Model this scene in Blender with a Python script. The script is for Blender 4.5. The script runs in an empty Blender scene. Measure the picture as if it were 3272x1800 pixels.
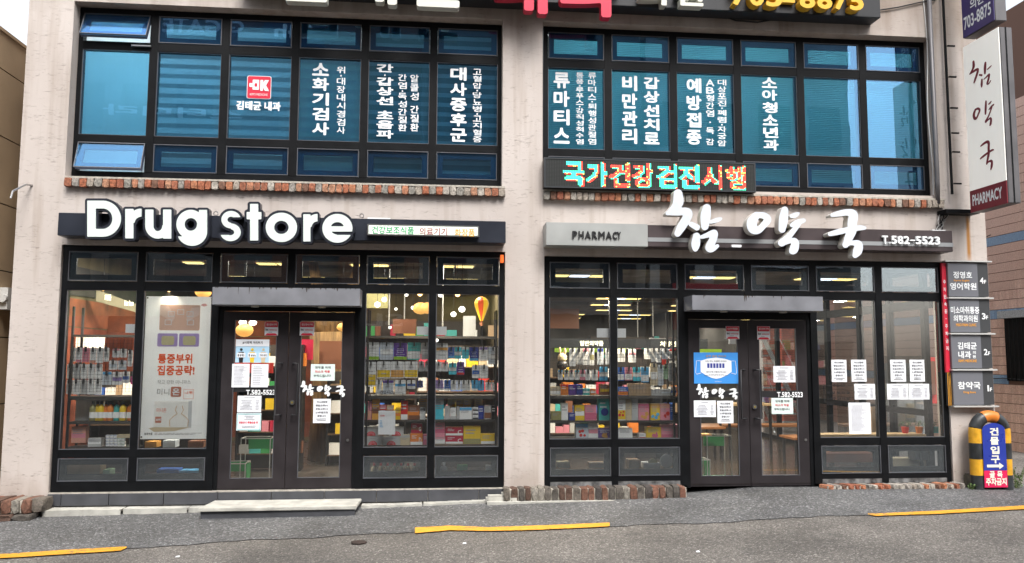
import bpy, bmesh, math, random
import numpy as np
from mathutils import Vector, Matrix
from mathutils.bvhtree import BVHTree
R = random.Random(11)
S = bpy.context.scene
col = S.collection

# ------------------------------------------------------------------ camera, sky, sun, exposure
PW, PH, PF = 3272, 1800, 2600.0
CAM = np.array([1.2267, -12.0033, 1.8611])
yaw, pitch, roll = .09605, .09262, .00375
_f = np.array([math.sin(yaw)*math.cos(pitch), math.cos(yaw)*math.cos(pitch), math.sin(pitch)])
_r = np.array([math.cos(yaw), -math.sin(yaw), 0.0]); _u = np.cross(_r, _f)
RX = _r*math.cos(roll) + _u*math.sin(roll); UX = -_r*math.sin(roll) + _u*math.cos(roll)
cam = bpy.data.cameras.new('camera'); co = bpy.data.objects.new('camera', cam); col.objects.link(co)
cam.sensor_width = 36; cam.lens = 36*PF/PW; cam.clip_start = .1; cam.clip_end = 500
co.matrix_world = Matrix(((RX[0], UX[0], -_f[0], CAM[0]), (RX[1], UX[1], -_f[1], CAM[1]), (RX[2], UX[2], -_f[2], CAM[2]), (0, 0, 0, 1)))
S.camera = co
S.render.engine = 'CYCLES'
S.cycles.use_denoising = True
S.cycles.max_bounces = 8; S.cycles.transparent_max_bounces = 16; S.cycles.glossy_bounces = 4
S.cycles.caustics_reflective = False; S.cycles.caustics_refractive = False
S.cycles.sample_clamp_indirect = 4
S.view_settings.view_transform = 'Standard'; S.view_settings.look = 'None'
S.view_settings.gamma = 1; S.view_settings.exposure = 1.16
SUN_EL, SUN_ROT = math.radians(54), math.radians(166)
W = bpy.data.worlds.new('World'); S.world = W; W.use_nodes = True
nt = W.node_tree; bg = nt.nodes['Background']
sky = nt.nodes.new('ShaderNodeTexSky'); sky.sky_type = 'NISHITA'; sky.sun_disc = False
sky.sun_elevation = SUN_EL; sky.sun_rotation = SUN_ROT; sky.dust_density = 3.5; sky.air_density = 1.2
hs = nt.nodes.new('ShaderNodeHueSaturation'); hs.inputs['Saturation'].default_value = .3
nt.links.new(sky.outputs[0], hs.inputs['Color']); nt.links.new(hs.outputs[0], bg.inputs[0])
bg.inputs[1].default_value = .15
sl = bpy.data.lights.new('sun', 'SUN'); so = bpy.data.objects.new('sun', sl); col.objects.link(so)
sl.energy = 1.5; sl.angle = math.radians(26); sl.color = (1, .97, .93)
sd = Vector((-math.sin(SUN_ROT)*-1*math.cos(SUN_EL), math.cos(SUN_ROT)*math.cos(SUN_EL), math.sin(SUN_EL)))
so.rotation_euler = sd.to_track_quat('Z', 'Y').to_euler()

# ------------------------------------------------------------------ measuring rays: where a line of sight meets a real plane
def ray(a, b): return _f + RX*(a-PW/2)/PF - UX*(b-PH/2)/PF
def at(a, b, y=-.2):
    d = ray(a, b); t = (y-CAM[1])/d[1]; p = CAM+d*t; return p[0], p[2]
def atx(a, b, x):
    d = ray(a, b); t = (x-CAM[0])/d[0]; p = CAM+d*t; return p[1], p[2]
def gz(x, y):
    b = float(np.interp(x, [-40, -12, -4.6, 0, 2.5, 5, 6, 9, 12, 16, 40], [-1.6, -.6, -.27, -.235, -.17, -.12, -.045, -.06, -.1, -.12, -.3]))
    return b - .02*max(0, min(8, -y-.3))
def atg(a, b):
    d = ray(a, b); z = -.1
    for _ in range(12):
        p = CAM + d*(z-CAM[2])/d[2]; z = gz(p[0], p[1])
    return p[0], p[1], z

# ------------------------------------------------------------------ materials
MC = {}
def mat(name, c, rough=.55, metal=0, var=.0, scale=8, bump=0, bscale=60, emit=0, ecol=None, spec=.5, stretch=None, dirt=0):
    if name in MC: return MC[name]
    m = bpy.data.materials.new(name); m.use_nodes = True; MC[name] = m
    n = m.node_tree.nodes; L = m.node_tree.links; p = n['Principled BSDF']
    p.inputs['Base Color'].default_value = (*c, 1); p.inputs['Roughness'].default_value = rough
    p.inputs['Metallic'].default_value = metal; p.inputs['Specular IOR Level'].default_value = spec
    if emit:
        p.inputs['Emission Color'].default_value = (*(ecol or c), 1); p.inputs['Emission Strength'].default_value = emit
    if var or bump or dirt:
        tc = n.new('ShaderNodeTexCoord'); mp = n.new('ShaderNodeMapping'); L.new(tc.outputs['Object'], mp.inputs[0])
        if stretch: mp.inputs['Scale'].default_value = stretch
        if var:
            t = n.new('ShaderNodeTexNoise'); t.inputs['Scale'].default_value = scale; t.inputs['Detail'].default_value = 6
            L.new(mp.outputs[0], t.inputs[0])
            r = n.new('ShaderNodeValToRGB'); r.color_ramp.elements[0].position = .3; r.color_ramp.elements[1].position = .7
            r.color_ramp.elements[0].color = (*[x*(1-var) for x in c], 1); r.color_ramp.elements[1].color = (*[min(1, x*(1+var)) for x in c], 1)
            L.new(t.outputs[0], r.inputs[0]); L.new(r.outputs[0], p.inputs['Base Color'])
            mr = n.new('ShaderNodeMapRange'); mr.inputs[3].default_value = max(.05, rough-.12); mr.inputs[4].default_value = min(1, rough+.12)
            L.new(t.outputs[0], mr.inputs[0]); L.new(mr.outputs[0], p.inputs['Roughness'])
        if bump:
            t2 = n.new('ShaderNodeTexNoise'); t2.inputs['Scale'].default_value = bscale; t2.inputs['Detail'].default_value = 4
            L.new(mp.outputs[0], t2.inputs[0]); b = n.new('ShaderNodeBump'); b.inputs['Strength'].default_value = bump; b.inputs['Distance'].default_value = .01
            L.new(t2.outputs[0], b.inputs['Height']); L.new(b.outputs[0], p.inputs['Normal'])
    return m

def glass(name, tint, refl, rough=.0, rcol=(1, 1, 1), dirt=.0):
    m = bpy.data.materials.new(name); m.use_nodes = True; n = m.node_tree.nodes; L = m.node_tree.links
    n.remove(n['Principled BSDF']); out = n['Material Output']
    tr = n.new('ShaderNodeBsdfTransparent'); tr.inputs[0].default_value = (*tint, 1)
    gl = n.new('ShaderNodeBsdfGlossy'); gl.inputs['Roughness'].default_value = rough; gl.inputs[0].default_value = (*rcol, 1)
    tc = n.new('ShaderNodeTexCoord'); nz = n.new('ShaderNodeTexNoise'); nz.inputs['Scale'].default_value = 1.3
    L.new(tc.outputs['Object'], nz.inputs[0]); b = n.new('ShaderNodeBump'); b.inputs['Strength'].default_value = .06; b.inputs['Distance'].default_value = .02
    L.new(nz.outputs[0], b.inputs['Height']); L.new(b.outputs[0], gl.inputs['Normal'])
    fr = n.new('ShaderNodeLayerWeight'); fr.inputs[0].default_value = .35
    a = n.new('ShaderNodeMath'); a.operation = 'MULTIPLY_ADD'; a.inputs[1].default_value = .6; a.inputs[2].default_value = refl
    L.new(fr.outputs['Fresnel'], a.inputs[0]); mx = n.new('ShaderNodeMixShader'); L.new(a.outputs[0], mx.inputs[0])
    L.new(tr.outputs[0], mx.inputs[1]); L.new(gl.outputs[0], mx.inputs[2])
    if dirt:                                                        # thin film of street dust and dried drips
        df = n.new('ShaderNodeBsdfDiffuse'); df.inputs[0].default_value = (.5, .5, .48, 1)
        mp = n.new('ShaderNodeMapping'); mp.inputs['Scale'].default_value = (30, 1, 1.6); L.new(tc.outputs['Object'], mp.inputs[0])
        n2 = n.new('ShaderNodeTexNoise'); n2.inputs['Scale'].default_value = 1; n2.inputs['Detail'].default_value = 8; L.new(mp.outputs[0], n2.inputs[0])
        mr = n.new('ShaderNodeMapRange'); mr.inputs[1].default_value = .45; mr.inputs[2].default_value = .8; mr.inputs[3].default_value = dirt*.3; mr.inputs[4].default_value = dirt
        L.new(n2.outputs[0], mr.inputs[0]); m2 = n.new('ShaderNodeMixShader'); L.new(mr.outputs[0], m2.inputs[0])
        L.new(mx.outputs[0], m2.inputs[1]); L.new(df.outputs[0], m2.inputs[2]); mx = m2
    L.new(mx.outputs[0], out.inputs[0]); return m

def random_mat(name, palette, rough=.8, bump=.5, grime=.5):
    """one material whose colour differs from piece to piece"""
    m = bpy.data.materials.new(name); m.use_nodes = True; n = m.node_tree.nodes; L = m.node_tree.links; p = n['Principled BSDF']
    oi = n.new('ShaderNodeObjectInfo'); r = n.new('ShaderNodeValToRGB'); r.color_ramp.interpolation = 'CONSTANT'
    e = r.color_ramp.elements
    while len(e) < len(palette): e.new(.5)
    for i, c in enumerate(palette): e[i].position = i/len(palette); e[i].color = (*c, 1)
    L.new(oi.outputs['Random'], r.inputs[0])
    g = n.new('ShaderNodeNewGeometry')
    nz = n.new('ShaderNodeTexNoise'); nz.inputs['Scale'].default_value = 34; nz.inputs['Detail'].default_value = 8; nz.inputs['Roughness'].default_value = .7; L.new(g.outputs['Position'], nz.inputs[0])
    mr = n.new('ShaderNodeMapRange'); mr.inputs[1].default_value = .36; mr.inputs[2].default_value = .66; mr.inputs[3].default_value = 1.3; mr.inputs[4].default_value = 1-grime
    L.new(nz.outputs[0], mr.inputs[0]); mx = n.new('ShaderNodeMix'); mx.data_type = 'RGBA'; mx.blend_type = 'MULTIPLY'; mx.inputs[0].default_value = 1
    L.new(r.outputs[0], mx.inputs[6]); L.new(mr.outputs[0], mx.inputs[7]); L.new(mx.outputs[2], p.inputs['Base Color'])
    p.inputs['Roughness'].default_value = rough
    b = n.new('ShaderNodeBump'); b.inputs['Strength'].default_value = bump; b.inputs['Distance'].default_value = .01
    L.new(nz.outputs[0], b.inputs['Height']); L.new(b.outputs[0], p.inputs['Normal'])
    return m

def stucco():
    m = bpy.data.materials.new('scratched_stucco'); m.use_nodes = True; n = m.node_tree.nodes; L = m.node_tree.links; p = n['Principled BSDF']
    g = n.new('ShaderNodeNewGeometry')
    def noise(sc, scale, det=4, dist=0):
        mp = n.new('ShaderNodeMapping'); mp.inputs['Scale'].default_value = sc; L.new(g.outputs['Position'], mp.inputs[0])
        t = n.new('ShaderNodeTexNoise'); t.inputs['Scale'].default_value = scale; t.inputs['Detail'].default_value = det; t.inputs['Distortion'].default_value = dist
        L.new(mp.outputs[0], t.inputs[0]); return t
    def rng(s, a, b, c, d):
        r = n.new('ShaderNodeMapRange'); [r.inputs[i+1].__setattr__('default_value', v) for i, v in enumerate((a, b, c, d))]; L.new(s, r.inputs[0]); return r.outputs[0]
    dash = noise((13, 13, 80), 1, 3, .6); gate = noise((4, 4, 7), 1, 3)
    d1 = rng(dash.outputs[0], .60, .68, 0, 1); g1 = rng(gate.outputs[0], .40, .58, 0, 1)
    mul = n.new('ShaderNodeMath'); mul.operation = 'MULTIPLY'; L.new(d1, mul.inputs[0]); L.new(g1, mul.inputs[1])
    big = noise((1, 1, .5), 1.1, 5); ver = noise((7, 7, .5), 1, 6); fine = noise((1, 1, 1), 90, 3)
    ramp = n.new('ShaderNodeValToRGB'); ramp.color_ramp.elements[0].color = (.475, .42, .385, 1); ramp.color_ramp.elements[1].color = (.565, .51, .475, 1)
    ramp.color_ramp.elements[0].position = .3; ramp.color_ramp.elements[1].position = .7; L.new(big.outputs[0], ramp.inputs[0])
    m1 = n.new('ShaderNodeMix'); m1.data_type = 'RGBA'; m1.blend_type = 'MULTIPLY'; L.new(rng(ver.outputs[0], .52, .78, 0, .55), m1.inputs[0])
    L.new(ramp.outputs[0], m1.inputs[6]); m1.inputs[7].default_value = (.62, .55, .47, 1)
    # scratches hold dirt
    m2 = n.new('ShaderNodeMix'); m2.data_type = 'RGBA'; m2.blend_type = 'MULTIPLY'; sc = n.new('ShaderNodeMath'); sc.operation = 'MULTIPLY'; sc.inputs[1].default_value = .26
    L.new(mul.outputs[0], sc.inputs[0]); L.new(sc.outputs[0], m2.inputs[0]); L.new(m1.outputs[2], m2.inputs[6]); m2.inputs[7].default_value = (.3, .27, .25, 1)
    # rain grime on the top band of the facade and rust/soot near the foot, both irregular
    sp = n.new('ShaderNodeSeparateXYZ'); L.new(g.outputs['Position'], sp.inputs[0])
    gr = noise((3, 3, 1.2), 1, 6)
    a = n.new('ShaderNodeMath'); a.operation = 'MULTIPLY_ADD'; a.inputs[1].default_value = 1.6; L.new(gr.outputs[0], a.inputs[0]); L.new(sp.outputs[2], a.inputs[2])
    top = rng(a.outputs[0], 7.4, 8.3, 0, .75); foot = rng(a.outputs[0], 1.15, .75, 0, .5)
    ad = n.new('ShaderNodeMath'); ad.operation = 'ADD'; L.new(top, ad.inputs[0]); L.new(foot, ad.inputs[1])
    m3 = n.new('ShaderNodeMix'); m3.data_type = 'RGBA'; m3.blend_type = 'MULTIPLY'; L.new(ad.outputs[0], m3.inputs[0]); L.new(m2.outputs[2], m3.inputs[6]); m3.inputs[7].default_value = (.55, .49, .43, 1)
    # rust run below the hanging sign
    dx = n.new('ShaderNodeMath'); dx.operation = 'SUBTRACT'; dx.inputs[1].default_value = 9.50; L.new(sp.outputs[0], dx.inputs[0])
    wob = n.new('ShaderNodeMath'); wob.operation = 'MULTIPLY_ADD'; wob.inputs[1].default_value = .12; wob.inputs[2].default_value = -.06; L.new(ver.outputs[0], wob.inputs[0])
    ad2 = n.new('ShaderNodeMath'); ad2.operation = 'ADD'; L.new(dx.outputs[0], ad2.inputs[0]); L.new(wob.outputs[0], ad2.inputs[1])
    ab = n.new('ShaderNodeMath'); ab.operation = 'ABSOLUTE'; L.new(ad2.outputs[0], ab.inputs[0])
    rx = rng(ab.outputs[0], .012, .05, 1, 0); rz = rng(sp.outputs[2], 3.3, 3.5, 0, 1); rz2 = rng(sp.outputs[2], 4.15, 4.0, 0, 1)
    q = n.new('ShaderNodeMath'); q.operation = 'MULTIPLY'; L.new(rx, q.inputs[0]); L.new(rz, q.inputs[1])
    q2 = n.new('ShaderNodeMath'); q2.operation = 'MULTIPLY'; L.new(q.outputs[0], q2.inputs[0]); L.new(rz2, q2.inputs[1])
    m4 = n.new('ShaderNodeMix'); m4.data_type = 'RGBA'; L.new(q2.outputs[0], m4.inputs[0]); L.new(m3.outputs[2], m4.inputs[6]); m4.inputs[7].default_value = (.42, .2, .06, 1)
    L.new(m4.outputs[2], p.inputs['Base Color'])
    p.inputs['Roughness'].default_value = .9; p.inputs['Specular IOR Level'].default_value = .25
    h = n.new('ShaderNodeMath'); h.operation = 'MULTIPLY_ADD'; h.inputs[1].default_value = -1.0; L.new(mul.outputs[0], h.inputs[0])
    fs = n.new('ShaderNodeMath'); fs.operation = 'MULTIPLY'; fs.inputs[1].default_value = .35; L.new(fine.outputs[0], fs.inputs[0]); L.new(fs.outputs[0], h.inputs[2])
    b = n.new('ShaderNodeBump'); b.inputs['Strength'].default_value = .5; b.inputs['Distance'].default_value = .011
    L.new(h.outputs[0], b.inputs['Height']); L.new(b.outputs[0], p.inputs['Normal'])
    return m

def asphalt(name, dark, mid, light, coarse, rough):
    m = bpy.data.materials.new(name); m.use_nodes = True; n = m.node_tree.nodes; L = m.node_tree.links; p = n['Principled BSDF']
    g = n.new('ShaderNodeNewGeometry')
    v = n.new('ShaderNodeTexVoronoi'); v.inputs['Scale'].default_value = coarse; L.new(g.outputs['Position'], v.inputs[0])
    sepv = n.new('ShaderNodeSeparateColor'); L.new(v.outputs['Color'], sepv.inputs[0])
    r = n.new('ShaderNodeValToRGB'); e = r.color_ramp.elements; e[0].color = (*dark, 1); e[1].color = (*light, 1); e[1].position = .97; k = e.new(.55); k.color = (*mid, 1); k2 = e.new(.9); k2.color = (*[x*1.35 for x in mid], 1)
    L.new(sepv.outputs[0], r.inputs[0])
    big = n.new('ShaderNodeTexNoise'); big.inputs['Scale'].default_value = .8; big.inputs['Detail'].default_value = 8; L.new(g.outputs['Position'], big.inputs[0])
    mr = n.new('ShaderNodeMapRange'); mr.inputs[1].default_value = .35; mr.inputs[2].default_value = .68; mr.inputs[3].default_value = .72; mr.inputs[4].default_value = 1.22; L.new(big.outputs[0], mr.inputs[0])
    mx = n.new('ShaderNodeMix'); mx.data_type = 'RGBA'; mx.blend_type = 'MULTIPLY'; mx.inputs[0].default_value = 1; L.new(r.outputs[0], mx.inputs[6]); L.new(mr.outputs[0], mx.inputs[7])
    wn = n.new('ShaderNodeTexNoise'); wn.inputs['Scale'].default_value = 1.7; wn.inputs['Detail'].default_value = 5; L.new(g.outputs['Position'], wn.inputs[0])
    wm = n.new('ShaderNodeMix'); wm.data_type = 'VECTOR'; wm.inputs[0].default_value = .35; L.new(g.outputs['Position'], wm.inputs[4]); L.new(wn.outputs[1], wm.inputs[5])
    ck = n.new('ShaderNodeTexVoronoi'); ck.feature = 'DISTANCE_TO_EDGE'; ck.inputs['Scale'].default_value = .55; L.new(wm.outputs[1], ck.inputs[0])
    cr = n.new('ShaderNodeMapRange'); cr.inputs[1].default_value = .002; cr.inputs[2].default_value = .009; cr.inputs[3].default_value = .3; cr.inputs[4].default_value = 0; L.new(ck.outputs[0], cr.inputs[0])
    cg = n.new('ShaderNodeMapRange'); cg.inputs[1].default_value = .5; cg.inputs[2].default_value = .56; L.new(wn.outputs[0], cg.inputs[0]); cm = n.new('ShaderNodeMath'); cm.operation = 'MULTIPLY'; L.new(cr.outputs[0], cm.inputs[0]); L.new(cg.outputs[0], cm.inputs[1])
    st = n.new('ShaderNodeTexNoise'); st.inputs['Scale'].default_value = 3.1; st.inputs['Detail'].default_value = 7; L.new(g.outputs['Position'], st.inputs[0]); sr = n.new('ShaderNodeMapRange'); sr.inputs[1].default_value = .62; sr.inputs[2].default_value = .72; sr.inputs[4].default_value = .3; L.new(st.outputs[0], sr.inputs[0])
    sa = n.new('ShaderNodeMath'); sa.operation = 'MAXIMUM'; L.new(cm.outputs[0], sa.inputs[0]); L.new(sr.outputs[0], sa.inputs[1])
    mk = n.new('ShaderNodeMix'); mk.data_type = 'RGBA'; L.new(sa.outputs[0], mk.inputs[0]); L.new(mx.outputs[2], mk.inputs[6]); mk.inputs[7].default_value = (.03, .03, .03, 1); L.new(mk.outputs[2], p.inputs['Base Color'])
    rr = n.new('ShaderNodeMapRange'); rr.inputs[3].default_value = rough-.15; rr.inputs[4].default_value = rough+.15; L.new(big.outputs[0], rr.inputs[0]); L.new(rr.outputs[0], p.inputs['Roughness'])
    n3 = n.new('ShaderNodeTexNoise'); n3.inputs['Scale'].default_value = coarse*.35; n3.inputs['Detail'].default_value = 5; L.new(g.outputs['Position'], n3.inputs[0])
    ad = n.new('ShaderNodeMath'); ad.operation = 'MULTIPLY_ADD'; ad.inputs[1].default_value = -1.2; L.new(v.outputs['Distance'], ad.inputs[0]); L.new(n3.outputs[0], ad.inputs[2])
    b = n.new('ShaderNodeBump'); b.inputs['Strength'].default_value = .8; b.inputs['Distance'].default_value = .012; L.new(ad.outputs[0], b.inputs['Height']); L.new(b.outputs[0], p.inputs['Normal'])
    return m

M_STUCCO = stucco()
M_FRAME = mat('black_aluminium', (.0045, .005, .006), .5, 0, .25, 5, spec=.16)
M_DOOR = mat('brown_black_aluminium', (.024, .020, .022), .45, 0, .2, 4, spec=.3)
M_CHROME = mat('satin_steel', (.5, .5, .5), .3, 1)
M_BRICK = random_mat('worn_brick', [(.36, .12, .06), (.40, .16, .08), (.28, .09, .05), (.34, .29, .24), (.40, .20, .12), (.26, .24, .21), (.40, .36, .31), (.34, .12, .065), (.17, .085, .055), (.42, .18, .10), (.30, .27, .24), (.30, .11, .06)], .85, .8, .6)
M_BRICKD = random_mat('grimy_brick', [(.09, .05, .035), (.15, .07, .045), (.08, .07, .06), (.19, .085, .055), (.11, .095, .08), (.13, .11, .09), (.22, .20, .17), (.06, .05, .045)], .85, .9, .5)
M_MORTAR = mat('pale_mortar', (.40, .37, .32), .95, 0, .25, 14, .8, 40)
M_TILE = random_mat('salmon_tile', [(.56, .36, .29), (.62, .42, .34), (.54, .35, .28), (.58, .39, .31), (.62, .42, .34)], .45, .15, .12)
M_TILEB = random_mat('blue_tile', [(.16, .27, .42), (.19, .31, .46), (.14, .24, .38), (.22, .34, .48)], .35, .15, .1)
M_GROUT = mat('brown_grout', (.14, .08, .06), .95)
M_CONC = mat('pale_concrete', (.42, .41, .37), .9, 0, .22, 6, .5, 60)
M_PLINTH = mat('charcoal_plinth_tile', (.055, .057, .065), .6, 0, .2, 5)
M_ROAD = asphalt('old_brown_asphalt', (.075, .068, .062), (.14, .128, .115), (.34, .32, .29), 70, .8)
M_PAVE = asphalt('dark_coarse_asphalt', (.05, .05, .051), (.105, .105, .106), (.30, .305, .31), 52, .68)
M_YEL = mat('yellow_road_paint', (.66, .30, .015), .6, 0, .12, 9, .5, 90)
def worn_paint():
    n = M_YEL.node_tree.nodes; L = M_YEL.node_tree.links; p = n['Principled BSDF']; g = n.new('ShaderNodeNewGeometry'); t = n.new('ShaderNodeTexNoise'); t.inputs['Scale'].default_value = 22; t.inputs['Detail'].default_value = 9; t.inputs['Roughness'].default_value = .75
    t2 = n.new('ShaderNodeTexNoise'); t2.inputs['Scale'].default_value = 2.2; L.new(g.outputs['Position'], t2.inputs[0])
    L.new(g.outputs['Position'], t.inputs[0]); a = n.new('ShaderNodeMath'); a.operation = 'MULTIPLY_ADD'; a.inputs[1].default_value = .35; L.new(t2.outputs[0], a.inputs[0]); L.new(t.outputs[0], a.inputs[2])
    r = n.new('ShaderNodeMapRange'); r.inputs[1].default_value = .74; r.inputs[2].default_value = .82; L.new(a.outputs[0], r.inputs[0])
    m = n.new('ShaderNodeMix'); m.data_type = 'RGBA'; L.new(r.outputs[0], m.inputs[0]); L.new(p.inputs['Base Color'].links[0].from_socket, m.inputs[6]); m.inputs[7].default_value = (.12, .10, .07, 1); L.new(m.outputs[2], p.inputs['Base Color'])
worn_paint()
M_WHITE = mat('white_vinyl', (.82, .84, .85), .5)
M_BLACK = mat('black_plastic', (.012, .012, .014), .5)
M_PAPER = mat('white_paper', (.80, .82, .86), .8, 0, .04, 3, .15, 6)
M_INK = mat('grey_ink', (.36, .36, .39), .8)
M_INKD = mat('dark_ink', (.05, .05, .06), .8)
G_UP = glass('blue_solar_glass', (.49, .81, .94), .115, 0, (.46, .70, 1), .015)
G_LOW = glass('clear_shop_glass', (.975, .985, .98), .04, 0, (1, 1, 1), .02)
G_AWN = glass('tinted_awning_glass', (.90, .93, .95), .11, 0, (.85, .94, 1), .02)

# ------------------------------------------------------------------ mesh helpers
class MB:
    def __init__(s): s.v = []; s.f = []
    def quad(s, *p):
        b = len(s.v); s.v += [tuple(q) for q in p]; s.f.append(tuple(range(b, b+len(p)))); return s
    def box(s, x0, x1, y0, y1, z0, z1):
        if x0 > x1: x0, x1 = x1, x0
        if y0 > y1: y0, y1 = y1, y0
        if z0 > z1: z0, z1 = z1, z0
        b = len(s.v)
        s.v += [(x, y, z) for x in (x0, x1) for y in (y0, y1) for z in (z0, z1)]
        s.f += [tuple(b+i for i in q) for q in ((0, 1, 3, 2), (4, 6, 7, 5), (0, 4, 5, 1), (2, 3, 7, 6), (0, 2, 6, 4), (1, 5, 7, 3))]
        return s
    def ring(s, x0, x1, z0, z1, w, y0, y1):
        s.box(x0, x1, y0, y1, z0, z0+w).box(x0, x1, y0, y1, z1-w, z1).box(x0, x0+w, y0, y1, z0+w, z1-w).box(x1-w, x1, y0, y1, z0+w, z1-w); return s
    def tube(s, pts, r, n=8, cap=True):
        pts = [Vector(p) for p in pts]; rs = r if isinstance(r, (list, tuple)) else [r]*len(pts)
        b = len(s.v); prev = None
        for i, p in enumerate(pts):
            d = (pts[min(i+1, len(pts)-1)]-pts[max(i-1, 0)]).normalized()
            if prev is None: a = d.orthogonal().normalized()
            else: a = (prev - d*prev.dot(d)).normalized()
            prev = a; c = d.cross(a)
            for k in range(n):
                t = 2*math.pi*k/n; q = p+(a*math.cos(t)+c*math.sin(t))*rs[i]; s.v.append(tuple(q))
        for i in range(len(pts)-1):
            for k in range(n): s.f.append((b+i*n+k, b+i*n+(k+1) % n, b+(i+1)*n+(k+1) % n, b+(i+1)*n+k))
        if cap: s.f.append(tuple(b+k for k in range(n))[::-1]); s.f.append(tuple(b+(len(pts)-1)*n+k for k in range(n)))
        return s
    def lathe(s, cx, cy, prof, n=16):
        b = len(s.v)
        for r, z in prof:
            for k in range(n): t = 2*math.pi*k/n; s.v.append((cx+r*math.cos(t), cy+r*math.sin(t), z))
        for i in range(len(prof)-1):
            for k in range(n): s.f.append((b+i*n+k, b+i*n+(k+1) % n, b+(i+1)*n+(k+1) % n, b+(i+1)*n+k))
        s.f.append(tuple(b+k for k in range(n))[::-1]); s.f.append(tuple(b+(len(prof)-1)*n+k for k in range(n)))
        return s
    def disc(s, cx, y, cz, r, n=20, y1=None):
        if y1 is None: s.quad(*[(cx+r*math.cos(-2*math.pi*k/n), y, cz+r*math.sin(-2*math.pi*k/n)) for k in range(n)][::-1])
        else: s.tube([(cx, y, cz), (cx, y1, cz)], r, n)
        return s
    def add(s, o):
        b = len(s.v); s.v += o.v; s.f += [tuple(b+i for i in f) for f in o.f]; return s

ORG = {}
def tag(o, label=None, cat=None, group=None, kind=None):
    if label: o['label'] = label
    if cat: o['category'] = cat; o['kind'] = kind or 'thing'
    if group: o['group'] = group
    if kind: o['kind'] = kind
    return o
def thing(name, label, cat, loc, group=None):
    o = bpy.data.objects.new(name, None); col.objects.link(o); o.location = loc; o.empty_display_size = .1
    ORG[o] = Vector(loc); return tag(o, label, cat, group)
def obj(name, mb, m, parent=None, smooth=False, origin=None, kind=None, label=None, bevel=0):
    me = bpy.data.meshes.new(name); og = ORG[parent] if parent else Vector(origin or (0, 0, 0))
    me.from_pydata([(x-og[0], y-og[1], z-og[2]) for x, y, z in mb.v], [], mb.f); me.update()
    if m: me.materials.append(m)
    if bevel:
        bm = bmesh.new(); bm.from_mesh(me); bmesh.ops.bevel(bm, geom=bm.edges[:], offset=bevel, segments=2, affect='EDGES', clamp_overlap=True); bm.to_mesh(me); bm.free()
    if smooth: me.polygons.foreach_set('use_smooth', [True]*len(me.polygons))
    o = bpy.data.objects.new(name, me); col.objects.link(o)
    if parent: o.parent = parent
    else: o.location = og
    if name.endswith('lettering') and parent: o['kind'] = 'stuff'
    ORG[o] = og
    if kind: o['kind'] = kind
    if label: o['label'] = label
    return o
def single(name, mb, m, label, cat, group=None, **k):
    xs = [v[0] for v in mb.v]; ys = [v[1] for v in mb.v]; zs = [v[2] for v in mb.v]
    o = obj(name, mb, m, origin=((min(xs)+max(xs))/2, (min(ys)+max(ys))/2, min(zs)), **k)
    return tag(o, label, cat, group)

def area_lamp(name, x, y, z, sx, sy, w_, c, parent=None):
    l = bpy.data.lights.new(name, 'AREA'); l.shape = 'RECTANGLE'; l.size = sx; l.size_y = sy; l.energy = w_; l.color = c
    o = bpy.data.objects.new(name, l); col.objects.link(o); o.location = (x, y, z)
    if parent: o.parent = parent; o.location = Vector((x, y, z))-ORG[parent]
    return o
TC = {}
def glyphs(body, bold=0.0, ext=0.0, res=3):
    k = (body, bold, ext, res)
    if k not in TC:
        c = bpy.data.curves.new('t', 'FONT'); c.body = body; c.offset = bold; c.extrude = ext; c.resolution_u = res; c.size = 1; c.space_line = 1.1
        o = bpy.data.objects.new('t', c)
        me = bpy.data.meshes.new_from_object(o)
        v = np.empty(len(me.vertices)*3); me.vertices.foreach_get('co', v); v = v.reshape(-1, 3)
        f = [tuple(p.vertices) for p in me.polygons]
        bpy.data.objects.remove(o); bpy.data.curves.remove(c); bpy.data.meshes.remove(me)
        if len(v): lo, hi = v.min(0), v.max(0); v = (v-lo)/np.maximum(hi-lo, 1e-6)
        TC[k] = (v, f)
    return TC[k]
X, Z = Vector((1, 0, 0)), Vector((0, 0, 1))
BG_C = {}
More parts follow.
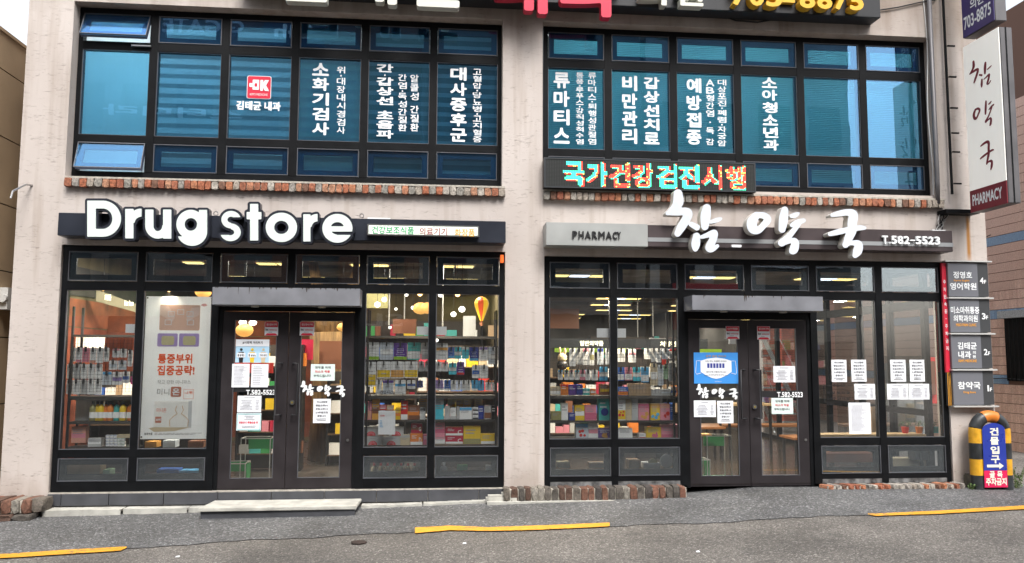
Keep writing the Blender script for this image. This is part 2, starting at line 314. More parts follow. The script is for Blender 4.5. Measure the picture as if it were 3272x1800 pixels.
def bold_glyphs(body, bold, rows):
    """outline of the string grown by `bold` (in em), refilled by marching squares: polygons and rim in a unit box"""
    k = (body, bold, rows)
    if k in BG_C: return BG_C[k]
    c = bpy.data.curves.new('t', 'FONT'); c.body = body; c.resolution_u = 3; c.size = 1
    o = bpy.data.objects.new('t', c); me = bpy.data.meshes.new_from_object(o)
    V = np.empty(len(me.vertices)*3); me.vertices.foreach_get('co', V); V = V.reshape(-1, 3)[:, :2]
    cnt = {}
    for p in me.polygons:
        q = list(p.vertices)
        for i in range(len(q)): e = (min(q[i], q[i-1]), max(q[i], q[i-1])); cnt[e] = cnt.get(e, 0)+1
    E_ = np.array([e for e, n in cnt.items() if n == 1]); bpy.data.objects.remove(o); bpy.data.curves.remove(c); bpy.data.meshes.remove(me)
    A, B_ = V[E_[:, 0]], V[E_[:, 1]]; lo, hi = V.min(0)-bold, V.max(0)+bold; h = (hi[1]-lo[1])/rows; h = min(h, .04)
    lo = lo-h*1.01; gx = np.arange(lo[0], hi[0]+2*h, h)+h*.0137; gy = np.arange(lo[1], hi[1]+2*h, h)+h*.0171; F = np.empty((len(gx), len(gy))); m = bold+2*h
    exl, exh = np.minimum(A[:, 0], B_[:, 0]), np.maximum(A[:, 0], B_[:, 0]); eyl, eyh = np.minimum(A[:, 1], B_[:, 1]), np.maximum(A[:, 1], B_[:, 1]); N_ = 9
    for c0 in range(0, len(gx), N_):
        xs_ = gx[c0:c0+N_]; cs = (exl < xs_[-1]) & (exh > xs_[0]); ca, cb = A[cs], B_[cs]; dx = cb[:, 0]-ca[:, 0]; dx = np.where(np.abs(dx) < 1e-12, 1e-12, dx)
        X_ = xs_[:, None]; cr = (ca[:, 0] > X_) != (cb[:, 0] > X_); yc = ca[:, 1]+(X_-ca[:, 0])/dx*(cb[:, 1]-ca[:, 1])
        ins = ((cr[:, None, :] & (yc[:, None, :] > gy[None, :, None])).sum(2) % 2) == 1; nx_ = (exl < xs_[-1]+m) & (exh > xs_[0]-m)
        for r0 in range(0, len(gy), N_):
            ys_ = gy[r0:r0+N_]; sel = nx_ & (eyl < ys_[-1]+m) & (eyh > ys_[0]-m); a, b = A[sel], B_[sel]
            if not len(a): dist = np.full((len(xs_), len(ys_)), m)
            else:
                PX, PY = np.meshgrid(xs_, ys_, indexing='ij'); P = np.stack([PX.ravel(), PY.ravel()], 1); d = b-a; L2 = np.maximum((d*d).sum(1), 1e-12)
                ap = P[:, None]-a[None]; t = np.clip((ap*d).sum(2)/L2, 0, 1); dist = np.sqrt(((ap-t[..., None]*d)**2).sum(2).min(1)).reshape(PX.shape)
            F[c0:c0+N_, r0:r0+N_] = np.where(ins[:, r0:r0+N_], dist, -dist)+bold
    polys, rim = march(F, gx, gy)
    al = np.array([q for p in polys for q in p]); l2, h2 = al.min(0), al.max(0); sc = 1/np.maximum(h2-l2, 1e-9); f = lambda q: ((q[0]-l2[0])*sc[0], (q[1]-l2[1])*sc[1])
    BG_C[k] = ([[f(q) for q in p] for p in polys], [(f(a), f(b)) for a, b in rim]); return BG_C[k]
def march(F, gx, gy):
    pos = F > 0; n = pos[:-1, :-1].astype(int)+pos[1:, :-1]+pos[1:, 1:]+pos[:-1, 1:]; polys = []; rim = []
    full = n == 4
    for i in range(full.shape[0]):                                  # runs of whole cells become one polygon
        j = 0; col_ = full[i]
        while j < len(col_):
            if col_[j]:
                j0 = j
                while j < len(col_) and col_[j]: j += 1
                polys.append([(gx[i], gy[j0]), (gx[i+1], gy[j0]), (gx[i+1], gy[j]), (gx[i], gy[j])])
            else: j += 1
    for i, j in zip(*np.nonzero((n > 0) & (n < 4))):
        c = [(gx[i], gy[j], F[i, j]), (gx[i+1], gy[j], F[i+1, j]), (gx[i+1], gy[j+1], F[i+1, j+1]), (gx[i], gy[j+1], F[i, j+1])]; poly = []; cr = []
        for k in range(4):
            a, b = c[k], c[(k+1) % 4]
            if a[2] > 0: poly.append((a[0], a[1]))
            if (a[2] > 0) != (b[2] > 0):
                t = a[2]/(a[2]-b[2]); poly.append((a[0]+(b[0]-a[0])*t, a[1]+(b[1]-a[1])*t)); cr.append((len(poly)-1, a[2] > 0))
        polys.append(poly)
        if len(cr) == 2: (i0, o0), (i1, o1) = cr; rim.append((poly[i0], poly[i1]) if o0 else (poly[i1], poly[i0]))
    return polys, rim
ROWS = 0
def put(mb, body, O, w, h, depth=0.0, bold=.02, right=X, up=Z, res=3):
    """glyphs fitted into the rectangle O + right*w + up*h, standing depth proud of it"""
    nrm = right.cross(up); O = Vector(O)
    if bold >= .015:
        rows = ROWS if ROWS else (44 if depth > .1 else 34 if depth else (34 if len(body) == 1 and h > .12 else 24))
        polys, rim = bold_glyphs(body.replace(' ', '\u2002') if False else body, bold, rows); fn = lambda q, k: tuple(O+right*(w*q[0])+up*(h*q[1])+nrm*k)
        for p in polys: mb.quad(*[fn(q, depth) for q in p])
        if depth:
            for a, b in rim: mb.quad(fn(a, depth), fn(b, depth), fn(b, 0), fn(a, 0))
        return mb
    v, f = glyphs(body, 0, .05 if depth else 0, res)
    b = len(mb.v); mb.v += [tuple(O+right*(w*p[0])+up*(h*p[1])+nrm*(depth*p[2])) for p in v]; mb.f += [tuple(b+i for i in q) for q in f]; return mb
def textpx(mb, body, u0, v0, u1, v1, y, depth=0, bold=.02):
    """text filling the picture-measured box on the plane Y = y"""
    x0, z1 = at(u0, (v0+v1)/2, y)[0], at((u0+u1)/2, v0, y)[1]; x1, z0 = at(u1, (v0+v1)/2, y)[0], at((u0+u1)/2, v1, y)[1]
    return put(mb, body, (x0, y, z0), x1-x0, z1-z0, depth, bold)
def rectpx(u0, v0, u1, v1, y):
    x0, x1 = at(u0, (v0+v1)/2, y)[0], at(u1, (v0+v1)/2, y)[0]; z1, z0 = at((u0+u1)/2, v0, y)[1], at((u0+u1)/2, v1, y)[1]
    return x0, x1, z0, z1

# brush lettering, drawn as tapering strokes and filled by marching squares
BR = {
 'cham': [[(310, 105, 100), (312, 200, 120), (275, 262, 88), (190, 330, 46)], [(200, 328, 44), (290, 315, 80), (400, 308, 88), (425, 340, 100), (390, 420, 100), (340, 500, 96), (305, 562, 72)],
          [(462, 455, 60), (525, 490, 70)], [(640, 268, 90), (625, 360, 116), (617, 480, 84)], [(685, 428, 40), (760, 405, 52), (802, 390, 28)],
          [(522, 590, 80), (512, 680, 100), (508, 735, 62)], [(580, 600, 42), (650, 578, 58), (725, 555, 76), (705, 640, 88), (665, 725, 84), (705, 745, 50), (760, 703, 42)]],
 'yak': [[(1205, 355, 84), (1155, 430, 116), (1168, 505, 110), (1225, 525, 76), (1285, 470, 74), (1335, 400, 82), (1290, 355, 74), (1235, 350, 66)],
         [(1530, 292, 80), (1515, 400, 104), (1500, 512, 80)], [(1605, 362, 42), (1650, 350, 58), (1688, 330, 26)], [(1610, 465, 44), (1680, 432, 66), (1745, 412, 50)],
         [(1690, 450, 56), (1580, 590, 66), (1492, 668, 78), (1560, 655, 50), (1630, 640, 60), (1650, 670, 86), (1635, 740, 100), (1612, 766, 62)]],
 'guk': [[(2070, 352, 38), (2150, 332, 66), (2250, 318, 76), (2312, 348, 106), (2302, 440, 106), (2300, 520, 106), (2262, 610, 96), (2225, 690, 70)],
         [(2045, 567, 46), (2150, 540, 66), (2280, 512, 58), (2390, 495, 58), (2445, 497, 38)], [(2225, 692, 60), (2290, 668, 50), (2372, 682, 84), (2365, 755, 104), (2335, 810, 60)]],
}
def brush(key, wf=1.0, n=84):
    """returns (faces, rim edges, bbox) of the filled strokes in picture units"""
    st = BR[key]; caps = []
    for s in st:
        pts = []                                                   # Catmull-Rom through the stroke
        for i in range(len(s)-1):
            p0, p1, p2, p3 = (np.array(s[max(0, min(len(s)-1, j))], float) for j in (i-1, i, i+1, i+2))
            for t in np.linspace(0, 1, 7)[:-1]:
                pts.append(.5*((2*p1)+(-p0+p2)*t+(2*p0-5*p1+4*p2-p3)*t*t+(-p0+3*p1-3*p2+p3)*t**3))
        pts.append(np.array(s[-1], float))
        caps += list(zip(pts[:-1], pts[1:]))
    P = np.array([p for s in st for p in s], float); m = 60
    x0, x1, y0, y1 = P[:, 0].min()-m-10, P[:, 0].max()+m+10, P[:, 1].min()-m-10, P[:, 1].max()+m+10
    h = max(x1-x0, y1-y0)/n; gx = np.arange(x0, x1+h, h); gy = np.arange(y0, y1+h, h); GX, GY = np.meshgrid(gx, gy, indexing='ij'); F = np.full(GX.shape, -1e9)
    for a, b in caps:
        d = b[:2]-a[:2]; L2 = max(d@d, 1e-9); t = np.clip(((GX-a[0])*d[0]+(GY-a[1])*d[1])/L2, 0, 1)
        F = np.maximum(F, (a[2]+(b[2]-a[2])*t)*wf/2-np.hypot(GX-a[0]-d[0]*t, GY-a[1]-d[1]*t))
    polys, rim = march(F, gx, gy)
    return polys, rim
BC = {}
def brush_mesh(key, fn, wf=1.0, depth_fn=None, n=84):
    """fn maps picture units to the front face point; depth_fn the same to the back"""
    if (key, wf, n) not in BC: BC[(key, wf, n)] = brush(key, wf, n)
    polys, rim = BC[(key, wf, n)]; fr = MB(); side = MB()
    for p in polys: fr.quad(*[fn(*q) for q in p][::-1])
    if depth_fn:
        for a, b in rim: side.quad(fn(*a), fn(*b), depth_fn(*b), depth_fn(*a))
    return fr, side

# ------------------------------------------------------------------ ground, road, pavement
def ground_sheet(name, xs, ys, m, dz=0, edge=None, label=None):
    mb = MB(); n = len(ys)
    for x in xs:
        for j, y in enumerate(ys):
            yy = y
            if edge: yy = edge(x) + (ys[-1]-edge(x))*(j/(n-1))
            mb.v.append((x, yy, gz(x, yy)+dz))
    for i in range(len(xs)-1):
        for j in range(n-1): b = i*n+j; mb.f.append((b, b+n, b+n+1, b+1))
    o = obj(name, mb, m, smooth=True, kind='structure')
    if label: o['label'] = label
    return o
xs = list(np.arange(-60, -12, 4)) + list(np.arange(-12, 17, .5)) + list(np.arange(17, 61, 4))
ys = list(np.arange(-60, -16, 4)) + list(np.arange(-16, 2, .5)) + list(np.arange(2, 60, 3))
ground_sheet('road', xs, ys, M_ROAD, -.004, label='old brown grey asphalt street sloping down to the left')
line_y = [(atg(u, v)[0], atg(u, v)[1]) for u, v in ((-400, 1800), (0, 1783), (400, 1757), (620, 1738), (900, 1722), (1325, 1700), (1950, 1682), (2372, 1667), (2775, 1650), (3272, 1624), (3700, 1600))]
lx, ly = [p[0] for p in line_y], [p[1] for p in line_y]
def seam(x): return float(np.interp(x, lx, ly)) + .03*math.sin(x*5.1) + .02*math.sin(x*13.7)
ground_sheet('pavement', list(np.arange(-9, 14, .12)), list(np.linspace(-2, .1, 12)), M_PAVE, .004, edge=seam, label='darker coarse asphalt apron between shopfront and yellow line')
def road_line(us, name, label):
    t = thing(name, label, 'road marking', atg(*us[0][:2]), 'yellow dashes along the road edge')
    mb = MB(); P = []
    for u, v, w in us:
        a = atg(u, v-w/2); b = atg(u, v+w/2); P.append((a, b))
    Q = []
    for i in range(len(P)-1):
        for k in range(8):
            t0 = k/8; Q.append(tuple(tuple(np.array(P[i][s])*(1-t0)+np.array(P[i+1][s])*t0) for s in (0, 1)))
    Q.append(P[-1])
    for i in range(len(Q)-1):
        def e(p, s): return (p[0], p[1]+R.uniform(-.006, .006), gz(p[0], p[1])+.012)
        if i == 0: prev = (e(Q[0][0], 0), e(Q[0][1], 1))
        nx = (e(Q[i+1][0], 0), e(Q[i+1][1], 1)); mb.quad(prev[1], nx[1], nx[0], prev[0]); prev = nx
    obj('paint_stripe', mb, M_YEL, t)
road_line([(-60, 1790, 12), (0, 1781, 13), (200, 1768, 14), (385, 1757, 12), (405, 1752, 3)], 'road_marking', 'yellow paint dash below the left shop doors at the left corner')
road_line([(1326, 1698, 18), (1440, 1690, 15), (1560, 1694, 12), (1700, 1690, 14), (1820, 1685, 13), (1948, 1679, 12)], 'road_marking', 'yellow paint dash with a slight bend in front of the middle pillar')
road_line([(2774, 1645, 4), (2800, 1648, 8), (3000, 1640, 10), (3272, 1624, 12), (3420, 1612, 13)], 'road_marking', 'straight yellow paint dash nearest the striped bollard')
mx_, my_, mz_ = atg(1147, 1735)
single('drain_cap', MB().tube([(mx_, my_, mz_), (mx_, my_, mz_+.012)], .09, 20), mat('rusty_iron', (.05, .035, .03), .8, .4, .4, 20), 'small round dark iron cap sunk in the road', 'manhole cover')

for k, (u, v) in enumerate(((567, 1781), (1484, 1738), (2230, 1765))):
    lx_, ly_, lz_ = atg(u, v); q_ = .022
    single('paper_scrap', MB().quad((lx_-q_, ly_-q_, lz_+.006), (lx_+q_, ly_-q_*.6, lz_+.004), (lx_+q_*.8, ly_+q_, lz_+.014), (lx_-q_*.7, ly_+q_, lz_+.008)), M_PAPER, 'tiny white paper scrap on the road, %s' % ['left, near the left yellow dash', 'middle, below the bent yellow dash', 'right, between two yellow dashes'][k], 'litter')
# ------------------------------------------------------------------ the pharmacy building
B = thing('pharmacy_building', 'pinkish stucco commercial building with two glazed shopfronts and offices above', 'building', (-4.6, -.2, -.3))
ULX = [-3.965, -2.9, -1.879, -.865, .156, 1.18, 2.225]; URX = [2.855, 3.858, 4.889, 5.919, 6.946, 7.98, 9.025]
LLX = [-3.93, -2.87, -1.845, -.805, .206, 1.212, 2.252]; LRX = [2.85, 3.88, 4.91, 5.938, 6.96, 8.005, 9.06]
WX = [-4.57, -3.955, 2.212, 2.815, 9.035, 9.79]; WZ = [-.35, 3.40, 4.37, 6.925, 11.0]
wall = MB(); YF = -.2
OP = {(1, 0): (-3.945, 2.262, -.35, 3.40), (3, 0): (2.84, 9.07, -.35, 3.35), (1, 2): (-3.955, 2.212, 4.37, 6.925), (3, 2): (2.815, 9.035, 4.385, 6.935)}
gx_ = sorted({-4.57, 9.79, *[v for o in OP.values() for v in o[:2]]}); gz_ = sorted({-.6, 8.3, *[v for o in OP.values() for v in o[2:]]})
for i in range(len(gx_)-1):
    for j in range(len(gz_)-1):
        cx, cz = (gx_[i]+gx_[i+1])/2, (gz_[j]+gz_[j+1])/2
        if any(a < cx < b and c < cz < d for a, b, c, d in OP.values()): continue
        wall.quad((gx_[i], YF, gz_[j]), (gx_[i+1], YF, gz_[j]), (gx_[i+1], YF, gz_[j+1]), (gx_[i], YF, gz_[j+1]))
for a, b, c, d in OP.values():
    D = .12
    wall.quad((a, YF, c), (a, YF, d), (a, D, d), (a, D, c)); wall.quad((b, YF, d), (b, YF, c), (b, D, c), (b, D, d))
    wall.quad((a, YF, d), (b, YF, d), (b, D, d), (a, D, d)); wall.quad((a, D, c), (b, D, c), (b, YF, c), (a, YF, c))
wall.quad((-4.57, 9, -.6), (-4.57, YF, -.6), (-4.57, YF, 8.3), (-4.57, 9, 8.3))
wall.quad((9.79, YF, -.6), (9.79, .12, -.6), (9.79, .12, 3.35), (9.79, YF, 3.35)); wall.quad((9.79, YF, 3.35), (9.79, 9, 3.35), (9.79, 9, 8.3), (9.79, YF, 8.3))
wall.quad((9.08, .12, -.6), (9.08, .12, 3.35), (9.79, .12, 3.35), (9.79, .12, -.6))
wall.quad((-4.57, YF, 8.3), (9.79, YF, 8.3), (9.79, 9, 8.3), (-4.57, 9, 8.3)); wall.quad((9.79, 8.6, -.6), (9.79, 17, -.6), (9.79, 17, 3.35), (9.79, 8.6, 3.35)); wall.quad((9.79, 8.6, -.6), (9.08, 8.6, -.6), (9.08, 8.6, 3.35), (9.79, 8.6, 3.35))
wall.quad((9.08, .12, 3.35), (9.79, .12, 3.35), (9.79, 17, 3.35), (9.08, 17, 3.35))
obj('wall', wall, M_STUCCO, B)
# floors and rooms behind
M_IN = mat('ochre_grey_interior_wall', (.13, .105, .055), .85, 0, .45, 2.2)
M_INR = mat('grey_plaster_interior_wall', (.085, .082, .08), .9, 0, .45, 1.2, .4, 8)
M_SLAB = mat('grey_ceiling', (.30, .29, .27), .9, 0, .3, 2)
M_FLW = mat('polished_brown_floor', (.055, .038, .025), .14, 0, .4, 1.6)
M_FLD = mat('dark_shop_floor', (.05, .042, .035), .3, 0, .3, 2)
def inner(name, m, *q):
    mb = MB(); [mb.quad(*p) for p in q]; return obj(name, mb, m, B)
inner('shop_floor', M_FLD, ((-4.2, -.15, .012), (2.5, -.15, .012), (2.5, 6.5, .012), (-4.2, 6.5, .012)))
inner('shop_floor', M_FLW, ((2.6, -.15, .012), (9.1, -.15, .012), (9.1, 17, .012), (2.6, 17, .012)))
inner('ceiling', M_SLAB, ((-4.2, .12, 3.75), (-4.2, 6.5, 3.75), (2.5, 6.5, 3.75), (2.5, .12, 3.75)))
inner('ceiling', M_SLAB, ((2.6, .12, 3.4), (2.6, 17, 3.4), (9.1, 17, 3.4), (9.1, .12, 3.4)))
inner('inner_wall', M_IN, ((-4.2, 6.5, 0), (2.5, 6.5, 0), (2.5, 6.5, 3.75), (-4.2, 6.5, 3.75)), ((-4.2, .12, 0), (-4.2, 6.5, 0), (-4.2, 6.5, 3.75), (-4.2, .12, 3.75)), ((2.5, 6.5, 0), (2.5, .12, 0), (2.5, .12, 3.75), (2.5, 6.5, 3.75)))
inner('inner_wall', M_INR, ((2.6, .12, 0), (2.6, 17, 0), (2.6, 17, 3.4), (2.6, .12, 3.4)), ((2.6, 17, 0), (9.1, 17, 0), (9.1, 17, 3.4), (2.6, 17, 3.4)), ((9.05, 8.55, 0), (9.05, 17, 0), (9.05, 17, 3.4), (9.05, 8.55, 3.4)))
inner('inner_wall', mat('burnt_orange_wall', (.22, .065, .025), .7, 0, .5, 2.5), ((-4.19, .3, 2.3), (-4.19, 6.5, 2.3), (-4.19, 6.5, 2.72), (-4.19, .3, 2.72)), ((-4.19, 6.49, 2.3), (-1.2, 6.49, 2.3), (-1.2, 6.49, 2.85), (-4.19, 6.49, 2.85)))
inner('inner_wall', mat('rust_red_wall', (.19, .045, .02), .7, 0, .4, 4), ((-4.19, .3, .1), (-4.19, 6.5, .1), (-4.19, 6.5, 2.28), (-4.19, .3, 2.28)), ((-4.19, 6.49, .1), (-1.2, 6.49, .1), (-1.2, 6.49, 2.28), (-4.19, 6.49, 2.28)))
inner('inner_wall', mat('dark_duct_paint', (.05, .045, .04), .8, 0, .4, 3), ((-4.18, .3, 2.75), (-4.18, 6.48, 2.9), (-4.18, 6.48, 3.3), (-4.18, .3, 3.2)), ((-4.18, 6.48, 2.9), (-1.2, 6.48, 2.9), (-1.2, 6.48, 3.3), (-4.18, 6.48, 3.3)))
M_OFF = mat('office_wall', (.3, .3, .3), .9)
inner('office_room', M_OFF, ((-4.5, 4, 4), (9.7, 4, 4), (9.7, 4, 7.6), (-4.5, 4, 7.6)), ((-4.5, .13, 7.4), (9.7, .13, 7.4), (9.7, 4, 7.4), (-4.5, 4, 7.4)), ((-4.5, .13, 4.0), (-4.5, 4, 4.0), (9.7, 4, 4.0), (9.7, .13, 4.0)), ((2.5, .13, 4), (2.5, 4, 4), (2.5, 4, 7.4), (2.5, .13, 7.4)), ((9.7, .13, 4), (9.7, 4, 4), (9.7, 4, 7.4), (9.7, .13, 7.4)), ((-4.5, .13, 4), (-4.5, .13, 7.4), (-4.5, 4, 7.4), (-4.5, 4, 4)))

OFFW = (80, 40, 26, 38, 40, 38)
for k, x_ in enumerate((-3.2, -1.2, .9, 3.6, 5.8, 8.0)):
    t = thing('ceiling_light', 'office ceiling tube light behind the %s upper blind pair' % ['first', 'second', 'third', 'fourth', 'fifth', 'sixth'][k], 'light', (x_, 1.6, 7.3))
    obj('tube_panel', MB().box(x_-.5, x_+.5, 1.2, 2.0, 7.3, 7.32), mat('office_tube', (1, 1, 1), .5, emit=3, ecol=(.85, .93, 1)), t); area_lamp('office_lamp', x_, 1.2, 7.28, 1.6, .5, OFFW[k], (.86, .94, 1), t)
# window bands ---------------------------------------------------
def band(name, xs, z0, zb, zt, z1, y, upper, skip=(), tilt=(), label=None):
    """frame of posts and rails, fixed middle panes, awning sashes above and below"""
    w = .055 if upper else .05
    fr = MB(); d = .12
    fr.box(xs[0], xs[-1], y, y+d, z1-.075, z1).box(xs[0], xs[0]+.07, y, y+d, z0, z1-.075).box(xs[-1]-.07, xs[-1], y, y+d, z0, z1-.075)
    segs = []; a = xs[0]+.07
    if skip: segs = [(xs[0]+.07, xs[2]-w), (xs[4]+w, xs[-1]-.07)]
    else: segs = [(xs[0]+.07, xs[-1]-.07)]
    sill = .095 if upper else .14
    for a, b in segs: fr.box(a, b, y, y+d, z0, z0+sill)
    F = obj(name, fr, M_FRAME, B, label=label)
    for i, x in enumerate(xs[1:-1], 1):
        lo = z0+sill
        if i in skip and i == 3: lo = zt
        elif skip and i in (2, 4): lo = z0
        obj('mullion', MB().box(x-w, x+w, y-.004, y+d, lo, z1-.075), M_FRAME, F)
    for i in range(len(xs)-1):
        a = xs[i]+(w if i else .07); b = xs[i+1]-(w if i < len(xs)-2 else .07)
        dr = skip and i in (2, 3)
        obj('transom', MB().box(a, b, y+.003, y+d, zt-.06, zt+.06), M_FRAME, F)
        if not dr: obj('transom', MB().box(a, b, y+.003, y+d, zb-.055, zb+.055), M_FRAME, F)
        rows = [(zt+.06, z1-.075, 't')] + ([] if dr else [(z0+sill, zb-.055, 'b'), (zb+.055, zt-.06, 'm')])
        for lo, hi, k in rows:
            G = G_UP if upper else (G_LOW if k == 'm' else G_AWN)
            if k == 'm':
                obj('pane', MB().box(a, b, y+.03, y+.036, lo, hi), G, F)
                obj('glazing_bead', MB().ring(a, b, lo, hi, .009, y+.012, y+.034), M_BEAD, F)
            else:
                sash = MB().ring(a+.012, b-.012, lo+.012, hi-.012, .085, y+.03, y+.075); trim = MB().ring(a+.008, b-.008, lo+.008, hi-.008, .010, y-.006, y+.016); gl = MB().box(a+.012, b-.012, y+.012, y+.018, lo+.012, hi-.012)
                if (i, k) in tilt:
                    an = math.radians(tilt[(i, k)]); c, s_ = math.cos(an), math.sin(an); hz = hi-.012
                    for q in (sash, trim, gl): q.v = [(x, y+.012+(yy-y-.012)*c+(zz-hz)*s_, hz+(zz-hz)*c-(yy-y-.012)*s_) for x, yy, zz in q.v]
                obj('sash', sash, M_SASH if upper else M_FRAME, F)
                obj('sash_trim', trim, M_BEAD, F)
                obj('pane', gl, G, F)
    return F
M_BEAD = mat('grey_glazing_bead', (.12, .125, .14), .4, .3)
M_SASH = mat('slate_blue_sash', (.10, .12, .19), .5)
FUL = band('window_frame', ULX, 4.402, 4.978, 6.364, 6.915, 0, True, tilt={(0, 't'): 24, (0, 'b'): 17}, label='upper left window band with two sashes of its first bay open')
FUR = band('window_frame', URX, 4.41, 4.963, 6.36, 6.93, 0, True, label='upper right window band above the led sign')
FLL = band('shopfront_frame', LLX, -.0, .52, 2.835, 3.395, -.17, False, skip=(2, 3, 4), label='black framing of the left shopfront')
FLR = band('shopfront_frame', LRX, .0, .62, 2.81, 3.345, -.17, False, skip=(2, 3, 4), label='black framing of the right shopfront')
obj('stay_arm', MB().box(-3.2, -2.93, -.05, .0, 6.35, 6.37), M_CHROME, FUL)

# doors -----------------------------------------------------------
M_LOCK = mat('brass_lock', (.75, .6, .2), .3, .9)
def doors(xl, xr, ztop, z0, zt, y, rail_z, name_lock):
    F = obj('door_frame', MB().box(xl, xl+.055, y-.01, y+.12, z0, ztop).box(xr-.055, xr, y-.01, y+.12, z0, ztop).box(xl, xr, y+.002, y+.11, ztop, zt-.062), M_FRAME, B)
    xm = (xl+xr)/2
    for s, (a, b) in enumerate(((xl+.058, xm-.004), (xm+.004, xr-.058))):
        st = .165 if True else 0
        L_ = obj('door', MB().box(a, a+st, y, y+.05, z0+.012, ztop-.01).box(b-st, b, y, y+.05, z0+.012, ztop-.01).box(a+st, b-st, y, y+.05, z0+.012, z0+.16).box(a+st, b-st, y, y+.05, ztop-.13, ztop-.01), M_DOOR, B)
        obj('door_glass', MB().box(a+st, b-st, y+.022, y+.03, z0+.16, ztop-.13), G_LOW, L_)
        obj('middle_rail', MB().box(a+st, b-st, y+.004, y+.046, rail_z-.045, rail_z+.045), M_BLACK, L_)
        obj('glazing_bead', MB().ring(a+st, b-st, z0+.16, ztop-.13, .008, y-.004, y+.02), M_BEAD, L_)
        hx = (b-st*.45) if s == 0 else (a+st*.45)
        hi_, lo_ = rail_z+.36, rail_z-.36
        dx = -.075 if s == 0 else .075
        hp = MB().tube([(hx, y, hi_), (hx, y-.07, hi_), (hx+dx*.4, y-.085, hi_), (hx+dx, y-.085, hi_), (hx+dx, y-.085, lo_), (hx+dx*.4, y-.085, lo_), (hx, y-.07, lo_), (hx, y, lo_)], .012, 8)
        obj('door_handle', hp, M_BLACK, L_, smooth=True)
        if s == 1:
            obj('lock', MB().tube([(a+.07, y-.004, rail_z-.19), (a+.07, y-.03, rail_z-.19)], .032, 16), M_CHROME, L_)
            obj('lock_core', MB().tube([(a+.07, y-.03, rail_z-.19), (a+.07, y-.036, rail_z-.19)], .015, 12), M_LOCK, L_)
            obj('bolt_cap', MB().tube([(b-.06, y-.002, z0+.68), (b-.06, y-.012, z0+.68)], .02, 12), M_CHROME, L_)
    return F
YD = -.14
doors(-1.795, .156, 2.50, .0, 2.835, YD, 1.40, 0)
doors(4.96, 6.91, 2.44, -.035, 2.81, YD, 1.325, 0)
M_CAN = mat('weathered_grey_canopy', (.19, .195, .215), .55, .2, .18, 3)
def canopy(u0, u1, v0, v1, y, wet):
    x0, x1, z0, z1 = rectpx(u0, v0, u1, v1, y)
    c = obj('canopy', MB().box(x0, x1, y, -.175, z0, z1), M_CAN, B, bevel=.004)
    for fx in (.27, .73): obj('downlight', MB().tube([(x0+(x1-x0)*fx, y*.55-.08, z0), (x0+(x1-x0)*fx, y*.55-.08, z0-.02)], .055, 16), mat('frosted_lens', (.6, .6, .55), .4), c)
    # wet black drips from the top edge
    d = MB(); x = x0+.02
    while x < x1-.05:
        w = R.uniform(.006, .03); ln = R.choice([0, .006, .01, .02, .03, .08]) * R.uniform(.6, 1.2)
        if R.random() < wet: d.quad((x, y-.002, z1), (x+w, y-.002, z1), (x+w*.6, y-.002, z1-ln-.006), (x+w*.4, y-.002, z1-ln-.006))
        x += w
    obj('drip_stain', d, mat('soot_stain', (.06, .05, .045), .9), c, kind='stuff')
canopy(678, 1150, 920, 976, -.55, .4); canopy(2212, 2630, 946, 993, -.58, .12)

# plinth, kerb stone, step, brick courses --------------------------
px_ = thing; P0 = obj('plinth', MB().box(-3.94, 2.26, -.20, -.10, -.40, -.02), M_MORTAR, B)
x = -3.94
for k, w in enumerate([.18, .62, .72, .72, .72, .72, .72, .72, .72, .36]):
    b = min(x+w, 2.25); obj('plinth_tile', MB().box(x+.004, b-.004, -.235, -.2, -.17, -.012), M_PLINTH, P0, bevel=.003); x += w
    if x >= 2.25: break
obj('sill_strip', MB().box(-3.94, 2.25, -.215, -.12, -.014, .003), M_MORTAR, P0)
ST = thing('kerb_slab', 'broken pale concrete kerb strip along the foot of the left shopfront', 'kerb', (-1, -.4, -.3))
for xa, xb, ya in [(-4.05, -2.9, -.46), (-2.88, -2.05, -.43), (-2.04, -1.5, -.40), (.27, 1.1, -.40), (1.12, 2.3, -.38)]:
    zt_ = -.185; mb = MB(); n = 7; top = [(xa+(xb-xa)*i/n, ya+R.uniform(-.02, .02)+(.12 if (i == 0 and xa < -4) else 0)) for i in range(n+1)]
    for i in range(n):
        (a, ay), (b, by) = top[i], top[i+1]; za = max(zt_, gz(a, ya)+.035)
        mb.quad((a, ay, za), (b, by, za), (b, -.236, za), (a, -.236, za)); mb.quad((a, ay, za-.15), (b, by, za-.15), (b, by, za), (a, ay, za))
    obj('concrete_piece', mb, M_CONC, ST)
x0, x1 = at(632, 1616, -.85)[0], at(1138, 1616, -.85)[0]
SP = thing('door_step', 'long low concrete step in front of the left doors', 'step', ((x0+x1)/2, -.55, -.25))
sm = MB(); zs = -.115
sm.v = [(x0, -.86, zs), (x1, -.84, zs), (x1+.02, -.25, zs), (x0+.06, -.25, zs), (x0, -.86, zs-.045), (x1, -.84, zs-.045), (x1+.02, -.25, zs-.045), (x0+.06, -.25, zs-.045)]
sm.f = [(0, 1, 2, 3), (0, 4, 5, 1), (1, 5, 6, 2), (3, 2, 6, 7), (0, 3, 7, 4), (4, 7, 6, 5)]
obj('tread_slab', sm, M_CONC, SP, bevel=.008)
obj('riser', MB().box(x0+.03, x1-.02, -.82, -.25, -.5, zs-.045), M_PLINTH, SP)

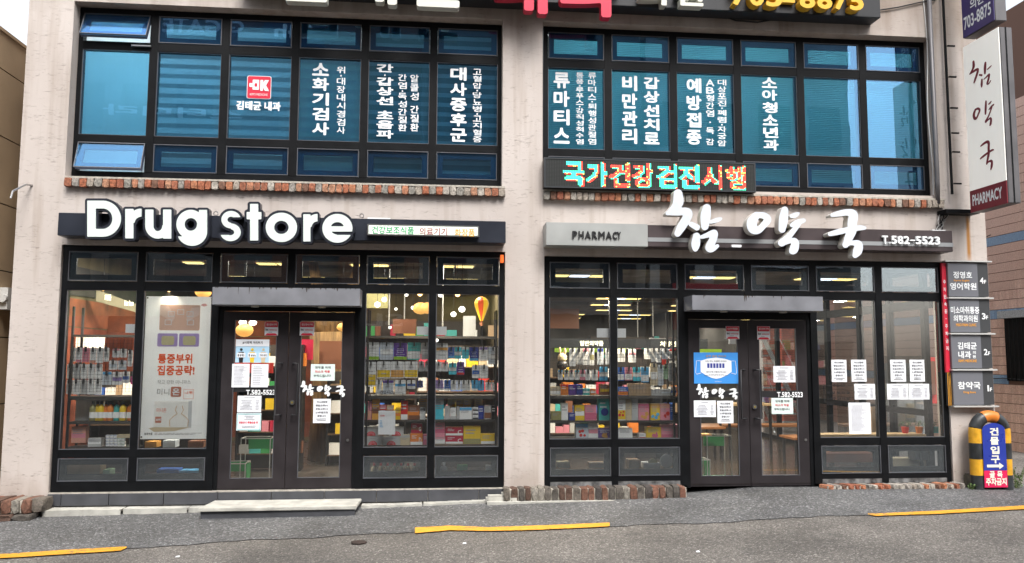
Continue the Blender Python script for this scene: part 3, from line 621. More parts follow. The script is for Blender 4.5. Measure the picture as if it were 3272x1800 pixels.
BRS = []
def brick_master(i):
    r = random.Random(50+i); mb = MB().box(-.5, .5, -.5, .5, -.5, .5)
    me = bpy.data.meshes.new('brick'); me.from_pydata(mb.v, [], mb.f); bm = bmesh.new(); bm.from_mesh(me)
    bmesh.ops.subdivide_edges(bm, edges=bm.edges[:], cuts=1)
    for v in bm.verts: v.co += Vector([r.uniform(-.055, .055) for _ in range(3)]); v.co *= (.93 if abs(v.co.x) > .3 and abs(v.co.z) > .3 and abs(v.co.y) > .3 else 1)
    bm.to_mesh(me); bm.free(); me.materials.append(M_BRICK); return me
BRM = [brick_master(i) for i in range(6)]
def brick(parent, cx, cy, cz, sx, sy, sz, m=None, rot=0, name='brick'):
    o = bpy.data.objects.new(name, R.choice(BRM)); col.objects.link(o); o.parent = parent; og = ORG[parent]
    o.location = Vector((cx, cy, cz))-og; o.scale = (sx*R.choice([-1, 1]), sy, sz); o.rotation_euler = (0, R.uniform(-.03, .03), rot+R.uniform(-.03, .03))
    if m: o.material_slots[0].link = 'OBJECT'; o.material_slots[0].material = m
    return o
def sill(x0, x1, z0, z1, label):
    h = z1-z0
    s_ = obj('brick_sill', MB().box(x0, x1, -.245, -.2, z0+.012, z1+.01).box(x0-.0, x1, -.27, .0, z1+.004, z1+.03), M_MORTAR, B, label=label)
    x = x0+.005
    while x < x1-.04:
        w = R.uniform(.074, .098); brick(s_, x+w/2, -.242+R.uniform(-.008, .008), z0+h/2+R.uniform(-.006, .004), w, .10, h*R.uniform(.93, 1.05)); x += w+R.uniform(.008, .016)
sill(-3.93, 2.25, 4.215, 4.33, 'weathered brick sill under the upper left windows')
sill(2.82, 9.10, 4.185, 4.30, 'weathered brick sill under the upper right windows')
# foot bricks under and right of the middle pillar
def rowlock(x0, x1, y0, y1, z1, h, m, label, wmin=.078, wmax=.1, skew=0):
    s_ = obj('brick_footing', MB().box(x0+.02, x1-.02, y0+.03, y1, z1-h, z1-.015), M_MORTAR, B, label=label)
    x = x0
    while x < x1-.03:
        w = R.uniform(wmin, wmax); brick(s_, x+w/2, (y0+y1)/2+R.uniform(-.012, .012), z1-h/2+R.uniform(-.006, .006), w, y1-y0, h*R.uniform(.94, 1.03), m, rot=skew); x += w+.012
    return s_
rowlock(2.24, 4.88, -.46, -.21, .025, .17, M_BRICKD, 'grimy brick footing from middle pillar to the right doors')
obj('mortar_skirt', MB().box(2.0, 4.7, -.52, -.44, -.24, gz(3.4, -.5)+.012), M_CONC, B)
rowlock(6.98, 9.1, -.40, -.20, .01, .075, M_BRICK, 'thin slanting brick edge under the right shopfront', .07, .1, .5)
lb = rowlock(-5.4, -4.0, -.62, -.21, -.02, .17, M_BRICKD, 'sooty brick footing at the left corner', .09, .12)
for k, (zc, n) in enumerate(((-.235, 5), (-.32, 4))):
    for i in range(n+1): brick(lb, -5.45+.21+i*.24+(.11 if k else 0), -.60, zc, .225, .22, .07, M_BRICKD)
obj('mortar_bed', MB().box(-5.6, -4.25, -.58, -.2, -.5, -.19), M_MORTAR, lb)
brick(lb, -3.93, -.42, -.10, .17, .3, .16, M_BRICKD)
for k, (bx, by, bz, sx) in enumerate([(2.12, -.36, -.12, .26), (2.28, -.33, -.06, .14), (2.36, -.36, -.12, .18)]):
    single('rubble_stone', MB().box(bx-sx/2, bx+sx/2, by-.09, by+.08, bz-.07, bz+.05), M_CONC, ['flat broken concrete lump lying left of the middle pillar foot', 'upright broken concrete lump at the corner of the middle pillar', 'small broken lump where the middle pillar bricks begin'][k], 'stone', bevel=.03)
# grey steel kick panels of right shopfront with peeling paint
M_PEEL = mat('peeling_painted_panel', (.12, .12, .12), .7, 0, .9, 9, .6, 20)
for a, b in ((2.93, 3.83), (3.93, 4.85), (7.02, 7.95), (8.06, 8.98)): obj('kick_panel', MB().box(a, b, -.176, -.17, .005, .07), M_PEEL, FLR)

# side glazing of the right shop towards the alley ------------------
SG = obj('side_window_frame', MB().box(9.03, 9.10, .14, 8.5, 0, .10).box(9.03, 9.10, .14, 8.5, 3.25, 3.76).box(9.03, 9.10, .14, 8.5, 2.66, 2.80), M_FRAME, B)
for y in (.35, 1.35, 2.35, 3.6, 4.8, 6.0, 7.2, 8.4):
    obj('mullion', MB().box(9.025, 9.105, y-.055, y+.055, .1, 3.25), M_FRAME, SG)
    obj('pane', MB().box(9.06, 9.066, y+.055, y+.945 if y < 8 else y+.1, .1, 3.25), G_LOW, SG)
obj('transom', MB().box(9.028, 9.102, .44, 8.3, .95, 1.05), M_FRAME, SG)

# ------------------------------------------------------------------ neighbours
# tan panel building on the left
M_TAN = mat('tan_render', (.40, .29, .18), .85, 0, .15, 1.2, .2, 30)
NB = thing('tan_building', 'brown tan rendered neighbour wall with horizontal joints on the left edge', 'building', (-5.6, 1, -.6))
xL = -5.15
def yz(u, v): return atx(u, v, xL)
ztop = yz(60, 146)[1]
nw = MB().quad((xL, -.6, -.8), (xL, 12, -.8), (xL, 12, ztop), (xL, -.6, ztop)).quad((xL, -.6, -.8), (xL, -.6, ztop), (-9.5, -.6, ztop), (-9.5, -.6, -.8)).quad((xL, -.6, ztop), (xL, 12, ztop), (-9.5, 12, ztop), (-9.5, -.6, ztop)).quad((-9.5, -.6, ztop), (-9.5, 12, ztop), (-9.5, 12, -.8), (-9.5, -.6, -.8))
obj('wall', nw, mat('dark_joint', (.05, .035, .025), .9), NB)
z = ztop; k = 0
while z > -.5:
    h = .98 if k else .55
    for ya, yb in ((-.6, 2.2), (2.22, 5.5), (5.52, 12)): obj('wall_panel', MB().box(xL, xL+.025, ya, yb-.012, z-h+.018, z), M_TAN, NB)
    z -= h; k += 1
obj('coping', MB().box(-9.5, xL+.05, -.65, 12, ztop, ztop+.05), M_TAN, NB)
y_, z_ = atx(8, 955, -5.1)
single('wall_lamp', MB().box(-5.12, -4.98, y_-.1, y_+.2, z_-.16, z_+.16).tube([(-5.03, y_-.1, z_), (-5.03, y_-.16, z_)], .06, 12), mat('off_white_plastic', (.6, .6, .58), .5), 'white box lamp fixed to the tan wall at the left edge', 'lamp')
a = at(97, 590, -.25); b = at(40, 612, -.5)
single('metal_rod', MB().tube([(a[0], -.2, a[1]), (a[0]-.03, -.3, a[1]-.01), (b[0], -.5, b[1]), (b[0]-.01, -.52, b[1]-.1)], .014, 8), M_CHROME, 'bent steel rod sticking out of the stucco at the left edge', 'rod')

# tiled building beyond the alley
xT = 13.7
TB = thing('tiled_building', 'salmon tiled building with blue tile bands across the alley', 'building', (xT+2, 8, -.2))
obj('wall', MB().box(xT+.012, xT+6, 3.5, 16, -.5, 9.5), M_GROUT, TB)
tw = .071; rows = []
vb = [1425, 1393, 1361, 1331, 1300, 1270, 1240]
zrow = .205
z_blue = [atx(3155, 772, xT)[1], atx(3150, 992, xT)[1], atx(3190, 1215, xT)[1]]
win = (atx(3210, 1000, xT)[0], 1.35, 2.75)                            # dark barred window: from y, z0, z1
winy = atx(3212, 1050, xT)[0]
near = []; far = {'s': MB(), 'b': MB()}
tile_me = {}
for kx, mm in (('s', M_TILE), ('b', M_TILEB)):
    me = bpy.data.meshes.new('tile'); mb = MB().box(0, .014, -tw*.46, tw*.46, 0, zrow-.012); me.from_pydata(mb.v, [], mb.f); me.materials.append(mm); tile_me[kx] = me
nz = int(6.4/zrow); cnt = 0
brow = {7, 14, 22}
y_near = atx(3272, 1100, xT)[0]
for r_ in range(nz+6):
    z0 = -.12+r_*zrow; kx = 'b' if r_ in brow else 's'
    y = 3.6
    while y < 15.9:
        inwin = (y < winy and 1.3 < z0 < 2.74)
        inwin2 = (7.7 < y < 9.6 and z0 < 1.75)
        if not inwin and not inwin2:
            v_in = (y_near-.1 < y < y_near+1.35) and z0 < 4.6
            if v_in and cnt < 298:
                o = bpy.data.objects.new('tile', tile_me[kx]); col.objects.link(o); o.parent = TB; o.location = Vector((xT-.004, y, z0))-ORG[TB]; o.rotation_euler = (R.uniform(-.004, .004), 0, R.uniform(-.02, .02)); cnt += 1
            else: far[kx].box(xT-.002, xT+.012, y-tw*.46, y+tw*.46, z0, z0+zrow-.012)
        y += tw
obj('tiling', far['s'], mat('salmon_tile_far', (.58, .385, .31), .45, 0, .1, 30), TB, kind='stuff'); obj('blue_tiling', far['b'], mat('blue_tile_far', (.17, .28, .43), .35, 0, .15, 30), TB, kind='stuff')
wz1 = 2.74; wz0 = wz1-1.35
W1 = obj('window', MB().box(xT-.02, xT+.012, 3.6, winy, wz0, wz1), M_FRAME, TB)
obj('window_hood', MB().box(xT-.14, xT, 3.6, winy+.05, wz1, wz1+.16), mat('ribbed_clear_plastic', (.35, .38, .4), .4, 0, .4, 60), W1)
for k in range(9): obj('bar', MB().box(xT-.05, xT-.035, winy-.06-k*.13, winy-.045-k*.13, wz0, wz1), M_FRAME, W1)
SH = obj('roller_shutter', MB().box(xT+.0, xT+.012, 7.7, 9.6, -.1, 1.74), mat('slate_shutter', (.12, .15, .18), .5, .3), TB)
for k in range(14): obj('slat', MB().box(xT-.014, xT, 7.72, 9.58, -.08+k*.13, .03+k*.13), MC['slate_shutter'], SH)
single('cable', MB().tube([(10.3, 1.5, 4.02), (11.5, 3, 4.0), (13.6, 4.9, 4.62)], .012, 6), M_BLACK, 'thin black cable crossing above the alley beside the hanging sign', 'cable')
single('cable', MB().tube([(xT-.03, y, 1.42+.02*math.sin(y*3)) for y in np.linspace(3.6, 9, 14)], .01, 6), M_BLACK, 'thin black cable strung low along the salmon tiled wall', 'cable')
# red brick building, outdoor stair and mint house behind the shop
RB = thing('red_brick_building', 'red brick building seen through the right doors behind a stair', 'building', (11.6, 13, -.2))
obj('wall', MB().box(10.2, 12.9, 13.0, 16, -.3, 5.2), mat('dull_mortar', (.2, .12, .1), .9), RB)
bm_ = MB(); r_ = 0; z = -.2
while z < 5.1:
    x = 10.2+(r_ % 2)*.11
    while x < 12.8: bm_.box(x+.006, min(x+.21, 12.88), 12.975, 13, z+.006, z+.064); x += .22
    z += .075; r_ += 1
obj('brickwork', bm_, mat('red_brick', (.42, .11, .07), .8, 0, .3, 5), RB, kind='stuff')
M_MINT = mat('mint_paint', (.50, .74, .54), .7)
single('mint_house', MB().box(9.9, 10.9, 11.9, 12.9, -.3, 3.0), M_MINT, 'mint green low annex glimpsed behind the outdoor stair', 'building')
MH = thing('mint_building', 'mint green topped house closing the alley seen through the side glass', 'building', (14, 19, -.2))
obj('wall', MB().box(11.0, 19, 19, 22, -.3, 3.6), M_MINT, MH); obj('roof', MB().box(10.9, 19.1, 18.8, 22.2, 3.6, 4.0), M_WHITE, MH)
SR = thing('outdoor_stair', 'white sided steel stair rising in front of the red brick', 'stair', (10.6, 11, 0))
for k in range(12): obj('step', MB().box(10.05, 10.85, 8.7+k*.25, 8.92+k*.25, .15+k*.22, .19+k*.22), mat('grey_steel', (.25, .28, .28), .5, .4), SR)
for xx in (10.0, 10.87): obj('stringer', MB().quad((xx, 8.5, -.05), (xx+.03, 8.5, -.05), (xx+.03, 11.8, 2.9), (xx, 11.8, 2.9)).quad((xx, 8.5, .25), (xx, 11.8, 3.2), (xx, 11.8, 2.9), (xx, 8.5, -.05)).quad((xx, 8.5, 1.1), (xx, 11.8, 4.05), (xx, 11.8, 3.98), (xx, 8.5, 1.03)), M_WHITE, SR)

# street side opposite, seen only as reflection
OM = [mat('opposite_render_grey', (.16, .155, .15), .8, 0, .2, 1), mat('opposite_brown_brick', (.14, .075, .055), .8, 0, .2, 1), mat('opposite_pale_render', (.36, .36, .35), .8, 0, .15, 1)]
M_OG = mat('opposite_window_glass', (.03, .04, .05), .08)
SPEC = [(-16, -6.5, 15.0, 0, 'grey office block across the street mirrored in the left glass'), (-6.3, .68, 15.0, 1, 'brown brick block across the street mirrored in the left glass'), (.7, 9.0, 15.0, 0, 'wide grey block across the street mirrored in the middle glass'),
        (9.2, 17.3, 15.0, 2, 'pale block across the street mirrored in the right glass'), (21.2, 30, 15.0, 1, 'tall brown block across the street mirrored in the far right glass')]
for x0, x1, h, k, lb_ in SPEC:
    t = thing('opposite_building', lb_, 'building', ((x0+x1)/2, -20, -.5), 'buildings across the street')
    wb = obj('wall', MB().box(x0, x1, -26 if x0 < 20 else -19, -17.6, -1, h), OM[k], t)
    nx = int((x1-x0)/1.9)
    for fl in range(1, int(h/3.1)):
        for i in range(nx): cx = x0+(i+.5)*(x1-x0)/nx; obj('window', MB().box(cx-.65, cx+.65, -17.6, -17.57, fl*3.1+.6, fl*3.1+2.3), M_OG, wb)
    obj('shopfront', MB().box(x0+.4, x1-.4, -17.6, -17.56, -.2, 2.5), M_OG, wb)
def mirrored_sign(body, u0, v0, u1, v1, plane, c, label, board=None):
    x0, z1 = at(u0, v0, 17.3+2*plane); x1, z0 = at(u1, v1, 17.3+2*plane); y = -17.3
    t = thing('street_sign', label, 'sign', ((x0+x1)/2, y, z0), 'signs across the street')
    if board: obj('sign_board', MB().box(min(x0, x1)-.4, max(x0, x1)+.4, y-.25, y-.02, z0-.3, z1+.3), mat('board_'+board[0], board[1], .5), t)
    obj('lettering', put(MB(), body, (max(x0, x1), y, z0), abs(x1-x0), z1-z0, .06, .02, right=-X), mat('sign_'+label.split()[0], c, .5), t)
mirrored_sign('스터디라', 330, 335, 775, 380, 0, (.7, .75, .75), 'white study room lettering on the opposite facade')
mirrored_sign('24h', 880, 75, 1000, 122, 0, (.8, .85, .85), 'pale all day lettering on the opposite facade', ('navy', (.03, .04, .08)))
mirrored_sign('G GATE', 520, 55, 780, 110, 0, (.6, .65, .7), 'dim gate lettering high on the opposite facade')
mirrored_sign('SLIM', 1020, 1000, 1290, 1045, -.17, (.5, .45, .45), 'grey outlined lettering low on the opposite facade', ('maroon', (.1, .03, .03)))
for k, (a, b, z0, z1, c, lb_) in enumerate([(-12, -8, 3.2, 4.1, (.03, .22, .08), 'dark green sign board across the street'), (-5.6, -1.5, 3.3, 4.2, (.10, .03, .03), 'maroon sign board across the street'), (1.5, 4.4, 3.2, 4.0, (.5, .42, .06), 'mustard sign board across the street'), (5.2, 8.4, 3.4, 4.4, (.4, .4, .4), 'grey sign board across the street'), (10, 12.4, 2.9, 4.6, (.5, .03, .04), 'red sign board across the street'), (13, 16.5, 5.2, 6.2, (.6, .62, .65), 'white sign board across the street')]):
    single('street_sign', MB().box(a, b, -17.5, -17.3, z0, z1), mat('board_paint_%d' % k, c, .5), lb_, 'sign', 'signs across the street')
for k, zc in enumerate((5.2, 5.5, 5.75, 6.4)): single('overhead_cable', MB().tube([(x, -15.2, zc+.02*(x-3)**2/10+.05*k) for x in np.linspace(-20, 25, 16)], .025, 6), M_BLACK, ['lowest', 'second lowest', 'second highest', 'highest'][k]+' sagging black cable on the far side of the street', 'cable', 'overhead cables across the street')

# ------------------------------------------------------------------ upper window blinds and vinyl lettering
def cloth(name, c, tr):
    if name in MC: return MC[name]
    m = mat(name, c, .8, 0, .08, 2); n = m.node_tree.nodes; L = m.node_tree.links; t = n.new('ShaderNodeBsdfTranslucent'); t.inputs[0].default_value = (*c, 1); x = n.new('ShaderNodeMixShader'); x.inputs[0].default_value = tr
    L.new(n['Principled BSDF'].outputs[0], x.inputs[1]); L.new(t.outputs[0], x.inputs[2]); L.new(x.outputs[0], n['Material Output'].inputs[0]); return m
def blind(i, xs, z0, z1, colr, kind, label):
    a, b = xs[i]+.05, xs[i+1]-.05; m = cloth('blind_%d_%d' % (int(colr[0]*100), int(colr[1]*100)), colr, .45)
    t = thing('window_blind', label, 'blind', ((a+b)/2, .2, z0))
    if kind == 'plain': obj('fabric', MB().box(a, b, .16, .165, z0, z1), m, t)
    elif kind == 'zebra':
        z = z1; k = 0; m2 = cloth('sheer_blind_gauze', (.54, .57, .59), .38)
        while z > z0+.03:
            h = .085; obj('slat', MB().box(a, b, .16+.004*math.sin(k), .164+.004*math.sin(k), max(z0, z-h), z), m, t); z -= h
            obj('gauze', MB().box(a, b, .162, .1635, max(z0, z-.065), z), m2, t); z -= .065; k += 1
    else:
        mb = MB(); z = z1
        while z > z0: mb.quad((a, .15, z-.022), (b, .15, z-.022), (b, .168, z), (a, .168, z)); z -= .03
        obj('slats', mb, m, t, kind='stuff'); obj('backing', MB().box(a, b, .18, .184, z0, z1), cloth('blind_backing', (.6, .7, .68), .6), t)
    return t
OD = ['first', 'second', 'third', 'fourth', 'fifth', 'sixth', 'seventh', 'eighth', 'ninth', 'tenth', 'eleventh', 'twelfth']
bc = [((.88, .9, .9), 'plain'), ((.74, .76, .78), 'zebra'), ((.72, .74, .76), 'zebra'), ((.55, .6, .60), 'zebra'), ((.34, .40, .40), 'zebra'), ((.27, .33, .34), 'zebra')]
for i, (c, k) in enumerate(bc): blind(i, ULX, 4.5, 6.86, c, k, '%s blind behind the %s bay of the upper left windows' % ('plain pale roller' if k == 'plain' else 'striped zebra', OD[i]))
for i in range(6): blind(i, URX, 4.5, 6.86, [(.62, .8, .78), (.64, .84, .82), (.62, .82, .78), (.66, .84, .76), (.6, .72, .68), (.62, .8, .7)][i], 'venetian', 'fine slatted blind behind the %s bay of the upper right windows' % OD[i])
def column(F, body, u0, v0, u1, v1, bold, us1=0, name='lettering', y=.008):
    n = len(body); ph = .55; cells = [(.38 if ch in '·' else (.45 if ch == ' ' else 1)) for ch in body]; tot = sum(cells); v = v0; H = v1-v0; mb = MB()
    for ch, c in zip(body, cells):
        h = H*c/tot; du = us1*(v-v0)/H
        if ch == '·': cx, _ = at((u0+u1)/2+du, v, y); zc = at(u0, v+h/2, y)[1]; mb.disc(cx, y, zc, .013, 10)
        elif ch != ' ': textpx(mb, ch, u0+du, v+h*.06, u1+du, v+h*.92, y, 0, bold)
        v += h
    return obj(name, mb, M_WHITE, F)
for a in [('소화기검사', 998, 199, 1051, 436, .035), ('위·대장내시경검사', 1076, 211, 1103, 430, .015), ('간·갑상선 초음파', 1203, 203, 1257, 445, .035), ('간염·독성간질환', 1272, 236, 1300, 421, .018), ('알콜성 간질환', 1311, 237, 1338, 422, .018),
          ('대사증후군', 1439, 213, 1491, 457, .035), ('고혈압·당뇨병·고지혈증', 1511, 219, 1539, 457, .015)]: column(FUL, *a)
for a in [('류마티스', 1769, 228, 1820, 464, .035), ('통풍·루푸스·강직성척수염', 1840, 231, 1865, 463, .018), ('류마티스·퇴행성관절염', 1879, 231, 1905, 464, .018), ('비만관리', 1988, 239, 2036, 464, .035), ('갑상선치료', 2057, 244, 2107, 465, .035),
          ('예방접종', 2194, 247, 2241, 467, .035), ('AB형간염 · 독 감', 2256, 253, 2282, 466, .018), ('대상포진·폐렴·자궁암', 2293, 253, 2321, 469, .018)]: column(FUR, *a)
column(FUR, '소아청소년과', 2434, 245, 2482, 484, .035, 7)
M_RED = mat('signal_red', (.62, .02, .05), .4)
x0, x1, z0, z1 = rectpx(791, 245, 865, 315, .006)
def rrect(x0, x1, z0, z1, y, r, y1=None, n=5):
    p = []
    for cx, cz, a0 in ((x1-r, z1-r, 0), (x0+r, z1-r, 90), (x0+r, z0+r, 180), (x1-r, z0+r, 270)):
        for k in range(n+1): t = math.radians(a0+90*k/n); p.append((cx+r*math.cos(t), y, cz+r*math.sin(t)))
    mb = MB().quad(*p)
    if y1 is not None:
        for i in range(len(p)): a, b = p[i], p[(i+1) % len(p)]; mb.quad(a, b, (b[0], y1, b[2]), (a[0], y1, a[2]))
    return mb
em = obj('emblem_border', rrect(x0-.008, x1+.008, z0-.008, z1+.008, .004, .03), M_WHITE, FUL)
obj('emblem', rrect(x0, x1, z0, z1, 0.0, .025), M_RED, FUL)
w, h = x1-x0, z1-z0; ex = MB(); q = lambda a, b, c, d: rrect(x0+w*a, x0+w*b, z0+h*c, z0+h*d, -.004, .012)
for a in ((.08, .24, .50, .68), (.22, .50, .38, .84), (.55, .68, .34, .84)): ex.add(q(*a))
ex.quad((x0+w*.62, -.0045, z0+h*.56), (x0+w*.74, -.0045, z0+h*.84), (x0+w*.92, -.0045, z0+h*.84), (x0+w*.8, -.0045, z0+h*.58)); ex.quad((x0+w*.62, -.005, z0+h*.62), (x0+w*.8, -.005, z0+h*.6), (x0+w*.94, -.005, z0+h*.34), (x0+w*.76, -.005, z0+h*.34))
put(ex, "KIM'S MEDICINE", (x0+w*.12, -.004, z0+h*.12), w*.76, h*.1, 0, .01)
obj('emblem_mark', ex, M_WHITE, FUL); obj('emblem_hole', q(.31, .42, .52, .68).add(MB()), M_RED, FUL).location.y -= .003
mb = MB(); textpx(mb, '김태균 내과', 755, 324, 897, 353, .008, 0, .04); obj('lettering', mb, M_WHITE, FUL)

# ------------------------------------------------------------------ signs on the facade
LIT = mat('lit_acrylic_white', (.64, .70, .66), .3, 0, .05, 3, emit=.04, ecol=(.75, 1, .95))
LIT2 = mat('lit_acrylic_cool', (.54, .58, .64), .3, 0, .05, 3, emit=.08, ecol=(.93, .97, 1))
M_SGN = mat('blue_black_sign_metal', (.022, .026, .038), .38, .2, .15, 2)
M_EDGE = mat('channel_letter_edge', (.03, .033, .045), .3, .2)
x0, x1, z0, z1 = rectpx(184, 693, 1616, 770, -.5)
z0, z1 = 3.485, 3.80
DS = thing('shop_sign', 'long blue black drug store sign box with white glowing bubble letters', 'sign', ((x0+x1)/2, -.2, z0))
obj('sign_box', MB().box(x0, x1, -.5, -.2, z0, z1), M_SGN, DS, bevel=.006)
def rnd(x, y, cx, cy, rx, ry): return (1-np.sqrt(((x-cx)/rx)**2+((y-cy)/ry)**2))*min(rx, ry)
def bxx(x, y, x0, y0, x1, y1): return np.minimum(np.minimum(x-x0, x1-x), np.minimum(y-y0, y1-y))
def rng_(x, y, cx, cy, rx, ry, hx, hy): return np.minimum(rnd(x, y, cx, cy, rx, ry), -rnd(x, y, cx, cy, hx, hy))
MX, MN = np.maximum, np.minimum
GL = {
 'D': (107, 115, lambda x, y: MN(MX(bxx(x, y, 0, 0, 52, 115), MN(rnd(x, y, 49, 57.5, 58, 57.5), x-20)), -MX(bxx(x, y, 27, 25, 52, 90), MN(rnd(x, y, 49, 57.5, 31, 32.5), x-40)))),
 'r': (52, 94, lambda x, y: MX(bxx(x, y, 0, 0, 26, 94), MN(MN(rng_(x, y, 52, 45, 46, 46, 22, 20), 52-x), 44-y))),
 'u': (83, 93, lambda x, y: MX(MX(bxx(x, y, 0, 0, 26, 54), bxx(x, y, 57, 0, 83, 93)), MN(rng_(x, y, 40, 51, 40, 42, 14.5, 18), y-50))),
 'g': (98, 114, lambda x, y: MX(MX(rng_(x, y, 46, 46, 46, 46, 20, 20), bxx(x, y, 72, 0, 98, 72)), MN(MN(rng_(x, y, 50, 69, 48, 45, 22, 22), y-68), MX(y-84, x-60)))),
 's': (66, 97, lambda x, y: MX(MN(MN(rng_(x, y, 34, 28, 31, 28, 12, 9.5), -MN(x-34, y-28)), -MN(x-38, y-20)), MN(MN(rng_(x, y, 32, 68.5, 33, 28.5, 12, 9.5), -MN(34-x, 69-y)), -MN(28-x, 77-y)))),
 't': (47, 117, lambda x, y: MX(bxx(x, y, 11, 0, 37, 117), bxx(x, y, 0, 26, 47, 49))),
 'o': (100, 94, lambda x, y: rng_(x, y, 50, 47, 50, 47, 23, 21)),
 'e': (96, 93, lambda x, y: MN(MX(rng_(x, y, 48, 46.5, 48, 46.5, 22, 20), MN(bxx(x, y, 20, 40, 96, 57), rnd(x, y, 48, 46.5, 48, 46.5))), -bxx(x, y, 46, 57, 110, 68))),
}
def round_letter(ch, u0, v0, u1, v1, grow, y, depth=0):
    w_, h_, f_ = GL[ch]; st_ = 1.7; gx = np.arange(-14, w_+15, st_)+.013; gy = np.arange(-14, h_+15, st_)+.017; GX, GY = np.meshgrid(gx, gy, indexing='ij'); F = f_(GX, GY)
    if grow:                                                        # a true outward offset of the face
        ins = np.argwhere(F > 0); P = np.stack([gx[ins[:, 0]], gy[ins[:, 1]]], 1); D_ = np.full(F.shape, 1e9)
        for i in range(F.shape[0]): q = P[np.abs(P[:, 0]-gx[i]) < grow+3]; D_[i] = np.sqrt(((q[None]-np.stack([np.full(len(gy), gx[i]), gy], 1)[:, None])**2).sum(2)).min(1) if len(q) else 1e9
        F = grow+1-D_
    polys, rim = march(F, gx, gy); mp = lambda q, yy: (lambda p: (p[0], yy, p[1]))(at(u0+(u1-u0)*q[0]/w_, v0+(v1-v0)*q[1]/h_, y))
    mb = MB()
    for p in polys: mb.quad(*[mp(q, y) for q in p][::-1])
    for a, b in rim: mb.quad(mp(a, y), mp(b, y), mp(b, y+depth), mp(a, y+depth))
    return mb
for ch, a, b, c, d in [('D', 278.6, 641.5, 386, 757), ('r', 400, 668, 452, 762), ('u', 464, 670, 547, 763), ('g', 563.6, 671, 661.6, 786), ('s', 704.5, 674.5, 770, 771), ('t', 788, 652, 835, 769), ('o', 849, 680, 949, 774), ('r', 969, 685, 1014.5, 772), ('e', 1030, 684, 1126, 776)]:
    L_ = obj('letter', round_letter(ch, a, b, c, d, 7.5, -.64, .13), M_EDGE, DS)
    obj('letter_face', round_letter(ch, a, b, c, d, 0, -.652, .012), LIT, L_)
x0, x1, z0, z1 = rectpx(1173, 719, 1531, 755, -.58)
lb_ = obj('light_box', MB().box(x0, x1, -.58, -.5, z0, z1), M_CHROME, DS, bevel=.004)
lbf = mat('stained_lit_panel', (.7, .74, .66), .4, 0, .25, 30, emit=.2, ecol=(.8, .95, .8), stretch=(3, 1, .6))
obj('light_panel', MB().box(x0+.02, x1-.02, -.583, -.58, z0+.02, z1-.02), lbf, lb_)
for body, a, b, c in [('건강보조식품', 1188, 1323, (.02, .33, .12)), ('의료기기', 1340, 1429, (.3, .03, .05)), ('화장품', 1453, 1517, (.7, .35, .03))]:
    mb = MB(); textpx(mb, body, a, 724+(a-1188)*.03, b, 748+(a-1188)*.03, -.586, 0, .015); obj('lettering', mb, mat('print_'+str(a), c, .5), lb_)
for u in (690, 1156): p = at(u, 690 if u > 900 else 683, -.45); single('hanging_eye', MB().tube([(p[0]+.03*math.cos(t), -.45, p[1]+.03*math.sin(t)) for t in np.linspace(0, 2*math.pi, 13)], .006, 6), M_CHROME, 'small steel lifting eye on top of the drug store sign, %s' % ('right of letter g' if u < 900 else 'right of letter e'), 'ring')
p = at(1175, 690, -.4); single('loose_tube', MB().box(p[0], p[0]+.32, -.42, -.38, 3.80, 3.83), M_WHITE, 'white fluorescent fitting lying on top of the drug store sign', 'lamp')

Z0, Z1 = 3.47, 3.79; xa, xm, xb = at(1745, 750, -.5)[0], at(2070, 755, -.5)[0], at(3044, 770, -.5)[0]
M_GREY = mat('weathered_pale_grey_panel', (.34, .35, .34), .5, .1, .12, 2); M_BRN = mat('dark_brown_sign_metal', (.06, .045, .047), .45, .2, .2, 3); M_STR = mat('grey_stripe', (.33, .34, .35), .4, .3)
RS = thing('shop_sign', 'long brown and grey pharmacy sign box with glowing brush letters and phone number', 'sign', ((xa+xb)/2, -.2, Z0))
obj('grey_panel', MB().box(xa, xm, -.505, -.2, Z0-.005, Z1+.01), M_GREY, RS, bevel=.006); obj('sign_box', MB().box(xm, xb, -.5, -.2, Z0, Z1), M_BRN, RS, bevel=.006)
obj('stripe', MB().box(xm, xb+.003, -.505, -.499, Z0+.075, Z0+.135), M_STR, RS)
a_, b_ = at(1830, 750, -.54)[0], at(1986, 750, -.54)[0]; cw = (b_-a_)/8
for ch, (p0, p1) in zip('PHARMACY', [(0, .11), (.125, .245), (.255, .39), (.40, .52), (.53, .68), (.685, .82), (.825, .93), (.92, 1.0)]):
    obj('letter', put(MB(), ch, (a_+(b_-a_)*p0, -.505, at(1900, 763, -.54)[1]), (b_-a_)*(p1-p0)*.88, at(1900, 739, -.54)[1]-at(1900, 763, -.54)[1], 0.02, .03), M_BLACK, RS)
a_, b_ = at(2817, 767, -.53)[0], at(3004, 767, -.53)[0]; zz0, zz1 = at(2910, 781, -.53)[1], at(2910, 755, -.53)[1]
pos = np.cumsum([0]+[1.05, .38, 1, 1, 1, .85, 1, 1, 1, 1]); pos = pos/pos[-1]
for ch, p0, p1 in zip('T.582-5523', pos[:-1], pos[1:]):
    hh = (zz1-zz0); o_, h_ = (0, hh) if ch not in '.-' else ((0, hh*.22) if ch == '.' else (hh*.40, hh*.16)); g_ = (b_-a_)*(p1-p0)
    obj('letter', put(MB(), ch, (a_+(b_-a_)*p0+g_*(.08 if ch != '.' else .25), -.505, zz0+o_), g_*(.86 if ch != '.' else .5), h_, .035, .032), M_WHITE, RS)
YB = -.66
def bm_fn(y): return lambda px, py: (lambda q: (q[0], y, q[1]))(at(2080+px/3.578, 590+py/3.578, YB))
M_SIDE = mat('cream_letter_side', (.62, .60, .55), .5)
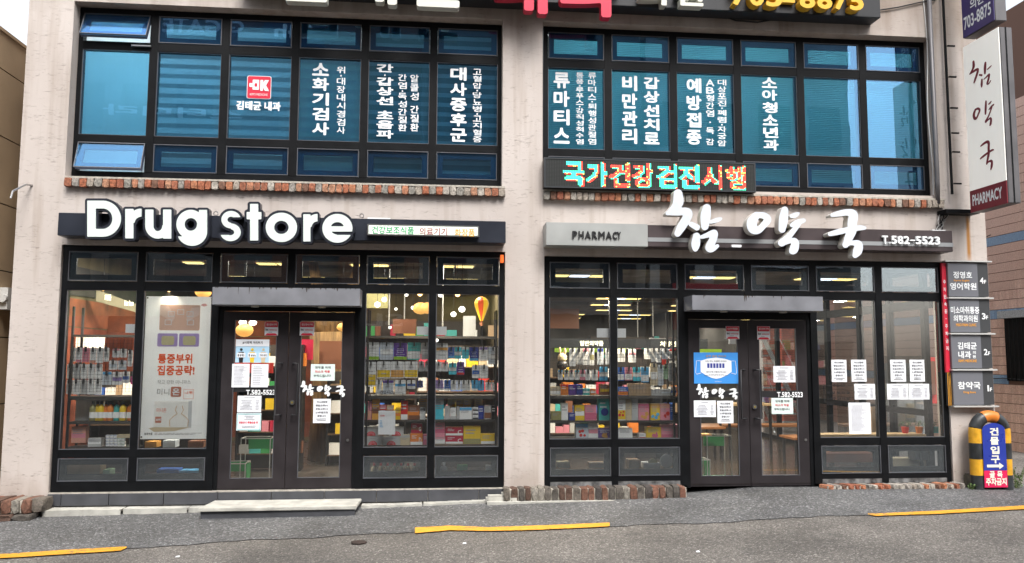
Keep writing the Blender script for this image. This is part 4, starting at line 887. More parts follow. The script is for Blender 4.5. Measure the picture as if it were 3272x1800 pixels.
for k in ('cham', 'yak', 'guk'):
    fr, sd_ = brush_mesh(k, bm_fn(YB), 1.0, bm_fn(-.51)); L_ = obj('letter', sd_, M_SIDE, RS, smooth=True); obj('letter_face', fr, LIT2, L_)
x0, x1, z0, z1 = rectpx(2337, 783, 2368, 791, -.52); obj('letter', rrect(x0, x1, z0, z1, -.54, .012, -.5), M_WHITE, RS)
p = at(2975, 727, -.4); single('loose_tube', MB().box(p[0], p[0]+.22, -.42, -.38, 3.79, 3.815), M_WHITE, 'white fluorescent fitting lying on the right end of the pharmacy sign', 'lamp')

# top sign, mostly above the frame
TS = thing('clinic_sign', 'big black clinic sign above the upper windows with white red and yellow block letters', 'sign', (3, -.2, 7.2))
xe = at(2814, 40, -.5)[0]; zb_ = at(2814, 57, -.5)[1]; xs_ = at(1575, 5, -.5)[0]
obj('sign_box', MB().box(-1.6, xe, -.5, -.2, zb_, zb_+1.1), mat('dull_black_sign', (.02, .021, .024), .5, .1, .3, 2), TS, bevel=.008)
M_CRM = mat('cream_letter', (.62, .62, .55), .35); M_SR = mat('red_letter', (.60, .03, .07), .35); M_GD = mat('golden_letter', (.72, .42, .03), .35)
def top_letter(ch, u0, u1, vb_, ph_, m, y=-.64):
    x0_, zb2 = at(u0, vb_, y); x1_ = at(u1, vb_, y)[0]; obj('letter', put(MB(), ch, (x0_, -.5, zb2), x1_-x0_, ph_, .15, .035), m, TS)
for a in [('김', 880, 1046, 2, .72), ('태', 1105, 1268, 10, .78), ('균', 1312, 1484, 20, .74)]: top_letter(*a, M_CRM)
for a in [('내', 1580, 1750, 39, .85), ('과', 1788, 1984, 50, .9)]: top_letter(*a, M_SR)
for a in [('의', 2040, 2130, 15, .36), ('원', 2160, 2247, 18, .36)]: top_letter(*a, M_CRM)
us = [2330, 2386, 2440, 2496, 2546, 2602, 2656, 2706, 2756]
for i, ch in enumerate('703-8875'):
    vb_ = 22+i*2.4
    if ch == '-': x0_, z_ = at(us[i]+3, vb_-22, -.58); x1_ = at(us[i+1]-5, vb_, -.58)[0]; obj('letter', MB().box(x0_, x1_, -.58, -.5, z_, z_+.055), M_GD, TS)
    else: top_letter(ch, us[i]+(3), us[i+1]-3, vb_, .30, M_GD, -.58)
cab = [at(u, v, -.22) for u, v in ((2240, 14), (2290, 45), (2350, 66), (2420, 72), (2480, 62), (2520, 48))]
single('cable', MB().tube([(x, -.225, z) for x, z in cab], .011, 6), M_BLACK, 'black cable drooping below the clinic sign', 'cable')
cab = [at(u, v, -.22) for u, v in ((2812, 33), (2870, 24), (2940, 8), (2985, 2), (3000, -20))]
single('cable', MB().tube([(x, -.225, z) for x, z in cab], .01, 6), M_BLACK, 'thin dark cable running from the clinic sign end towards the downpipe', 'cable')

# LED board: the words are sampled on a grid of diodes
x0, z1 = at(1738, 514, -.36); x1, z0 = at(2416, 604, -.36); z0, z1 = 4.335, 4.79
LS = thing('led_sign', 'black led dot board with red and green running words on the sill', 'sign', ((x0+x1)/2, -.25, z0))
obj('housing', MB().box(x0, x1, -.36, -.21, z0, z1), M_BLACK, LS, bevel=.006)
obj('bezel', MB().ring(x0+.004, x1-.004, z0+.004, z1-.004, .02, -.368, -.358), mat('dark_bezel', (.04, .045, .05), .4), LS)
NC, NR = 128, 20; gx0, gx1, gz0, gz1 = x0+.035, x1-.035, z0+.03, z1-.03; px2 = (gx1-gx0)/NC; pz2 = (gz1-gz0)/NR
grid = np.zeros((NC, NR), int); off = MB(); red = MB(); grn = MB(); amb = MB()
for k, ch in enumerate('국가건강검진시행'):
    pl_, _ = bold_glyphs(ch, .028, 40); vv = []; ff = []
    for p in pl_: ff.append(tuple(range(len(vv), len(vv)+len(p)))); vv += [(a, b, 0) for a, b in p]
    bv = BVHTree.FromPolygons(vv, ff)
    c0 = 10+int(k*14.3); w_ = 13; main, sh = (1, 2) if k in (2, 3, 6, 7) else (2, 1); g = np.zeros((w_+1, NR), bool)
    for i in range(w_):
        for j in range(NR-1):
            if bv.ray_cast(Vector(((i+.5)/w_, (j+.5-.5)/(NR-2), 1)), Vector((0, 0, -1)))[0] is not None: g[i, j] = True
    for i in range(w_):
        for j in range(NR):
            if g[i, j]: grid[c0+i, j] = main
            elif (i and j < NR-1 and g[i-1, min(NR-1, j+1)]) or (i and g[i-1, j]): grid[c0+i, j] = max(grid[c0+i, j], sh) if not grid[c0+i, j] else grid[c0+i, j]
for i in range(NC):
    for j in range(NR):
        cx, cz = gx0+(i+.5)*px2, gz0+(j+.5)*pz2; q = {0: off, 1: red, 2: grn}[int(grid[i, j])]; s_ = .30 if grid[i, j] == 0 else .37
        if grid[i, j] == 1 and R.random() < .12: q = amb
        q.quad((cx-px2*s_, -.3635, cz-pz2*s_), (cx+px2*s_, -.3635, cz-pz2*s_), (cx+px2*s_, -.3635, cz+pz2*s_), (cx-px2*s_, -.3635, cz+pz2*s_))
for nm, q, m in (('unlit_diodes', off, mat('unlit_diode', (.05, .055, .05), .3)), ('red_diodes', red, mat('red_diode', (.9, .02, .02), .4, emit=2.2, ecol=(1, .05, .03))), ('green_diodes', grn, mat('green_diode', (.05, .8, .4), .4, emit=1.3, ecol=(.06, 1, .5))), ('amber_diodes', amb, mat('amber_diode', (.9, .5, .1), .4, emit=2, ecol=(1, .6, .1)))):
    obj(nm, q, m, LS, kind='stuff')

# floor directory on the right pilaster
M_DG = mat('slate_plate', (.15, .155, .175), .45); M_DK = mat('charcoal_plate', (.045, .047, .05), .45); M_LIP = mat('pale_steel_lip', (.6, .6, .58), .4, .4); M_ORG = mat('orange_print', (.75, .33, .03), .5)
DY = -.28; xd0, xd1, xd2 = 9.078, 9.56, 9.735
plates = [(842, 948, '4F', [('정영호', 3046, 868, 3106, 890, 'w'), ('Karma English', 3048, 894, 3098, 901, 'o'), ('영어학원', 3036, 904, 3120, 927, 'w')], 'grey directory plate for the fourth floor english academy, topmost'),
          (956, 1062, '3F', [('미소마취통증', 3038, 980, 3129, 1003, 'w'), ('의학과의원', 3047, 1007, 3124, 1029, 'w'), ('MISO PAIN CLINIC', 3055, 1034, 3120, 1043, 'o')], 'grey directory plate for the third floor pain clinic'),
          (1070, 1177, '2F', [('김태균', 3060, 1094, 3121, 1117, 'w'), ('내과', 3062, 1122, 3103, 1145, 'w'), ('의', 3108, 1122, 3118, 1132, 'w'), ('원', 3108, 1135, 3118, 1145, 'w'), ("KIM'S MEDICINE", 3063, 1149, 3121, 1158, 'o')], 'grey directory plate for the second floor medicine clinic'),
          (1184, 1294, '1F', [('참약국', 3061, 1220, 3133, 1244, 'w'), ('Drug Store', 3079, 1250, 3118, 1259, 'o')], 'grey directory plate for the ground floor pharmacy, lowest')]
for v0, v1, fl, tx, lb_ in plates:
    z1 = at(3090, v0, DY)[1]; z0 = at(3090, v1, DY)[1]
    t = thing('directory_sign', lb_, 'sign', (9.4, -.2, z0), 'floor plates on the right pilaster')
    obj('plate', MB().box(xd0, xd1, DY, -.2, z0, z1), M_DG, t); obj('number_plate', MB().box(xd1+.003, xd2, DY+.006, -.2, z0, z1), M_DK, t)
    obj('lip', MB().box(xd0-.02, xd2+.05, DY-.03, -.2, z0-.035, z0-.012), M_LIP, t)
    w_, o_ = MB(), MB()
    for b_, a, c, d, e, k in tx: textpx(w_ if k == 'w' else o_, b_, a, c, d, e, DY-.003, 0, .025)
    vm = (v0+v1)/2+4; textpx(w_, fl[0], (3131 if fl[0] != '1' else 3136)+(v0-842)*.056, vm-12, (3143 if fl[0] != '1' else 3141.5)+(v0-842)*.056, vm+8, DY-.001, 0, .03); textpx(w_, 'F', 3144.5+(v0-842)*.056, vm-4, 3151+(v0-842)*.056, vm+8, DY-.001, 0, .03)
    obj('lettering', w_, M_WHITE, t); obj('small_lettering', o_, M_ORG, t)
single('steel_lip', MB().box(xd0-.05, xd2+.05, DY-.03, -.2, at(3090, 838, DY)[1], at(3090, 838, DY)[1]+.02), M_LIP, 'thin pale steel ledge above the fourth floor plate', 'ledge')
t = thing('warning_strip', 'narrow red vertical no parking strip ending in yellow and black stripes', 'sign', (9.1, -.2, 1.3))
xr0, xr1 = 9.008, 9.073; zA, zB, zC = at(3015, 841, -.24)[1], at(3030, 1190, -.24)[1], at(3035, 1297, -.24)[1]
obj('red_strip', MB().box(xr0, xr1, -.24, -.2, zB, zA), M_RED, t)
mb = MB(); n_ = 0
for i, ch in enumerate('주차단속중·주차금지'):
    zz = at(3015, 893+i*23.5, -.24)[1]
    if ch == '·': mb.disc(9.040, -.243, zz-.04, .008, 8)
    else: put(mb, ch, (9.019, -.243, zz-.075), .042, .065, 0, .02)
obj('lettering', mb, M_WHITE, t)
for k in range(6): obj('hazard_stripe', MB().box(xr0+k*.0108, xr0+(k+1)*.0108-.0005, -.24, -.2, zC, zB-.003), M_YEL if k % 2 else M_BLACK, t)

# hanging signs, perpendicular to the facade
xv = 9.32
yA, zA = atx(3077, 152, xv); yB, zB = atx(3193, 85, xv); yC, zC = atx(3101, 676, xv); yD, zD = atx(3219, 654, xv)
YW, YO = (yA+yC)/2, (yB+yD)/2; ZT, ZB = (zA+zB)/2, (zC+zD)/2
xo = at(3250, 400, YO)[0]
M_GF = mat('grey_sign_frame', (.13, .125, .13), .45, .4, .15, 3); M_YW = mat('sun_yellowed_panel_added_glow', (.90, .885, .83), .5, 0, .05, 1.5, stretch=(1, 2, .3), emit=.12, ecol=(1, .97, .9)); M_MRN = mat('maroon', (.2, .02, .03), .5); M_PUR = mat('violet_navy_panel', (.045, .03, .15), .4, 0, .3, 1.5)  # yellowed face panel carries a slight added glow to brighten it
VS = thing('hanging_sign', 'tall white vertical sign with dark red brush letters hung off the right pilaster', 'sign', (xv+.1, YW, ZB))
obj('sign_case', MB().box(xv+.012, xo, YO, YW, ZB, ZT), M_GF, VS, bevel=.008)
obj('case_seam', MB().box((xv+xo)/2-.01, (xv+xo)/2+.01, YO-.006, YO, ZB, ZT), M_FRAME, VS)
zm = ZB+.33
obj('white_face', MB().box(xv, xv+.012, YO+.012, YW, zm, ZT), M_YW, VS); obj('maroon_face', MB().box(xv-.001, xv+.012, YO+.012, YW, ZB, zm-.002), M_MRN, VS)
put_r = Vector((0, -1, 0))
wd = YW-YO
obj('lettering', put(MB(), 'PHARMACY', (xv-.004, YW-wd*.07, ZB+.09), wd*.80, .17, 0, .03, right=put_r), M_WHITE, VS)
def vs_fn(key, z1_, h_, w_, y0_):
    P = [p for s in BR[key] for p in s]; a0, a1 = min(p[0] for p in P)-30, max(p[0] for p in P)+30; b0, b1 = min(p[1] for p in P)-30, max(p[1] for p in P)+30
    return lambda px, py: (xv-.004, y0_-(px-a0)/(a1-a0)*w_, z1_-(py-b0)/(b1-b0)*h_)
Hh = ZT-zm
for key, f0, fh, fy, fw in (('cham', .13, .215, .14, .66), ('yak', .435, .185, .2, .6), ('guk', .70, .21, .32, .42)):
    fr, _ = brush_mesh(key, vs_fn(key, ZT-Hh*f0, Hh*fh, wd*fw, YW-wd*fy), .62); obj('lettering', fr, M_MRN, VS)
yE, zE = atx(3072, 132, xv); yF, zF = atx(3178, 62, xv)
PS = thing('hanging_sign', 'violet clinic sign with phone number hung above the tall white sign', 'sign', (xv+.1, YW, ZT+.1))
zb2 = (zE+zF)/2; yo2 = yF
obj('sign_case', MB().box(xv+.012, xo-.01, yo2, YW-.02, zb2, zb2+2.6), M_GF, PS, bevel=.008); obj('violet_face', MB().box(xv, xv+.012, yo2+.01, YW-.02, zb2+.01, zb2+2.59), M_PUR, PS)
w2 = YW-yo2
obj('lettering', put(put(put(put(MB(), '703-8875', (xv-.004, YW-w2*.08, zb2+.12), w2*.84, .2, 0, .02, right=put_r), '의', (xv-.004, YW-w2*.30, zb2+.37), w2*.19, .17, 0, .02, right=put_r), '원', (xv-.004, YW-w2*.52, zb2+.37), w2*.19, .17, 0, .02, right=put_r), '과', (xv-.004, YW-w2*.2, zb2+.66), w2*.5, .4, 0, .03, right=put_r), M_WHITE, PS)
br_ = thing('sign_bracket', 'black steel ladder bracket holding the hanging signs on the pilaster', 'bracket', (9.15, -.25, 4.2))
for xx in (9.19,): obj('rail', MB().box(xx, xx+.028, -.30, -.27, 4.4, 8.2), M_FRAME, br_)
for zz in (4.55, 5.05, 5.35, 5.75, 6.25, 6.75): obj('rung', MB().box(9.218, xv+.02, -.33, -.305, zz, zz+.022), M_FRAME, br_)
obj('foot_box', MB().box(9.0, 9.55, -.42, -.2, 4.08, 4.14), M_FRAME, br_)
pp = [at(3020, 0, -.28), at(3034, 300, -.28), at(3052, 560, -.28)]
single('downpipe', MB().tube([(8.98, -.27, 8.5), (8.98, -.27, 4.6), (8.97, -.27, 4.25)], .035, 10), M_GF, 'dark grey rainwater pipe left of the hanging signs', 'pipe', smooth=True)
single('white_cable', MB().tube([(8.93+.02*math.sin(z*3), -.215, z) for z in np.linspace(4.4, 7.9, 14)], .009, 6), M_LIP, 'thin white cable clipped beside the upper right window', 'cable')
t = thing('wire_tangle', 'tangle of dusty wires hanging where the pharmacy sign meets the pilaster', 'wires', (9.05, -.22, 4.0))
for k in range(6):
    a = Vector((9.08+R.uniform(-.06, .06), -.22, 4.12)); pts = [a+Vector((R.uniform(-.05, .05)+(j*-.035), -.01-R.uniform(0, .03), -j*.07)) for j in range(6)]
    obj('wire', MB().tube(pts, .008, 5), M_LIP if k % 2 else M_BLACK, t)
p = at(1603, 827, -.2); single('alarm_light', MB().box(p[0]-.02, p[0]+.025, -.25, -.17, p[1]-.06, p[1]+.05), mat('orange_lens', (.8, .14, .03), .3, emit=.4), 'small orange red alarm light at the top right of the left shopfront', 'lamp')

# ------------------------------------------------------------------ striped bollard with entrance sign
bx0, by0, bz0 = atg(3115, 1561); bx1, by1, _ = atg(3226, 1566)
cxb, cyb = (bx0+bx1)/2, (by0+by1)/2
BO = thing('bollard', 'black and yellow striped steel arch bollard by the alley mouth', 'bollard', (cxb, cyb, gz(cxb, cyb)))
hw = (bx1-bx0)/2; H_ = at(3160, 1316, cyb)[1]-.07; r_ = .092; g0 = gz(cxb, cyb)-.02
path = []; rc = .23
for z in np.linspace(g0, H_-rc, 25): path.append((-hw, z))
for t in np.linspace(0, math.pi/2, 9)[1:]: path.append((-hw+rc-rc*math.cos(t), H_-rc+rc*math.sin(t)))
for x in np.linspace(-hw+rc, hw-rc, 3)[1:]: path.append((x, H_))
for t in np.linspace(0, math.pi/2, 9)[1:]: path.append((hw-rc+rc*math.sin(t), H_-rc+rc*math.cos(t)))
for z in np.linspace(H_-rc, g0, 25)[1:]: path.append((hw, z))
L_ = [0]
for a, b in zip(path[:-1], path[1:]): L_.append(L_[-1]+math.hypot(b[0]-a[0], b[1]-a[1]))
def along(s):
    i = max(0, min(len(L_)-2, int(np.searchsorted(L_, s))-1)); t = (s-L_[i])/max(1e-6, L_[i+1]-L_[i]); a, b = path[i], path[i+1]; return (cxb+a[0]+(b[0]-a[0])*t, cyb, a[1]+(b[1]-a[1])*t)
M_BY = mat('scuffed_yellow_enamel', (.66, .34, .02), .45, 0, .25, 9, .2, 30); M_BB = mat('scuffed_black_enamel', (.025, .028, .03), .4, 0, .5, 9, .2, 30); M_OB = mat('orange_reflective_band', (.55, .17, .02), .35)
tot = L_[-1]; mid = tot/2; bands = [(mid-.105, mid+.105, M_OB)]; s = mid+.105; k = 0
for d, m in ((.20, M_BB), (.215, M_BY), (.235, M_BB), (.235, M_BY), (.235, M_BB), (.23, M_BY), (.3, M_BB)):
    bands += [(s, min(tot, s+d), m), (max(0, tot-s-d), tot-s, m)]; s += d
for a, b, m in bands:
    if b-a < .01: continue
    n = max(3, int((b-a)/.03)); obj('band', MB().tube([along(a+(b-a)*i/n) for i in range(n+1)], r_, 20, cap=False), m, BO, smooth=True)
bw = hw-r_+.045
BS = thing('entrance_sign', 'blue and crimson metal entrance arrow plate framed by the striped bollard', 'sign', (cxb, cyb-.09, g0+.05))
ys_ = cyb-.095; zt_ = H_-.09; zb_ = g0+.06; zc_ = zb_+(zt_-zb_)*.262
pl = MB(); top = [(cxb+bw*.98*math.cos(t), ys_, zt_-.10+.10*math.sin(t)) for t in np.linspace(0, math.pi, 13)]
pl.quad((cxb-bw, ys_, zc_), (cxb+bw, ys_, zc_), *top); pl2 = MB().box(cxb-bw, cxb+bw, ys_+.004, ys_+.012, zb_, zt_-.1)
M_BLU = mat('royal_blue_enamel', (.02, .04, .30), .3, 0, .1, 6); M_CRI = mat('crimson_enamel', (.66, .015, .09), .3, 0, .1, 6)
obj('plate', pl2, M_CHROME, BS); obj('blue_face', pl, M_BLU, BS); obj('crimson_face', MB().quad((cxb-bw, ys_, zb_), (cxb+bw, ys_, zb_), (cxb+bw, ys_, zc_-.001), (cxb-bw, ys_, zc_-.001)), M_CRI, BS)
tx = MB(); hh = zt_-zc_
for i, ch in enumerate('건물입구'): put(tx, ch, (cxb-.065, ys_-.003, zt_-.06-(i+1)*hh*.195+.012), .14, hh*.165, 0, .04)
za_ = zc_+hh*.095; aw = bw*.72
tx.quad((cxb-aw, ys_-.003, za_-.02), (cxb+aw*.45, ys_-.003, za_-.02), (cxb+aw*.45, ys_-.003, za_+.02), (cxb-aw, ys_-.003, za_+.02)); tx.quad((cxb+aw*.45, ys_-.003, za_-.05), (cxb+aw, ys_-.003, za_), (cxb+aw*.45, ys_-.003, za_+.05))
put(tx, '골', (cxb-.10, ys_-.003, zb_+(zc_-zb_)*.56), .085, .10, 0, .035); put(tx, '목', (cxb+.02, ys_-.003, zb_+(zc_-zb_)*.56), .085, .10, 0, .035); put(tx, '주차금지', (cxb-bw*.88, ys_-.003, zb_+(zc_-zb_)*.12), bw*1.78, .11, 0, .04)
obj('lettering', tx, mat('cream_print', (.8, .77, .65), .5), BS)
# stone step and weeds at the bollard
single('stone_block', MB().box(9.22, 9.75, -.42, -.2, -.15, .14), mat('mossy_stone', (.09, .08, .06), .95, 0, .4, 8, .8, 20), 'dark mossy stone block at the foot of the right pilaster', 'stone', bevel=.02)
def weed(x, y, n, h, label):
    t = thing('weed', label, 'plant', (x, y, gz(x, y)-.01)); mb = MB(); st = MB()
    for k in range(n):
        a = R.uniform(0, 6.28); ln = h*R.uniform(.5, 1); p = Vector((x+R.uniform(-.05, .05), y+R.uniform(-.05, .05), gz(x, y))); d = Vector((math.cos(a)*.45, math.sin(a)*.3, 1))
        st.tube([p, p+d*ln*.5, p+d*ln], .0025, 4)
        for j in range(9):
            q = p+d*ln*(j+1)/9+Vector((R.uniform(-.02, .02), R.uniform(-.02, .02), 0)); e = Vector((R.uniform(-1, 1), R.uniform(-1, 1), R.uniform(-.2, .6))).normalized()*.03; f_ = e.cross(Vector((R.random(), R.random(), R.random()))).normalized()*.011
            mb.quad(q, q+e*.5+f_, q+e, q+e*.5-f_)
    obj('stems', st, mat('weed_stem', (.12, .16, .05), .8), t, kind='stuff'); obj('leaves', mb, mat('weed_leaf', (.10, .17, .05), .7, 0, .3, 20), t, kind='stuff')
wx, wy, _ = atg(3247, 1560); weed(wx, wy, 16, .34, 'bushy green weed growing right of the striped bollard'); weed(9.18, -.45, 5, .09, 'tiny green weed sprouting between pilaster foot and bollard')

# ------------------------------------------------------------------ notices, posters and stickers on the glass
CO = {'white': (.86, .87, .88), 'grey': (.42, .43, .44), 'pale': (.6, .66, .74), 'cyan': (.08, .55, .70), 'sky blue': (.10, .42, .75), 'blue': (.05, .15, .52), 'navy': (.03, .05, .28), 'purple': (.12, .05, .30), 'violet': (.3, .22, .5), 'teal': (.08, .48, .46), 'green': (.05, .34, .10),
      'lime': (.35, .62, .05), 'yellow': (.80, .55, .03), 'orange': (.78, .24, .04), 'amber': (.70, .36, .08), 'red': (.62, .04, .03), 'crimson': (.48, .02, .06), 'pink': (.75, .28, .36), 'rose': (.62, .14, .25), 'magenta': (.7, .05, .3), 'salmon': (.72, .36, .28), 'brown': (.22, .09, .05),
      'cardboard': (.42, .30, .19), 'beige': (.60, .50, .34), 'black': (.02, .02, .022), 'silver': (.5, .51, .52), 'olive': (.30, .28, .12), 'light green': (.4, .6, .4)}
def pc(n_): return mat('print_'+n_.replace(' ', '_'), CO[n_], .42)
YG = -.152
def lines(mb, x0, x1, z0, z1, n_, y, fill=.45, r=None, cent=False):
    r = r or R; dz = (z1-z0)/n_
    for i in range(n_):
        w_ = (x1-x0)*r.uniform(.55, 1); a = (x0+x1)/2-w_/2 if cent else x0; zc = z1-(i+.5)*dz; h_ = dz*fill/2; s_ = a
        while s_ < a+w_-.004:
            b = min(a+w_, s_+(x1-x0)*r.uniform(.04, .13)); mb.quad((s_, y, zc-h_), (b, y, zc-h_), (b, y, zc+h_), (s_, y, zc+h_)); s_ = b+(x1-x0)*.018
    return mb
def sheet(label, u0, v0, u1, v1, base=None, y=YG, name='notice', cat='notice', border=None):
    x0, x1, z0, z1 = rectpx(u0, v0, u1, v1, y)
    t = thing(name, label, cat, ((x0+x1)/2, y, z0)); bow = [R.uniform(0, .006) for _ in range(3)]; mb = MB()
    for j in range(4):
        for i in range(3):
            f = lambda a, b: (x0+(x1-x0)*a/3, y-.001-.004*math.sin(a*1.3+b+bow[0]*900)**2, z0+(z1-z0)*b/4)
            mb.quad(f(i, j), f(i+1, j), f(i+1, j+1), f(i, j+1))
    obj('paper', mb, base or M_PAPER, t)
    return t, x0, x1, z0, z1, y-.0065
def hours(label, u0, v0, u1, v1):
    t, x0, x1, z0, z1, y = sheet(label, u0, v0, u1, v1); w_, h_ = x1-x0, z1-z0; mb = MB()
    for i, (s_, a, b) in enumerate((('마스크판매', .2, .8), ('평일:오후4시', .14, .86), ('토일:오후1시', .14, .86), ('2.4주일요일', .14, .86), ('문엽니다', .25, .75))): put(mb, s_, (x0+w_*a, y, z1-h_*(.17+.145*i)), w_*(b-a), h_*.085, 0, .03)
    lines(mb, x0+w_*.15, x1-w_*.15, z0+h_*.07, z0+h_*.2, 2, y, .4, cent=True); obj('print', mb, M_INKD, t, kind='stuff')
def table_note(label, u0, v0, u1, v1):
    t, x0, x1, z0, z1, y = sheet(label, u0, v0, u1, v1); w_, h_ = x1-x0, z1-z0; mb = MB()
    lines(mb, x0+w_*.25, x1-w_*.25, z1-h_*.15, z1-h_*.08, 1, y, .6, cent=True); lines(mb, x0+w_*.1, x0+w_*.66, z0+h_*.12, z1-h_*.25, 7, y, .45, cent=True); lines(mb, x0+w_*.74, x0+w_*.92, z0+h_*.12, z1-h_*.25, 7, y, .45, cent=True); obj('print', mb, M_INK, t, kind='stuff')
def letter_note(label, u0, v0, u1, v1, n_=16, m=M_INK):
    t, x0, x1, z0, z1, y = sheet(label, u0, v0, u1, v1); w_, h_ = x1-x0, z1-z0; mb = MB()
    lines(mb, x0+w_*.12, x1-w_*.12, z0+h_*.1, z1-h_*.08, n_, y, .3); obj('print', mb, m, t, kind='stuff')
def kt(label, u0, v0, u1, v1, head, y=YG):
    t, x0, x1, z0, z1, y = sheet(label, u0, v0, u1, v1, name='sticker', cat='sticker'); w_, h_ = x1-x0, z1-z0
    obj('red_band', MB().quad((x0+w_*.03, y, z1-h_*.38), (x1-w_*.03, y, z1-h_*.38), (x1-w_*.03, y, z1-h_*.02), (x0+w_*.03, y, z1-h_*.02)).quad((x0+w_*.03, y, z0+h_*.02), (x1-w_*.03, y, z0+h_*.02), (x1-w_*.2, y, z0+h_*.17), (x0+w_*.2, y, z0+h_*.17)), M_RED, t)
    obj('lettering', put(MB(), head, (x0+w_*.12, y-.001, z1-h_*.28), w_*.76, h_*.17, 0, .02), M_WHITE, t)
    obj('brand_lettering', put(MB(), 'kt', (x0+w_*.08, y-.001, z1-h_*.64), w_*.2, h_*.16, 0, .03), M_INKD, t); obj('brand_name', put(MB(), 'telecop', (x0+w_*.34, y-.001, z1-h_*.66), w_*.58, h_*.14, 0, .02), M_RED, t)
    obj('print', lines(MB(), x0+w_*.3, x1-w_*.3, z0+h_*.22, z0+h_*.28, 1, y-.001, .8), M_INK, t, kind='stuff')
kt('red and white security sticker at the top right of the left pair\'s left door', 846, 1029, 889, 1073, '첨단경비구역')
kt('red and white security sticker at the top left of the left pair\'s right door', 958, 1029, 1004, 1073, '첨단경비구역')
kt('red and white camera sticker at the top right of the right pair\'s left door', 2319, 1043, 2362, 1084, 'CCTV작동중')
kt('red and white security sticker at the top left of the right pair\'s right door', 2419, 1043, 2460, 1086, '첨단경비구역')
# social distancing poster
M_PB = mat('light_blue_print', (.42, .66, .85), .6)
t, x0, x1, z0, z1, y = sheet('pale blue distancing poster with three standing figures on the left door', 753, 1085, 860, 1159, M_PB, name='poster', cat='poster'); w_, h_ = x1-x0, z1-z0
obj('white_band', MB().quad((x0, y, z0+h_*.7), (x1, y, z0+h_*.7), (x1, y, z1), (x0, y, z1)), M_PAPER, t)
obj('lettering', put(MB(), '#사회적 거리두기', (x0+w_*.2, y-.001, z0+h_*.80), w_*.6, h_*.12, 0, .035), M_INKD, t)
for cx, s_, c in ((.17, '줄 설 때도', 'black'), (.5, '1m', 'yellow'), (.83, '거리 유지', 'beige')):
    X0 = x0+w_*cx
    obj('figure', MB().disc(X0, y-.001, z0+h_*.56, h_*.06, 12).quad((X0-w_*.055, y-.001, z0+.002), (X0+w_*.055, y-.001, z0+.002), (X0+w_*.08, y-.001, z0+h_*.46), (X0-w_*.08, y-.001, z0+h_*.46)), pc(c), t)
    obj('placard', MB().quad((X0-w_*.13, y-.002, z0+h_*.22), (X0+w_*.13, y-.002, z0+h_*.22), (X0+w_*.13, y-.002, z0+h_*.42), (X0-w_*.13, y-.002, z0+h_*.42)), M_PAPER, t)
    obj('lettering', put(MB(), s_, (X0-w_*.10, y-.003, z0+h_*.265), w_*.2, h_*.10, 0, .03), M_INKD, t)
letter_note('white text sheet left of the calendar sheet on the left door', 741, 1163, 797, 1238, 14)
letter_note('white calendar sheet right of the text sheet on the left door', 803, 1164, 857, 1238, 11)
table_note('white table sheet just under the phone number of the left door', 759, 1265, 835, 1318)
t, x0, x1, z0, z1, y = sheet('white card with teal border and red line low on the left door', 756, 1321, 834, 1376); w_, h_ = x1-x0, z1-z0
obj('border', MB().ring(x0+.008, x1-.008, z0+.008, z1-.008, .006, y-.001, y), pc('teal'), t); obj('lettering', put(MB(), '경찰관이 특별순찰 중', (x0+w_*.1, y-.001, z0+h_*.4), w_*.78, h_*.13, 0, .03), M_RED, t)
obj('print', lines(lines(MB(), x0+w_*.3, x1-w_*.25, z0+h_*.6, z0+h_*.88, 3, y-.001, .5, cent=True), x0+w_*.2, x1-w_*.2, z0+h_*.14, z0+h_*.3, 2, y-.001, .5, cent=True), M_INK, t, kind='stuff')
def mask_card(label, u0, v0, u1, v1):
    t, x0, x1, z0, z1, y = sheet(label, u0, v0, u1, v1, mat('mint_white_card', (.68, .80, .76), .6)); w_, h_ = x1-x0, z1-z0
    obj('lettering', put(put(MB(), '모두를 위해', (x0+w_*.18, y, z0+h_*.72), w_*.64, h_*.16, 0, .015), '부탁드립니다.', (x0+w_*.12, y, z0+h_*.22), w_*.74, h_*.16, 0, .015), M_INKD, t)
    obj('red_lettering', put(MB(), '마스크 착용', (x0+w_*.18, y, z0+h_*.47), w_*.62, h_*.16, 0, .02), M_RED, t)
mask_card('mint white mask card above the brush lettering of the left pair', 993, 1164, 1070, 1217); mask_card('mint white mask card below the phone number of the right pair', 2465, 1272, 2534, 1323)
hours('white mask sale sheet under the brush lettering of the left pair', 1001, 1275, 1056, 1352)
hours('white mask sale sheet beside the table sheet on the right pair', 2292, 1281, 2343, 1353)
table_note('white table sheet under the brush lettering of the right pair', 2217, 1280, 2287, 1333); table_note('white table sheet above the phone number of the right pair', 2471, 1170, 2541, 1222)
hours('white mask sale sheet, leftmost of four beside the right doors', 2657, 1150, 2705, 1221); hours('white mask sale sheet, second of four beside the right doors', 2720, 1150, 2768, 1220)
hours('white mask sale sheet, third of four beside the right doors', 2845, 1150, 2894, 1220); hours('white mask sale sheet, rightmost of four beside the right doors', 2907, 1150, 2954, 1220)
table_note('white table sheet under the second mask sale sheet', 2730, 1227, 2796, 1277); table_note('white table sheet under the third mask sale sheet', 2834, 1227, 2902, 1277); table_note('white table sheet under the rightmost mask sale sheet', 2904, 1227, 2969, 1277)
letter_note('tall creased white letter sheet low beside the right doors', 2712, 1287, 2782, 1387, 22)
